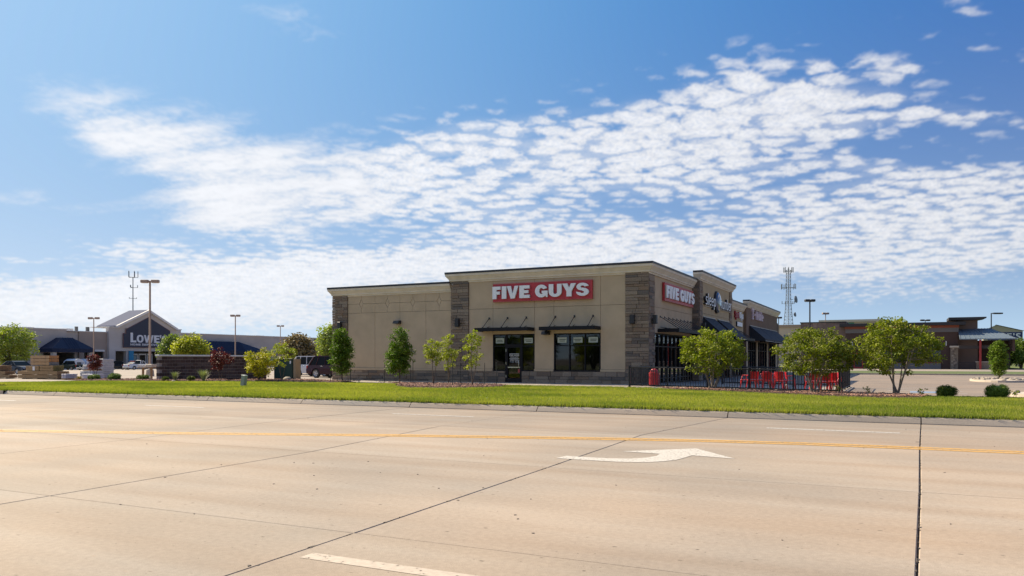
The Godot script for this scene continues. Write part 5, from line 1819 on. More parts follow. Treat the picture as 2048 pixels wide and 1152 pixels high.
func build_patio() -> void:
	rng.seed = 33
	var f := thing("patio_fence", "black metal picket fence round the patio", "fence", W(-12.0, 0.0, 0.0))
	fence_run(f, Vector2(0.25, 36.5), Vector2(9.65, 36.5), 6)
	fence_run(f, Vector2(9.65, 36.56), Vector2(9.65, 44.0), 5)
	fence_run(f, Vector2(9.59, 44.0), Vector2(3.2, 44.0), 4)
	fence_run(f, Vector2(0.25, 36.56), Vector2(0.25, 40.3), 3)
	# litter bin
	var b := thing("litter_bin", "red domed litter bin inside the fence by the stone pillar", "bin", W(-10.95, 38.0, base_y(-10.95)))
	var red := mat("bin_red", Color(0.42, 0.025, 0.035), 0.45)
	var m := MB.new()
	m.lathe([Vector2(0.0, 0.0), Vector2(0.235, 0.0), Vector2(0.245, 0.03), Vector2(0.245, 0.64), Vector2(0.26, 0.65), Vector2(0.26, 0.68), Vector2(0.235, 0.69)], 24)
	part(b, "barrel", m.mesh(), red)
	for i in 24:
		var a := TAU * i / 24.0
		part(b, "slat", box_mesh(Vector3(0.05, 0.60, 0.014), 0.004), red, Vector3(cos(a) * 0.25, 0.335, sin(a) * 0.25), Basis(Vector3.UP, PI / 2 - a))
	m = MB.new()
	m.lathe([Vector2(0.205, 0.68), Vector2(0.20, 0.74), Vector2(0.18, 0.80), Vector2(0.14, 0.845), Vector2(0.07, 0.872), Vector2(0.0, 0.878)], 24)
	part(b, "dome_lid", m.mesh(), red)
	part(b, "flap", box_mesh(Vector3(0.24, 0.15, 0.02), 0.01), mat("bin_flap", Color(0.25, 0.02, 0.025), 0.5), Vector3(0.0, 0.755, 0.185), Basis(Vector3.RIGHT, -0.35))
	# tables and chairs
	for q in [[-5.45, 38.2, "square red table ringed by six red chairs at the middle of the patio"], [-2.95, 37.9, "square red table at the right end of the patio"]]:
		var t := thing("patio_table", q[2], "table", W(q[0], q[1], base_y(q[0])), TH + 0.1, "red patio tables")
		m = MB.new()
		m.cbox(Vector3(0, 0.735, 0), Vector3(0.85, 0.03, 0.85), 0.012)
		part(t, "table_top", m.mesh(), mat("chair_red", Color(0.58, 0.025, 0.032), 0.32, {"coat": 0.5}))
		m = MB.new()
		m.tube([Vector3(0, 0.02, 0), Vector3(0, 0.72, 0)], [0.04, 0.04], 8)
		part(t, "pedestal", m.mesh(), mat("fence_black", Color()))
		m = MB.new()
		m.box(Vector3(0, 0.015, 0), Vector3(0.6, 0.03, 0.07))
		m.box(Vector3(0, 0.016, 0), Vector3(0.07, 0.028, 0.6))
		part(t, "base", m.mesh(), mat("fence_black", Color()))
	var c := chair_proto("red metal chair at the left end of the middle table, side on to the road")
	var spots := [[-6.5, 37.7, 1.75, ""], [-6.1, 37.35, 0.55, "red metal chair at the near left corner of the middle table"], [-5.45, 37.35, 0.1, "red metal chair with its back to the road at the middle table"], [-4.9, 37.6, -0.35, "red metal chair at the near right corner of the middle table"], [-4.55, 38.2, -1.5, "red metal chair at the right end of the middle table"], [-5.2, 39.15, 3.3, "red metal chair on the far side of the middle table"],
		[-3.55, 37.4, 0.6, "red metal chair at the left of the right-hand table"], [-2.95, 37.15, 0.05, "red metal chair with its back to the road at the right-hand table"], [-2.62, 37.45, -0.4, "red metal chair nearest the right fence corner"], [-2.75, 38.8, 3.0, "red metal chair on the far side of the right-hand table"], [-5.9, 38.9, 2.6, "red metal chair at the far left corner of the middle table"], [-3.5, 38.3, 1.6, "red metal chair between the two patio tables"]]
	for i in spots.size():
		var q: Array = spots[i]
		var at := W(q[0], q[1], base_y(q[0]))
		# back towards the road when turn is 0: the chair's front looks along +z of its own frame
		var turn: float = TH + PI + q[2]
		if i == 0:
			c.position = at
			c.rotation.y = turn
		else:
			copy(c, at, turn, q[3])
	# two little pale path lights
	for q in [[-4.55, 36.75, "left of the pair of little pale path lights behind the fence"], [-4.25, 36.75, "right of the pair of little pale path lights behind the fence"]]:
		m = MB.new()
		m.tube([Vector3(0, 0, 0), Vector3(0, 0.26, 0)], [0.012, 0.012], 6)
		m.lathe([Vector2(0.0, 0.25), Vector2(0.035, 0.26), Vector2(0.035, 0.30), Vector2(0.0, 0.32)], 8)
		solo("path_light", m.mesh(), mat("pale_plastic", Color(0.6, 0.58, 0.52), 0.5), q[2], "path light", W(q[0], q[1], base_y(q[0])), 0.0, "little pale path lights")

# ---------- cars ----------
func loft(m: MB, outline: Array, hw: Callable) -> void:
	# closed side outline of (x, y), half width by point, chamfered towards the sides
	var k := outline.size()
	var poly := PackedVector2Array(outline)
	var ccw := not Geometry2D.is_polygon_clockwise(poly)
	for i in k:
		var a: Vector2 = outline[i]
		var b: Vector2 = outline[(i + 1) % k]
		var wa: float = hw.call(a)
		var wb: float = hw.call(b)
		if ccw:
			m.quad(Vector3(a.x, a.y, -wa), Vector3(b.x, b.y, -wb), Vector3(b.x, b.y, wb), Vector3(a.x, a.y, wa))
		else:
			m.quad(Vector3(b.x, b.y, -wb), Vector3(a.x, a.y, -wa), Vector3(a.x, a.y, wa), Vector3(b.x, b.y, wb))
	var t := Geometry2D.triangulate_polygon(poly)
	for i in range(0, t.size(), 3):
		var q := [poly[t[i]], poly[t[i + 1]], poly[t[i + 2]]]
		if (q[1] - q[0]).cross(q[2] - q[0]) < 0:
			q = [q[0], q[2], q[1]]
		m.tri(Vector3(q[0].x, q[0].y, hw.call(q[0])), Vector3(q[1].x, q[1].y, hw.call(q[1])), Vector3(q[2].x, q[2].y, hw.call(q[2])))
		m.tri(Vector3(q[0].x, q[0].y, -hw.call(q[0])), Vector3(q[2].x, q[2].y, -hw.call(q[2])), Vector3(q[1].x, q[1].y, -hw.call(q[1])))

func car(kind: String, label: String, paint: Color, at: Vector3, turn: float, called := "parked_car") -> void:
	var category := "pickup" if kind == "pickup" else "car"
	var c := thing(called, label, category, at, turn, "parked vehicles")
	var pm := mat("paint_%s" % paint.to_html(), paint, 0.35, {"coat": 0.15, "spec": 0.3})
	var gl := mat("car_glass", Color(0.012, 0.014, 0.016), 0.08, {"spec": 0.2})
	var trim := mat("car_trim", Color(0.02, 0.02, 0.02), 0.6)
	var L: float = {"suv": 4.75, "sedan": 4.6, "van": 5.0, "pickup": 5.6}[kind]
	var Wd := 0.93
	var R := 0.36 if kind != "sedan" else 0.33
	var xr := -L * 0.5 + (0.98 if kind != "pickup" else 1.15)
	var xf := L * 0.5 - 0.93
	var belt: float = {"suv": 1.02, "sedan": 0.90, "van": 1.02, "pickup": 1.06}[kind]
	var sill := 0.28
	var h2 := L * 0.5
	# lower body with wheel arches
	var o := [Vector2(-h2 + 0.04, sill + 0.06)]
	for x in [xr, xf]:
		for i in 9:
			var a := PI - PI * i / 8.0
			o.append(Vector2(x + (R + 0.07) * cos(a), sill + (R + 0.13) * sin(a)))
	o.append_array([Vector2(h2 - 0.06, sill + 0.04), Vector2(h2, sill + 0.2), Vector2(h2 - 0.02, belt - 0.28), Vector2(h2 - 0.12, belt - 0.14), Vector2(h2 - 0.55, belt - 0.06), Vector2(h2 - 1.35, belt + 0.02), Vector2(-h2 + 0.3, belt + 0.03), Vector2(-h2 + 0.06, belt - 0.05), Vector2(-h2, sill + 0.35)])
	var m := MB.new()
	loft(m, o, func(p): return Wd - 0.10 * smoothstep(belt - 0.35, belt + 0.05, p.y) - 0.05 * smoothstep(h2 - 0.6, h2, absf(p.x)))
	part(c, "body", m.mesh(), pm)
	# cabin
	var roof: float = {"suv": 1.72, "sedan": 1.42, "van": 1.70, "pickup": 1.80}[kind]
	var rear: float = {"suv": -h2 + 0.22, "sedan": -h2 + 0.75, "van": -h2 + 0.2, "pickup": -0.35}[kind]
	var rake: float = {"suv": 0.35, "sedan": 0.75, "van": 0.3, "pickup": 0.18}[kind]
	var fx: float = h2 - {"suv": 1.35, "sedan": 1.3, "van": 1.05, "pickup": 1.75}[kind]
	var cab := [Vector2(rear, belt), Vector2(fx, belt), Vector2(fx - 0.68, roof - 0.05), Vector2(fx - 1.0, roof), Vector2(rear + rake + 0.3, roof), Vector2(rear + rake, roof - 0.05)]
	var hwc := func(p): return lerpf(Wd - 0.10, Wd - 0.27, clampf((p.y - belt) / (roof - belt), 0, 1))
	m = MB.new()
	loft(m, cab, hwc)
	part(c, "windows", m.mesh(), gl)
	m = MB.new()
	var rf := [Vector2(fx - 0.66, roof - 0.055), Vector2(fx - 0.98, roof + 0.012), Vector2(rear + rake + 0.28, roof + 0.012), Vector2(rear + rake - 0.03, roof - 0.055)]
	loft(m, rf, func(p): return hwc.call(p) + 0.012)
	part(c, "roof", m.mesh(), pm)
	m = MB.new()
	for sz in [-1.0, 1.0]:
		for pl in [[fx, fx - 0.68, 0.05], [lerpf(rear, fx, 0.52), lerpf(rear + rake, fx - 0.7, 0.55), 0.045], [rear + 0.06, rear + rake + 0.08, 0.09], [rear + (0.75 if kind != "pickup" else 0.3), rear + rake + 0.55, 0.05]]:
			var a := Vector3(pl[0], belt, sz * (Wd - 0.095))
			var b := Vector3(pl[1], roof - 0.05, sz * (Wd - 0.262))
			m.tube([a, b], [pl[2], pl[2] * 0.9], 4)
	part(c, "pillars", m.mesh(), pm)
	if kind == "pickup":
		m = MB.new()
		m.box(Vector3(-h2 + 1.15, belt + 0.035, 0), Vector3(1.9, 0.02, 1.45))
		part(c, "bed_cover", m.mesh(), trim)
	for x in [xr, xf]:
		for sz in [-1.0, 1.0]:
			var w := Node3D.new()
			w.name = "wheel"
			c.add_child(w, true)
			w.position = Vector3(x, R, sz * (Wd - 0.13))
			w.rotation.x = PI / 2 * sz
			var ty := MB.new()
			ty.lathe([Vector2(R * 0.62, -0.10), Vector2(R * 0.93, -0.11), Vector2(R, -0.08), Vector2(R, 0.08), Vector2(R * 0.93, 0.11), Vector2(R * 0.62, 0.10)], 20)
			part(w, "tyre", ty.mesh(), trim)
			var ri := MB.new()
			ri.lathe([Vector2(R * 0.66, 0.03), Vector2(R * 0.64, 0.11), Vector2(R * 0.58, 0.09), Vector2(R * 0.56, 0.02), Vector2(0.0, 0.02)], 20)
			for k in 5:
				ri.box(Vector3(cos(TAU * k / 5) * R * 0.33, 0.07, sin(TAU * k / 5) * R * 0.33), Vector3(R * 0.6, 0.04, 0.07), Basis(Vector3.UP, -TAU * k / 5))
			part(w, "rim", ri.mesh(), mat("alloy", Color(0.5, 0.5, 0.52), 0.3, {"metal": 0.9}))
	for sz in [-1.0, 1.0]:
		part(c, "tail_light", box_mesh(Vector3(0.14, 0.30 if kind != "sedan" else 0.18, 0.16), 0.02), mat("tail_red", Color(0.35, 0.012, 0.012), 0.2), Vector3(-h2 + 0.06, belt - 0.2, sz * (Wd - 0.15)))
		part(c, "headlight", box_mesh(Vector3(0.2, 0.14, 0.3), 0.03), mat("lamp_clear", Color(0.6, 0.6, 0.62), 0.15), Vector3(h2 - 0.14, belt - 0.26, sz * (Wd - 0.24)))
		part(c, "mirror", box_mesh(Vector3(0.12, 0.14, 0.2), 0.03), pm, Vector3(fx - 0.35, belt + 0.1, sz * (Wd + 0.02)))
		for k in 2:
			part(c, "door_handle", box_mesh(Vector3(0.17, 0.03, 0.03), 0.005), mat("steel", Color(0.6, 0.6, 0.6), 0.25, {"metal": 1.0}), Vector3(lerpf(xr + 0.55, xf - 0.95, k), belt - 0.1, sz * (Wd - 0.015)))
	m = MB.new()
	for x in [-h2 + 0.02, h2 - 0.03]:
		m.cbox(Vector3(x, sill + 0.16, 0), Vector3(0.16, 0.2, Wd * 1.75), 0.03)
	part(c, "bumper", m.mesh(), trim if kind != "pickup" else mat("steel", Color()))
	part(c, "licence_plate", box_mesh(Vector3(0.02, 0.15, 0.3)), mat("plate", Color(0.6, 0.6, 0.62), 0.5), Vector3(-h2 - 0.01, belt - 0.32, 0))

func far_at(u: float, d: float) -> Vector3:
	# a point of the site d metres deep, u metres to the side of the camera's axis
	var s := C * u - S * d
	return W(s, S * u + C * d, lot_y(s) + 0.02)

func build_cars() -> void:
	var away := TH + PI / 2
	car("suv", "dark maroon SUV parked at the left end of the shop", Color(0.045, 0.012, 0.018), W(-39.5, 48.9, 0.02), TH)
	car("suv", "white crossover parked left of the dark maroon SUV", Color(0.62, 0.62, 0.62), W(-44.4, 52.4, 0.02), TH)
	car("pickup", "white pickup in the left lot behind the mailboxes", Color(0.70, 0.70, 0.70), far_at(-70.5, 148.0), away)
	car("van", "black minivan in the left lot before the big store", Color(0.012, 0.013, 0.015), far_at(-76.8, 152.0), away - 0.25)
	car("sedan", "silver-white car partly behind the black minivan", Color(0.55, 0.56, 0.58), far_at(-82.0, 158.0), away)
	car("sedan", "white sedan nose showing right of the black minivan", Color(0.66, 0.66, 0.66), far_at(-77.0, 160.0), away)
	car("suv", "red car parked deep in the left lot before the store doors", Color(0.30, 0.02, 0.02), far_at(-79.0, 166.0), away)
	car("pickup", "dark green pickup between the lumber and the purple-leaved tree", Color(0.010, 0.022, 0.016), far_at(-84.0, 149.0), TH + PI)
	car("sedan", "dark navy car behind the left lumber stacks", Color(0.012, 0.016, 0.03), far_at(-53.0, 84.0), TH)
	# red ride-on mowers lined up under the blue canopy
	rng.seed = 71
	for q in [[-93.5, 152.0, "red ride-on mower nearest the right white shed"], [-95.6, 151.0, "red ride-on mower before the left white shed"], [-97.8, 150.0, "red ride-on mower leftmost of the row"]]:
		var t := thing("ride_on_mower", q[2], "mower", far_at(q[0], q[1]), TH + 0.4, "red ride-on mowers")
		var red := mat("mower_red", Color(0.45, 0.02, 0.02), 0.35)
		part(t, "bonnet", box_mesh(Vector3(0.8, 0.4, 0.55), 0.08), red, Vector3(0.45, 0.65, 0))
		part(t, "mower_deck", box_mesh(Vector3(1.6, 0.2, 0.9), 0.05), red, Vector3(0, 0.36, 0))
		part(t, "seat", box_mesh(Vector3(0.4, 0.5, 0.45), 0.08), mat("car_trim", Color()), Vector3(-0.45, 0.85, 0))
		for x in [-0.5, 0.6]:
			for z in [-0.45, 0.45]:
				var w := MB.new()
				w.lathe([Vector2(0.0, -0.1), Vector2(0.26, -0.1), Vector2(0.26, 0.1), Vector2(0.0, 0.1)], 12, Vector3.ZERO, Basis(Vector3.RIGHT, PI / 2))
				part(t, "wheel", w.mesh(), mat("car_trim", Color()), Vector3(x, 0.26, z))

# ---------- lumber yard bits, wall, mailboxes, pedestal ----------
func bundle(label: String, s0: float, s1: float, t0: float, depth: float, y0: float, y1: float, mt: Material, endm: Material) -> void:
	var t := thing("lumber_bundle", label, "lumber", W((s0 + s1) * 0.5, t0 + depth * 0.5, y0), TH, "lumber bundles stacked at the drive")
	var layers := maxi(2, int((y1 - y0) / 0.085))
	var lh := (y1 - y0 - 0.03) / layers
	var L := s1 - s0
	var across := maxi(3, int(depth / 0.16))
	var m := MB.new()
	var e := MB.new()
	for i in layers:
		for k in across:
			var l := L - rnd(0.0, 0.06)
			var z := -depth * 0.5 + depth * (k + 0.5) / across
			var p := Vector3(rnd(-0.015, 0.015), 0.03 + lh * (i + 0.5), z + rnd(-0.006, 0.006))
			m.box(p, Vector3(l, lh - 0.006, depth / across - 0.006))
			e.box(p + Vector3(l * 0.5 + 0.003, 0, 0), Vector3(0.006, lh - 0.012, depth / across - 0.012))
	part(t, "boards", m.mesh(), mt)
	part(t, "board_ends", e.mesh(), endm)
	var b := MB.new()
	for x in [-L * 0.38, 0.0, L * 0.38]:
		b.box(Vector3(x, 0.015, 0), Vector3(0.09, 0.03, depth))
	part(t, "bearers", b.mesh(), endm)
	var st := MB.new()
	for x in [-L * 0.3, L * 0.3]:
		st.box(Vector3(x, (y1 - y0) * 0.5, depth * 0.5 + 0.004), Vector3(0.02, y1 - y0 - 0.02, 0.004))
	part(t, "strap", st.mesh(), mat("strap", Color(0.25, 0.2, 0.14), 0.6))

func build_yard() -> void:
	rng.seed = 55
	var grain := grey("wood", 512, 0.02, 4, 101, 0.72, 1.0)
	var pine := mat("treated_pine", Color(0.47, 0.31, 0.15), 0.85, {"tex": grain, "scale": 0.9})
	var pine2 := mat("fresh_pine", Color(0.60, 0.39, 0.20), 0.85, {"tex": grain, "scale": 0.9})
	var dark := mat("board_end", Color(0.22, 0.14, 0.075), 0.9)
	var olive := mat("board_end_olive", Color(0.17, 0.14, 0.05), 0.9)
	var orange := mat("board_end_orange", Color(0.40, 0.19, 0.07), 0.9)
	var t0 := 36.6
	bundle("long bottom lumber bundle nearest the lawn", -60.0, -55.25, t0, 0.95, 0.02, 0.305, pine, dark)
	bundle("long second lumber bundle lying on the bottom one", -60.0, -55.3, t0, 0.95, 0.31, 0.60, pine, dark)
	bundle("short dark-ended lumber bundle at the left of the third tier", -59.1, -57.5, t0 + 0.05, 0.85, 0.605, 0.98, pine, olive)
	bundle("olive-ended lumber bundle of the third tier, lower one", -57.42, -55.83, t0 + 0.05, 0.85, 0.605, 0.81, pine, olive)
	bundle("olive-ended lumber bundle of the third tier, upper one", -57.42, -55.83, t0 + 0.05, 0.85, 0.815, 1.02, pine, olive)
	bundle("fresh lumber bundle with banded grey ends, lowest of the top three", -58.6, -56.35, t0 + 0.1, 0.75, 1.03, 1.26, pine2, mat("board_end_grey", Color(0.22, 0.21, 0.2), 0.9))
	bundle("fresh lumber bundle in the middle of the top three", -58.6, -56.35, t0 + 0.1, 0.75, 1.265, 1.51, pine2, orange)
	bundle("fresh lumber bundle on the very top of the stack", -58.6, -56.35, t0 + 0.1, 0.75, 1.515, 1.76, pine2, orange)
	bundle("bottom lumber bundle of the stack cut by the left edge", -64.5, -61.0, t0, 0.62, 0.02, 0.28, pine, dark)
	bundle("second lumber bundle of the stack cut by the left edge", -64.5, -61.56, t0, 0.8, 0.285, 0.56, pine, dark)
	bundle("dark top lumber bundle of the stack cut by the left edge", -65.2, -62.2, t0, 0.9, 0.565, 1.0, pine, dark)
	solo("paper_tag", box_mesh(Vector3(0.26, 0.30, 0.006)), mat("tag_white", Color(0.75, 0.75, 0.75), 0.8), "white paper tag hanging on the lumber stack", "tag", W(-58.1, t0 + 0.035, 0.79))
	# wrapped pallets
	var wrap := mat("white_wrap", Color(0.55, 0.54, 0.56), 0.4, {"tex": grey("blotch", 512, 0.012, 4, 8, 0.82, 1.0), "scale": 0.7})
	var wrap2 := mat("lilac_wrap", Color(0.45, 0.44, 0.50), 0.5)
	for q in [[-52.3, 37.2, 1.3, 0.0, 0.62, 5, "white wrapped pallet of bags at the back, lower tier", wrap], [-52.2, 37.2, 0.9, 0.64, 0.42, 5, "white wrapped pallet of bags on top of another", wrap], [-51.3, 36.6, 1.2, 0.0, 0.42, 4, "low lilac pallet of bags behind the round bushes", wrap2], [-53.3, 36.2, 0.5, 0.0, 0.42, 5, "lilac pallet of bags beside the lumber end", wrap2], [-52.6, 38.6, 0.5, 0.0, 1.5, 9, "tallest white pallet stack behind the purple-leaved tree", wrap]]:
		var p := thing("bag_pallet", q[6], "pallet", W(q[0], q[1], q[3] + 0.02), TH, "wrapped pallets of bags")
		var lh: float = (q[4] - 0.1) / q[5]
		for i in q[5]:
			for k in 2:
				part(p, "bag", box_mesh(Vector3(q[2] * 0.5 - 0.01, lh - 0.006, 0.9 + rnd(-0.03, 0.03)), 0.018), q[7], Vector3((k - 0.5) * q[2] * 0.5 + rnd(-0.012, 0.012), 0.1 + lh * (i + 0.5), rnd(-0.012, 0.012)))
		part(p, "pallet_base", box_mesh(Vector3(q[2], 0.09, 0.92)), mat("pallet_wood", Color(0.3, 0.2, 0.11), 0.9), Vector3(0, 0.045, 0))
	# dark block wall with a pale cap
	var wl := thing("block_wall", "dark brown block wall with a pale cap beside the drive", "wall", W(-41.2, 33.85, 0.0), TH)
	var blocks := []
	for i in 4:
		blocks.append(mat("dark_block_%d" % i, Color(0.088, 0.050, 0.038).lerp(Color(0.14, 0.085, 0.065), i / 3.0), 0.9, {"tex": tex.get("stone_tex"), "scale": 1.0}))
	var light := mat("light_block", Color(0.17, 0.118, 0.095), 0.9, {"tex": tex.get("stone_tex"), "scale": 1.0})
	var core := MB.new()
	core.bx(Vector3(-0.28, 0.0, -0.02), Vector3(-0.02, 1.66, -9.2))
	part(wl, "mortar", core.mesh(), mat("wall_mortar", Color(0.33, 0.27, 0.23), 0.95))
	for r in 8:
		var z := 0.0 if r % 2 == 0 else -0.2
		var y := 0.02 + r * 0.205
		while z > -9.2:
			var l := minf(0.4, 9.2 + z)
			if l > 0.06:
				part(wl, "block", box_mesh(Vector3(0.30, 0.185, l - 0.02), 0.012), blocks[rng.randi() % 4] if r % 2 == 0 or rng.randf() < 0.6 else light, Vector3(-0.15, y + 0.1, z - l * 0.5))
			z -= l
	part(wl, "cap", box_mesh(Vector3(0.40, 0.10, 9.3), 0.012), mat("cap_stone", Color(0.80, 0.77, 0.72), 0.7), Vector3(-0.15, 1.72, -4.6))
	# utility cabinet
	var ub := thing("utility_cabinet", "dark green utility cabinet with a tan side panel and white label", "cabinet", W(-38.3, 43.0, 0.02), TH)
	var green := mat("cabinet_green", Color(0.020, 0.045, 0.035), 0.5)
	part(ub, "cabinet_body", box_mesh(Vector3(1.7, 1.45, 0.9), 0.02), green, Vector3(-0.9, 0.73, 0))
	part(ub, "side_panel", box_mesh(Vector3(0.2, 1.48, 0.55), 0.015), mat("cabinet_tan", Color(0.33, 0.25, 0.15), 0.85), Vector3(0.07, 0.74, 0.1))
	part(ub, "cabinet_lid", box_mesh(Vector3(1.8, 0.05, 1.0), 0.01), green, Vector3(-0.92, 1.48, 0))
	for k in 2:
		part(ub, "cabinet_door", box_mesh(Vector3(0.78, 1.25, 0.03), 0.008), mat("cabinet_green_door", Color(0.026, 0.055, 0.042), 0.45), Vector3(-1.3 + k * 0.82, 0.72, 0.465))
	part(ub, "warning_label", box_mesh(Vector3(0.13, 0.2, 0.004)), mat("tag_white", Color()), Vector3(-0.2, 1.25, 0.485))
	# mailboxes on a timber stand
	var mb := thing("mailbox_stand", "row of white mailboxes on a timber stand with two posts", "mailboxes", W(-46.85, 37.5, 0.03), TH)
	var timber := mat("stand_timber", Color(0.30, 0.19, 0.10), 0.9)
	for x in [-0.42, 0.42]:
		part(mb, "post", box_mesh(Vector3(0.12, 0.86, 0.12), 0.01), timber, Vector3(x, 0.42, 0))
	part(mb, "shelf", box_mesh(Vector3(1.5, 0.05, 0.5), 0.008), timber, Vector3(0, 0.87, 0))
	for k in 4:
		var bm := MB.new()
		var pr := PackedVector2Array([Vector2(-0.08, 0.0), Vector2(0.08, 0.0)])
		for i in 7:
			pr.append(Vector2(0.08 * cos(PI * i / 6), 0.12 + 0.08 * sin(PI * i / 6)))
		bm.prism(pr, -0.24, 0.24)
		var bo := part(mb, "mailbox", bm.mesh(), mat("mailbox_white", Color(0.72, 0.70, 0.67), 0.4), Vector3(-0.62 + k * 0.19, 0.897, 0))
		part(bo, "mailbox_door", box_mesh(Vector3(0.13, 0.15, 0.008)), mat("mailbox_door", Color(0.55, 0.5, 0.46), 0.5), Vector3(0, 0.09, 0.245))
	part(mb, "parcel_box", box_mesh(Vector3(0.6, 0.22, 0.46), 0.02), mat("parcel_tan", Color(0.5, 0.42, 0.33), 0.6), Vector3(0.42, 1.008, 0))
	# leaning utility pedestal on the lawn
	var pd := thing("utility_pedestal", "grey-green utility pedestal leaning on the lawn", "pedestal", W(-28.2, 27.9, lawn_y(-28.2, 27.9) - 0.04), TH)
	pd.rotation.z = -0.17
	part(pd, "pedestal_body", box_mesh(Vector3(0.24, 0.56, 0.20), 0.02), mat("pedestal_green", Color(0.27, 0.30, 0.25), 0.55), Vector3(0, 0.28, 0))
	part(pd, "pedestal_cap", box_mesh(Vector3(0.26, 0.07, 0.22), 0.02), mat("pedestal_green", Color()), Vector3(0, 0.57, 0))
	# small boulders and valve cover
	rng.seed = 91
	var rockm := mat("rock", Color(0.45, 0.385, 0.315), 0.9, {"tex": tex.get("stone_tex"), "scale": 1.5})
	for q in [[-33.7, 36.95, 0.24, "pale landscape boulder at the left wing corner, by the slender columnar tree"], [-38.0, 32.2, 0.11, "small white stone on the lawn edge between the spiky plants"], [-27.2, 35.5, 0.1, "small white stone at the lawn edge right of the slender columnar tree"]]:
		var r := MB.new()
		r.ellipsoid(Vector3(0, q[2] * 0.45, 0), Vector3(q[2] * 1.3, q[2] * 0.7, q[2]), 6, 9, 0.14, rng)
		solo("boulder", r.mesh(), rockm, q[3], "rock", W(q[0], q[1], 0.14), rnd(0, 3), "pale landscape stones")
	var vc := MB.new()
	vc.lathe([Vector2(0.17, -0.02), Vector2(0.17, 0.05), Vector2(0.15, 0.06), Vector2(0.0, 0.062)], 16)
	solo("valve_cover", vc.mesh(), mat("valve_green", Color(0.05, 0.16, 0.11), 0.6), "small round green valve cover at the left end of the patio mulch", "valve cover", W(-10.1, 35.2, lawn_y(-10.1, 35.2)), 0.0)
	# rocky island round the columnar tree of the right lot
	for k in 2:
		var isl := structure("traffic_island")
		var ring := MB.new()
		var ctr: Vector2 = [Vector2(6.0, 62.5), Vector2(5.0, 37.6)][k]
		var rad: Vector2 = [Vector2(1.7, 3.6), Vector2(1.0, 1.5)][k]
		var pp := PackedVector2Array()
		for i in 28:
			pp.append(Vector2(cos(TAU * i / 28), sin(TAU * i / 28)) * rad)
		ring.prism(pp, -0.1, 0.12, Transform3D(Basis(Vector3.UP, TH) * Basis(Vector3.RIGHT, -PI / 2), W(ctr.x, ctr.y, 0)))
		part(isl, "island_kerb", ring.mesh(), mat("island_concrete", Color(0.52, 0.45, 0.37), 0.9))
		for i in 46 if k == 0 else 16:
			var a := rnd(0, TAU)
			var rr := sqrt(rng.randf()) * 0.88
			var r := MB.new()
			r.ellipsoid(Vector3.ZERO, Vector3(rnd(0.08, 0.2), rnd(0.05, 0.11), rnd(0.08, 0.18)), 5, 7, 0.15, rng)
			part(isl, "rock", r.mesh(), rockm, W(ctr.x + cos(a) * rad.x * rr, ctr.y + sin(a) * rad.y * rr, 0.15))

# ---------- light poles and masts ----------
func light_pole(label: String, at: Vector3, h: float, col: Color, heads: Array, head_size: Vector3, r := 0.085, turn := 0.0, footing := true) -> void:
	var t := thing("light_pole", label, "light pole", at, turn, "parking lot light poles")
	var pm := mat("pole_%s" % col.to_html(), col, 0.6)
	var m := MB.new()
	m.tube([Vector3(0, 0.0, 0), Vector3(0, h, 0)], [r, r * 0.8], 4)
	part(t, "pole", m.mesh(), pm)
	if footing:
		m = MB.new()
		m.lathe([Vector2(0.0, -0.1), Vector2(0.36, -0.1), Vector2(0.36, 0.0), Vector2(0.30, 0.55), Vector2(0.26, 0.6), Vector2(0.0, 0.6)], 14)
		part(t, "footing", m.mesh(), mat("kerb_plain", Color()))
	for x in heads:
		var hd := MB.new()
		hd.cbox(Vector3(x, h - 0.05, 0), head_size, 0.04)
		part(t, "lamp_head", hd.mesh(), pm)
		part(t, "lens", box_mesh(Vector3(head_size.x * 0.7, 0.03, head_size.z * 0.7)), mat("lamp_clear", Color(0.6, 0.6, 0.62), 0.15), Vector3(x, h - 0.05 - head_size.y * 0.5 - 0.012, 0))
		var ar := MB.new()
		ar.box(Vector3(x * 0.3, h - 0.05, 0), Vector3(absf(x) * 0.6, 0.09, 0.09))
		part(t, "arm", ar.mesh(), pm)

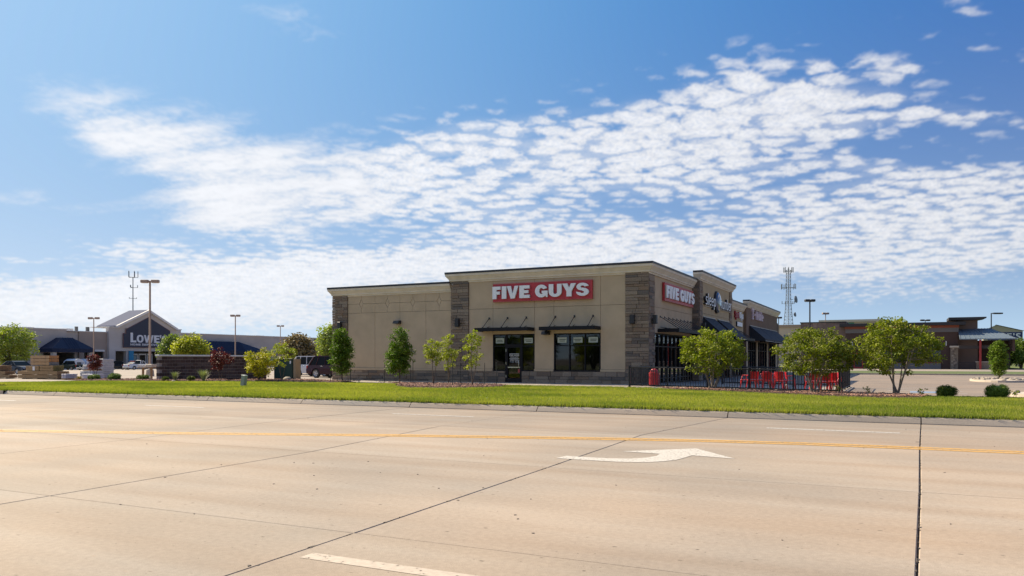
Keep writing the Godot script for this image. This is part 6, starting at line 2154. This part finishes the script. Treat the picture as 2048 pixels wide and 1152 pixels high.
func build_poles() -> void:
	var bronze := Color(0.36, 0.265, 0.205)
	var black := Color(0.02, 0.02, 0.022)
	light_pole("tall bronze twin-head light pole by the mailboxes", W(-58.0, 46.7, 0.0), 8.25, bronze, [-0.46, 0.46], Vector3(0.62, 0.26, 0.4), 0.10)
	light_pole("bronze twin-head light pole in front of the store's garden wing", far_at(-75.8, 142.0), 9.5, bronze, [-0.62, 0.62], Vector3(0.72, 0.36, 0.5), 0.11)
	light_pole("bronze twin-head light pole above the dark block wall", far_at(-48.2, 136.5), 9.4, bronze, [-0.5, 0.5], Vector3(0.66, 0.34, 0.5), 0.11)
	light_pole("small distant twin-head light pole behind the olive tree", far_at(-53.5, 181.0), 9.7, bronze, [-0.5, 0.5], Vector3(0.6, 0.34, 0.5), 0.1)
	light_pole("black light pole with a square head in front of the brick restaurant wall", W(-9.0, 92.7, 0.0), 8.05, black, [-0.3, 0.3], Vector3(0.5, 0.26, 0.5), 0.1)
	light_pole("thin distant light pole above the brick restaurant wall", W(-11.1, 139.5, 0.0), 9.1, bronze, [-0.28, 0.28], Vector3(0.5, 0.28, 0.5), 0.08)
	light_pole("short-looking light pole head above the restaurant's flat roof", W(4.3, 170.3, 0.0), 9.0, black, [-0.55, 0.55], Vector3(0.7, 0.3, 0.5), 0.1)
	light_pole("black light pole with one arm to the right behind the metal roof", W(13.3, 149.2, 0.0), 9.0, black, [1.05], Vector3(1.5, 0.22, 0.5), 0.13)
	light_pole("small distant light pole just behind the end of the shops", W(-17.0, 128.0, 0.0), 8.0, black, [-0.25, 0.25], Vector3(0.45, 0.25, 0.5), 0.08)
	# lattice tower
	rng.seed = 17
	var t := thing("lattice_tower", "tall grey lattice radio tower with dishes behind the shops", "tower", W(-42.2, 347.4, 0.0), 0.5)
	var steel := mat("tower_steel", Color(0.15, 0.175, 0.205), 0.6)
	var H := 39.0
	var wide := func(y): return lerpf(2.55, 1.0, smoothstep(8.0, 30.0, y))
	var P := func(k, y): return Vector3(cos(TAU * k / 3 + 0.3), 0, sin(TAU * k / 3 + 0.3)) * wide.call(y) * 1.02 + Vector3(0, y, 0)
	for k in 3:
		var m := MB.new()
		var pts := []
		var rr := []
		for i in 14:
			pts.append(P.call(k, H * i / 13.0))
			rr.append(0.12)
		m.tube(pts, rr, 6)
		part(t, "leg", m.mesh(), steel)
	var br := MB.new()
	for i in 26:
		var y0 := H * i / 26.0
		var y1 := H * (i + 1) / 26.0
		for k in 3:
			br.tube([P.call(k, y0), P.call((k + 1) % 3, y1)], [0.04, 0.04], 4, false)
			br.tube([P.call((k + 1) % 3, y0), P.call(k, y1)], [0.04, 0.04], 4, false)
			br.tube([P.call(k, y1), P.call((k + 1) % 3, y1)], [0.04, 0.04], 4, false)
	part(t, "bracing", br.mesh(), steel)
	for q in [[38.5, 1.9, 8], [31.5, 2.9, 9], [24.8, 2.6, 5]]:
		var fr := MB.new()
		for i in q[2]:
			var a: float = TAU * i / q[2]
			var o: Vector3 = Vector3(cos(a), 0, sin(a)) * q[1]
			fr.tube([Vector3(0, q[0], 0) + o * 0.2, Vector3(0, q[0], 0) + o], [0.06, 0.06], 4)
			part(t, "antenna", box_mesh(Vector3(0.24, 2.2 if q[0] > 26 else 1.2, 0.2), 0.02), steel, Vector3(0, q[0] + 0.5, 0) + o)
		part(t, "antenna_frame", fr.mesh(), steel)
	for q in [[26.6, 2.4, 1.5], [20.2, 1.9, 0.95]]:
		var d := MB.new()
		d.lathe([Vector2(0.0, 0.0), Vector2(q[2] * 0.6, 0.12), Vector2(q[2], 0.4), Vector2(q[2], 0.75), Vector2(0.0, 0.85)], 20, Vector3(q[1] + 0.6, q[0], 0.6), Basis(Vector3.RIGHT, PI / 2 - 0.15) * Basis(Vector3.BACK, -0.4))
		d.tube([Vector3(0.8, q[0], 0), Vector3(q[1], q[0], 0.3)], [0.1, 0.1], 5)
		part(t, "dish", d.mesh(), steel)
	# thin mast behind the big store
	var ms := thing("radio_mast", "thin radio mast rising behind the store's gable", "mast", W(-228.0, 177.0, -0.8), 0.4)
	var mm := MB.new()
	mm.tube([Vector3.ZERO, Vector3(0, 29.5, 0)], [0.22, 0.13], 6)
	part(ms, "pole", mm.mesh(), steel)
	for q in [[29.4, 1.5, 5, 2.0], [26.0, 1.4, 3, 0.8], [22.4, 1.1, 2, 0.3], [16.0, 1.2, 4, 1.4]]:
		for i in q[2]:
			var a: float = TAU * i / q[2]
			var o: Vector3 = Vector3(cos(a), 0, sin(a)) * q[1]
			var ar := MB.new()
			ar.tube([Vector3(0, q[0], 0), Vector3(0, q[0], 0) + o], [0.07, 0.07], 4)
			ar.box(Vector3(0, q[0] + q[3] * 0.5, 0) + o, Vector3(0.2, q[3], 0.2))
			part(ms, "antenna", ar.mesh(), steel)
	# leaning cross-armed pole at the far right
	for q in [[19.9, 177.2, 7.0, "wooden utility pole with cross-arms at the far right"]]:
		var up := thing("utility_pole", q[3], "utility pole", W(q[0], q[1], 0.0), TH)
		var um := MB.new()
		um.tube([Vector3.ZERO, Vector3(0, q[2], 0)], [0.16, 0.11], 7)
		part(up, "pole", um.mesh(), mat("pole_wood", Color(0.12, 0.085, 0.06), 0.9))
		for y in [q[2] - 1.7, q[2] - 3.1]:
			part(up, "cross_arm", box_mesh(Vector3(3.6, 0.12, 0.12)), mat("pole_wood", Color()), Vector3(0, y, 0.12))

# ---------- buildings in the background ----------
func hip_canopy(parent: Node3D, u0: float, u1: float, r0: float, r1: float, eave: float, top: float, depth: float, xf: Transform3D, blue: Material, under: Material) -> void:
	var c := Node3D.new()
	c.name = "entrance_canopy"
	parent.add_child(c, true)
	c.transform = xf
	var m := MB.new()
	var A := Vector3(u0, eave, depth)
	var B := Vector3(u1, eave, depth)
	var D := Vector3(u1, eave, 0)
	var E := Vector3(u0, eave, 0)
	var P := Vector3(r0, top, depth * 0.45)
	var Q := Vector3(r1, top, depth * 0.45)
	var P2 := Vector3(r0, top, 0)
	var Q2 := Vector3(r1, top, 0)
	m.quad(A, B, Q, P)
	m.quad(B, D, Q2, Q)
	m.quad(E, A, P, P2)
	m.quad(P, Q, Q2, P2)
	part(c, "metal_roof", m.mesh(), blue)
	var n := int((r1 - r0) / 0.45)
	for i in n + 1:
		var f := float(i) / maxi(n, 1)
		var sm := MB.new()
		sm.tube([A.lerp(B, lerpf((r0 - u0) / (u1 - u0), (r1 - u0) / (u1 - u0), f)) + Vector3(0, 0.03, 0), P.lerp(Q, f) + Vector3(0, 0.03, 0)], [0.04, 0.04], 4, false)
		part(c, "roof_seam", sm.mesh(), blue)
	m = MB.new()
	m.bx(Vector3(u0, eave - 0.75, depth), Vector3(u1, eave - 0.002, depth - 0.2))
	m.bx(Vector3(u1 - 0.2, eave - 0.748, depth - 0.2), Vector3(u1, eave - 0.004, 0))
	m.bx(Vector3(u0, eave - 0.748, depth - 0.2), Vector3(u0 + 0.2, eave - 0.004, 0))
	part(c, "fascia", m.mesh(), blue)
	for u in [u0 + 0.6, u1 - 0.6]:
		part(c, "column", box_mesh(Vector3(0.8, eave - 0.75, 0.8), 0.02), under, Vector3(u, (eave - 0.75) * 0.5, depth - 0.6))

func build_store() -> void:
	rng.seed = 61
	var y0 := -0.76
	var b := thing("big_store", "large grey-tan home store with a white gable entrance and blue canopies", "building", W(-157.6, 90.0, y0), TH)
	var greige := mat("store_greige", Color(0.55, 0.49, 0.43), 0.9, {"tex": tex.stucco_tex, "scale": 0.05})
	var pale := mat("store_pale", Color(0.62, 0.565, 0.505), 0.9, {"tex": tex.stucco_tex, "scale": 0.05})
	var brown := mat("store_brown", Color(0.43, 0.345, 0.28), 0.9, {"tex": tex.stucco_tex, "scale": 0.05})
	var white := mat("store_trim", Color(0.74, 0.71, 0.66), 0.8)
	var navy := mat("store_navy", Color(0.018, 0.026, 0.055), 0.5)
	var navy_roof := mat("store_navy_roof", Color(0.018, 0.026, 0.055), 0.6, {"spec": 0.3})
	var dark := mat("store_vent", Color(0.12, 0.12, 0.12), 0.8)
	var sd := side(0.0)
	var P := func(u, y, out): return sd * Vector3(u, y, out)
	var add := func(called, u0, u1, ya, yb, o0, o1, mt):
		var m := MB.new()
		m.bx(P.call(u0, ya, o0), P.call(u1, yb, o1))
		return part(b, called, m.mesh(), mt)
	# outer walls with real openings; behind each is a room with its own walls, floor and ceiling
	var room := mat("store_room", Color(0.30, 0.27, 0.24), 0.9)
	add.call("room_wall", -30.0, 130.0, 0.0, 8.0, -30.0, -8.0, room)
	add.call("room_ceiling", -30.0, 130.0, 4.4, 4.7, -8.0, -0.75, room)
	for u in [10.9, 19.15, 27.0, 44.0, 47.8, 69.5]:
		add.call("room_wall", u, u + 0.2, 0.0, 4.38, -8.0, -0.76, room)
	add.call("wall", -30.0, 11.4, 0.0, 8.45, -0.5, 0.0, greige)
	add.call("wall", 11.4, 16.4, 3.6, 8.45, -0.5, 0.0, greige)
	add.call("coping", -30.0, 16.5, 8.452, 8.62, -30.0, 0.12, white)
	add.call("wall", 16.402, 18.6, 3.6, 8.05, -1.2, -0.6, greige)
	add.call("wall", 18.602, 19.4, 0.0, 8.05, -1.2, -0.6, greige)
	add.call("wall", 19.402, 26.0, 4.2, 8.15, -0.74, -0.3, brown)
	add.call("wall", 19.402, 20.6, 0.0, 4.198, -0.74, -0.3, brown)
	add.call("wall", 25.2, 26.0, 0.0, 4.198, -0.74, -0.3, brown)
	add.call("lintel", 20.5, 25.3, 3.9, 4.3, -0.298, -0.1, white)
	add.call("coping", 16.5, 26.0, 8.16, 8.3, -29.0, -0.2, white)
	add.call("wall", 45.4, 48.5, 0.0, 8.5, -0.5, 0.0, greige)
	add.call("wall", 48.502, 68.5, 3.6, 8.5, -0.5, 0.0, greige)
	add.call("wall", 68.502, 130.0, 0.0, 8.5, -0.5, 0.0, greige)
	add.call("coping", 45.5, 130.0, 8.502, 8.66, -30.0, 0.12, white)
	# roof units
	for q in [[13.0, 2.2], [22.5, 1.6], [52.0, 5.0], [80.0, 3.0]]:
		add.call("roof_unit", q[0], q[0] + q[1], 8.3, 9.1, -12.0, -9.0, white)
	for q in [[21.6, 0.5], [24.2, 0.6]]:
		add.call("roof_vent", q[0], q[0] + q[1], 8.3, 9.4, -5.0, -4.5, dark)
	# entrance block with gable
	var o := 0.4
	add.call("wall", 26.02, 27.6, 0.0, 9.3, -0.7, o, pale)
	add.call("wall", 27.602, 45.38, 4.05, 9.3, -0.7, o, pale)
	add.call("wall", 43.6, 45.38, 0.0, 4.048, -0.7, o, pale)
	add.call("wall", 30.4, 31.2, 0.0, 4.048, -0.7, o - 0.1, pale)
	add.call("coping", 26.0, 30.0, 9.302, 9.5, -6.0, o + 0.15, white)
	add.call("coping", 42.5, 45.5, 9.302, 9.5, -6.0, o + 0.15, white)
	var gx := Transform3D(sd.basis, sd.origin)
	var g := MB.new()
	g.prism(PackedVector2Array([Vector2(28.5, 9.3), Vector2(43.2, 9.3), Vector2(43.2, 9.8), Vector2(36.0, 13.3), Vector2(28.5, 9.8)]), -6.0, o + 0.2, gx)
	part(b, "gable", g.mesh(), pale)
	for q in [[27.6, 9.75, 36.0, 13.72], [44.0, 9.6, 36.0, 13.72]]:
		var r := MB.new()
		var a := Vector2(q[0], q[1])
		var c := Vector2(q[2], q[3])
		r.prism(PackedVector2Array([a, c, c - Vector2(0, 0.55), a - Vector2(0, 0.5)]), o + 0.1, o + 0.7, gx)
		part(b, "rake_trim", r.mesh(), white)
		var rf := MB.new()
		rf.prism(PackedVector2Array([a + Vector2(0, 0.02), c + Vector2(0, 0.02), c + Vector2(0, -0.15), a + Vector2(0, -0.15)]), -6.0, o + 0.098, gx)
		part(b, "gable_roof", rf.mesh(), mat("store_metal_roof", Color(0.17, 0.18, 0.23), 0.95, {"spec": 0.1}))
	# doors
	for q in [[33.2, 34.6], [34.9, 36.9], [37.2, 38.6]]:
		var fr := MB.new()
		fr.bx(P.call(q[0], 0.0, o - 1.9), P.call(q[0] + 0.15, 3.2, o - 1.7))
		fr.bx(P.call(q[1] - 0.15, 0.0, o - 1.9), P.call(q[1], 3.2, o - 1.7))
		fr.bx(P.call(q[0], 3.202, o - 1.9), P.call(q[1], 3.5, o - 1.7))
		part(b, "door", fr.mesh(), white)
	add.call("door_glass", 33.36, 34.44, 0.1, 3.1, o - 1.88, o - 1.86, mat("store_glass", Color(0.16, 0.24, 0.27), 0.1))
	for q in [31.6, 40.2, 41.6]:
		add.call("window_panel", q, q + 1.2, 0.2, 3.4, o - 1.95, o - 1.9, mat("store_glass2", Color(0.07, 0.08, 0.085), 0.1))
	# canopies
	hip_canopy(b, 10.4, 19.6, 14.1, 16.3, 4.4, 6.7, 4.5, side(0.0), navy_roof, greige)
	hip_canopy(b, 47.0, 70.0, 53.0, 62.5, 4.3, 6.75, 4.5, side(0.0), navy_roof, greige)
	hip_canopy(b, 93.0, 103.0, 96.5, 99.5, 4.3, 6.6, 4.5, side(0.0), navy_roof, greige)
	# sign on the gable
	var base := Transform3D(Basis(Vector3.UP, TH), W(-157.6, 90.0, y0))
	var sg := thing("wall_sign", "huge navy gable sign with white letters on the big store", "sign", base * P.call(0, 0, o + 0.22), TH + PI / 2)
	var pm := MB.new()
	var poly := PackedVector2Array([Vector2(29.4, 4.95), Vector2(42.6, 4.95), Vector2(42.6, 8.0), Vector2(41.9, 8.0), Vector2(41.9, 8.95), Vector2(36.0, 11.9), Vector2(30.1, 8.95), Vector2(30.1, 8.0), Vector2(29.4, 8.0)])
	pm.prism(poly, 0.0, 0.1)
	part(sg, "panel", pm.mesh(), navy)
	var edge := MB.new()
	var ob := Geometry2D.offset_polygon(poly, 0.12)
	edge.prism(ob[0], -0.01, 0.06)
	part(sg, "panel_edge", edge.mesh(), mat("store_sign_edge", Color(0.2, 0.10, 0.09), 0.6))
	var lw := mat("store_letters", Color(0.72, 0.73, 0.74), 0.5)
	var fnt := font("Droid Sans", 700, 0.5)
	var cx := 31.1
	for q in [["L", 1.5], ["O", 1.75], ["W", 2.6], ["E", 1.5], ["'", 0.45], ["S", 1.5]]:
		var hh := 2.2 if q[0] == "L" else 1.75
		if q[0] == "W":
			var wm := MB.new()
			var wp := PackedVector2Array()
			for k in [[0.2, 0], [0.38, 0], [0.5, 0.55], [0.62, 0], [0.8, 0], [1, 1], [0.82, 1], [0.705, 0.36], [0.585, 1], [0.415, 1], [0.295, 0.36], [0.18, 1], [0, 1]]:
				wp.append(Vector2(k[0] * q[1], k[1] * hh))
			wm.prism(wp, 0.0, 0.12)
			part(sg, "letter", wm.mesh(), lw, Vector3(cx, 6.05, 0.1))
		elif q[0] == "'":
			word(sg, "letter", q[0], fnt, 0.35, 0.7, 0.12, lw, Vector3(cx, 7.2, 0.1))
		else:
			word(sg, "letter", q[0], fnt, q[1], hh, 0.12, lw, Vector3(cx, 6.05, 0.1))
		cx += q[1] + 0.14
	word(sg, "letter_row", "HOME IMPROVEMENT", font("Droid Sans", 700), 9.9, 0.46, 0.08, lw, Vector3(31.1, 5.35, 0.1))
	# teal banner and two white sheds
	solo("banner", box_mesh(Vector3(1.3, 2.9, 0.05), 0.01), mat("banner_teal", Color(0.03, 0.24, 0.40), 0.7), "tall teal banner beside the store doors", "banner", base * P.call(31.5, 2.7, o + 0.1), TH + PI / 2)
	for q in [[13.6, 6.5, "left white arched garden shed by the blue canopy"], [16.8, 6.0, "right white arched garden shed by the blue canopy"]]:
		var sh := thing("garden_shed", q[2], "shed", base * P.call(q[0], 0.0, q[1]), TH + PI / 2, "white arched garden sheds")
		var pr := PackedVector2Array([Vector2(-1.3, 0), Vector2(1.3, 0), Vector2(1.3, 1.3)])
		for i in range(1, 10):
			pr.append(Vector2(1.3 * cos(PI * i / 10), 1.3 + 1.0 * sin(PI * i / 10)))
		pr.append(Vector2(-1.3, 1.3))
		var sm := MB.new()
		sm.prism(pr, -1.5, 1.5)
		part(sh, "shed_body", sm.mesh(), mat("shed_white", Color(0.62, 0.64, 0.68), 0.6))
		part(sh, "doorway", box_mesh(Vector3(0.9, 1.6, 0.05)), mat("shed_door", Color(0.10, 0.10, 0.11), 0.8), Vector3(0.05, 0.82, 1.5))
		part(sh, "door_leaf", box_mesh(Vector3(0.5, 1.6, 0.06), 0.01), mat("shed_trim", Color(0.4, 0.44, 0.5), 0.6), Vector3(0.78, 0.82, 1.53))

func build_restaurant() -> void:
	rng.seed = 62
	var b := thing("restaurant", "brown restaurant with brick ends, flat dark roof edge and blue-grey metal porch roof", "building", W(0.0, 130.0, 0.0), TH)
	var brick := mat("rest_brick", Color(0.265, 0.185, 0.155), 0.92, {"tex": grey("brick_mottle", 512, 0.09, 3, 111, 0.7, 1.0), "scale": 0.5})
	var brown := mat("rest_brown", Color(0.092, 0.055, 0.045), 0.9, {"tex": tex.stucco_tex, "scale": 0.1})
	var edge := mat("rest_edge", Color(0.028, 0.026, 0.028), 0.6)
	var orange := mat("rest_orange", Color(0.28, 0.075, 0.04), 0.7)
	var grey_b := mat("rest_grey", Color(0.165, 0.155, 0.155), 0.8)
	var stone := mat("rest_stone", Color(0.30, 0.245, 0.19), 0.9, {"tex": tex.stone_tex, "scale": 0.6})
	var dark := mat("rest_awning", Color(0.045, 0.038, 0.036), 0.8)
	var metal := mat("rest_metal_roof", Color(0.13, 0.17, 0.21), 0.55)
	var red := mat("rest_red", Color(0.32, 0.03, 0.03), 0.6)
	var add := func(called, a: Vector3, c: Vector3, mt):
		var m := MB.new()
		m.bx(a, c)
		return part(b, called, m.mesh(), mt)
	add.call("brick_wall", Vector3(-14.0, 0, -0.3), Vector3(-7.45, 7.1, -24), brick)
	add.call("coping", Vector3(-14.1, 7.102, -0.2), Vector3(-7.4, 7.25, -24), edge)
	add.call("wall", Vector3(-7.44, 0, 0), Vector3(7.45, 5.42, -24), brown)
	add.call("grey_band", Vector3(-7.5, 5.422, 0.12), Vector3(7.55, 6.05, -24), grey_b)
	add.call("orange_band", Vector3(-7.6, 6.052, 0.25), Vector3(7.6, 6.40, -24), orange)
	add.call("roof_edge", Vector3(-8.3, 6.402, 1.0), Vector3(8.4, 6.85, -24.2), edge)
	# bricks of the end wall that can be told apart
	for q in [[-14.0, -7.45, -0.3, 7.1]]:
		var bt := [mat("rest_brick_a", Color(0.30, 0.21, 0.175), 0.92), mat("rest_brick_b", Color(0.245, 0.17, 0.145), 0.92), mat("rest_brick_c", Color(0.21, 0.15, 0.13), 0.92)]
		var y := 0.1
		while y < 7.0:
			var x: float = q[0] + rnd(0, 0.5)
			while x < q[1] - 0.9:
				var l := rnd(0.5, 0.9)
				if rng.randf() < 0.45:
					part(b, "brick", box_mesh(Vector3(l, 0.38, 0.03)), bt[rng.randi() % 3], Vector3(x + l * 0.5, y + 0.2, q[2] + 0.012))
				x += l + 0.04
			y += 0.42
	# red door with glass
	var dr := MB.new()
	for x in [-6.35, -5.2]:
		dr.bx(Vector3(x, 0.03, 0.04), Vector3(x + 0.16, 2.45, 0.14))
	dr.bx(Vector3(-6.19, 2.25, 0.042), Vector3(-5.2, 2.45, 0.138))
	dr.bx(Vector3(-6.19, 0.03, 0.042), Vector3(-5.2, 0.3, 0.138))
	var door := part(b, "door", dr.mesh(), red)
	part(door, "door_glass", box_mesh(Vector3(0.98, 1.95, 0.02)), mat("rest_glass", Color(0.03, 0.035, 0.035), 0.06), Vector3(-5.69, 1.27, 0.08))
	add.call("awning", Vector3(-7.2, 2.9, 0.032), Vector3(-3.4, 3.5, 1.2), dark)
	# windows with grey panels under them
	for q in [[-2.6, 0.4], [0.9, 5.3]]:
		add.call("window", Vector3(q[0], 1.0, 0.004), Vector3(q[1], 2.7, 0.05), mat("rest_glass", Color()))
		add.call("sill_panel", Vector3(q[0], 0.02, 0.006), Vector3(q[1], 0.92, 0.2), grey_b)
		add.call("sill", Vector3(q[0] - 0.05, 0.922, 0.0), Vector3(q[1] + 0.05, 1.0, 0.26), red)
	for x in [-6.6, 5.9]:
		add.call("wall_lamp", Vector3(x, 3.45, 0.01), Vector3(x + 0.14, 4.1, 0.16), mat("rest_lamp", Color(0.6, 0.6, 0.58), 0.4))
	# stone pier
	add.call("pier", Vector3(6.5, 0, 0.005), Vector3(7.44, 3.15, 0.9), stone)
	add.call("pier_cap", Vector3(6.4, 3.152, -0.1), Vector3(7.54, 3.4, 1.0), mat("rest_cap", Color(0.5, 0.45, 0.38), 0.8))
	for i in 34:
		var l := rnd(0.2, 0.42)
		part(b, "pier_stone", box_mesh(Vector3(l, rnd(0.14, 0.26), 0.05), 0.012), mat("pier_stone_%d" % (i % 3), [Color(0.36, 0.30, 0.23), Color(0.24, 0.19, 0.15), Color(0.16, 0.13, 0.11)][i % 3], 0.9), Vector3(6.55 + l * 0.5 + rnd(0, 0.84 - l), 0.15 + (i / 34.0) * 2.9, 0.905))
	# brick tower with overhanging flat roof
	add.call("tower", Vector3(7.46, 0, -1.0), Vector3(10.0, 7.1, -5.0), brick)
	var tr := MB.new()
	tr.prism(PackedVector2Array([Vector2(6.3, 7.12), Vector2(9.8, 7.12), Vector2(11.0, 7.35), Vector2(11.0, 7.52), Vector2(6.3, 7.52)]), -6.0, 0.2)
	part(b, "tower_roof", tr.mesh(), edge)
	add.call("tower_face", Vector3(6.5, 6.4, -2.0), Vector3(7.4, 7.1, -4.0), mat("rest_tan", Color(0.45, 0.27, 0.17), 0.8))
	# metal porch roof
	var pr := MB.new()
	pr.quad(Vector3(7.5, 4.35, 3.0), Vector3(14.3, 4.35, 3.0), Vector3(11.6, 5.9, -1.2), Vector3(7.5, 5.9, -1.2))
	pr.quad(Vector3(14.3, 4.35, 3.0), Vector3(14.3, 4.35, -8.0), Vector3(11.6, 5.9, -5.0), Vector3(11.6, 5.9, -1.2))
	pr.quad(Vector3(7.5, 4.22, 3.0), Vector3(14.3, 4.22, 3.0), Vector3(14.3, 4.35, 3.0), Vector3(7.5, 4.35, 3.0))
	var po := part(b, "porch_roof", pr.mesh(), metal)
	for i in 12:
		var f := i / 11.0
		var sm := MB.new()
		sm.tube([Vector3(lerpf(7.6, 14.2, f), 4.38, 3.0), Vector3(lerpf(7.6, 11.55, f), 5.93, -1.2)], [0.025, 0.025], 4, false)
		part(po, "roof_seam", sm.mesh(), metal)
	add.call("porch_beam", Vector3(7.45, 2.95, 2.2), Vector3(11.4, 3.4, 2.5), dark)
	add.call("porch_back", Vector3(10.0, 0, -3.0), Vector3(14.2, 4.2, -3.2), mat("rest_brown", Color()))
	add.call("porch_end", Vector3(13.9, 2.6, 2.4), Vector3(14.2, 4.21, -3.0), brown)
	for x in [9.9]:
		add.call("porch_post", Vector3(x, 0, 2.6), Vector3(x + 0.26, 4.2, 2.86), red)
	add.call("low_wall", Vector3(9.6, 0, 2.0), Vector3(12.2, 1.05, 2.35), stone)
	add.call("low_wall_cap", Vector3(9.5, 1.052, 1.95), Vector3(12.3, 1.15, 2.4), mat("rest_cap", Color()))
	var rl := MB.new()
	for i in 14:
		rl.bx(Vector3(7.55 + i * 0.15, 0.0, 2.1), Vector3(7.58 + i * 0.15, 1.0, 2.13))
	rl.bx(Vector3(7.5, 1.0, 2.08), Vector3(9.6, 1.05, 2.15))
	part(b, "porch_rail", rl.mesh(), edge)
	# buildings farther off
	var cream := mat("far_cream", Color(0.52, 0.43, 0.31), 0.9)
	var h := thing("far_hotel", "cream far building with small windows under the lattice tower", "building", W(-34.0, 263.0, 0.0), TH)
	var m := MB.new()
	m.bx(Vector3(-14, 0, 0), Vector3(12, 11.6, -16))
	part(h, "wall", m.mesh(), cream)
	m = MB.new()
	m.bx(Vector3(-14.4, 11.602, 0.4), Vector3(12.4, 12.4, -16.4))
	part(h, "roof_band", m.mesh(), mat("far_tan", Color(0.36, 0.27, 0.19), 0.9))
	for r in 3:
		for i in 8:
			var w := part(h, "window", box_mesh(Vector3(1.3, 1.4, 0.1), 0.02), mat("far_frame", Color(0.3, 0.28, 0.25), 0.8), Vector3(-12.0 + i * 3.3, 2.2 + r * 3.2, 0.02))
			part(w, "pane", box_mesh(Vector3(1.1, 1.2, 0.04)), mat("far_glass", Color(0.10, 0.13, 0.14), 0.1), Vector3(0, 0, 0.06))
	var fc := thing("far_shop", "cream flat-roofed far building just over the restaurant roof", "building", W(-7.0, 186.0, 0.0), TH)
	m = MB.new()
	m.bx(Vector3(-9, 0, 0), Vector3(3.2, 9.6, -12))
	part(fc, "wall", m.mesh(), cream)
	m = MB.new()
	m.bx(Vector3(-9.2, 9.602, 0.3), Vector3(3.8, 10.1, -12.2))
	part(fc, "roof_band", m.mesh(), mat("far_cream_band", Color(0.6, 0.52, 0.4), 0.9))
	part(fc, "green_strip", box_mesh(Vector3(6.0, 0.3, 0.1)), mat("far_green", Color(0.08, 0.25, 0.15), 0.7), Vector3(-5.0, 9.3, 0.06))
	# gabled sign on posts
	var sp := thing("gabled_sign", "gabled roadside sign with a blue panel and white letters at the far right", "sign", W(17.4, 176.0, 0.0), TH)
	m = MB.new()
	m.prism(PackedVector2Array([Vector2(-3.0, 4.0), Vector2(3.4, 4.0), Vector2(3.4, 6.8), Vector2(-0.9, 8.0), Vector2(-3.0, 7.0)]), -3.0, 0.0)
	part(sp, "sign_body", m.mesh(), mat("far_sign_tan", Color(0.40, 0.36, 0.24), 0.85))
	m = MB.new()
	m.quad(Vector3(-3.3, 6.9, 0.2), Vector3(-0.9, 8.1, 0.2), Vector3(-0.9, 8.1, -3.2), Vector3(-3.3, 6.9, -3.2))
	m.quad(Vector3(-0.9, 8.1, 0.2), Vector3(3.7, 6.85, 0.2), Vector3(3.7, 6.85, -3.2), Vector3(-0.9, 8.1, -3.2))
	part(sp, "sign_roof", m.mesh(), metal)
	part(sp, "blue_panel", box_mesh(Vector3(5.6, 1.5, 0.1), 0.02), mat("far_blue", Color(0.012, 0.03, 0.12), 0.5), Vector3(0.5, 5.85, 0.06))
	word(sp, "lettering", "E'S", font("Droid Sans", 700), 2.2, 1.1, 0.08, mat("store_letters", Color()), Vector3(0.85, 5.3, 0.12))
	for x in [-2.6, -0.6, 1.2, 3.0]:
		part(sp, "post", box_mesh(Vector3(0.35, 4.0, 0.35)), mat("far_sign_tan", Color()), Vector3(x, 2.0, -1.5))

func _ready() -> void:
	setup_view()
	build_ground()
	build_shop()
	build_store()
	build_restaurant()
	build_patio()
	build_yard()
	build_poles()
	build_cars()
	build_plants()
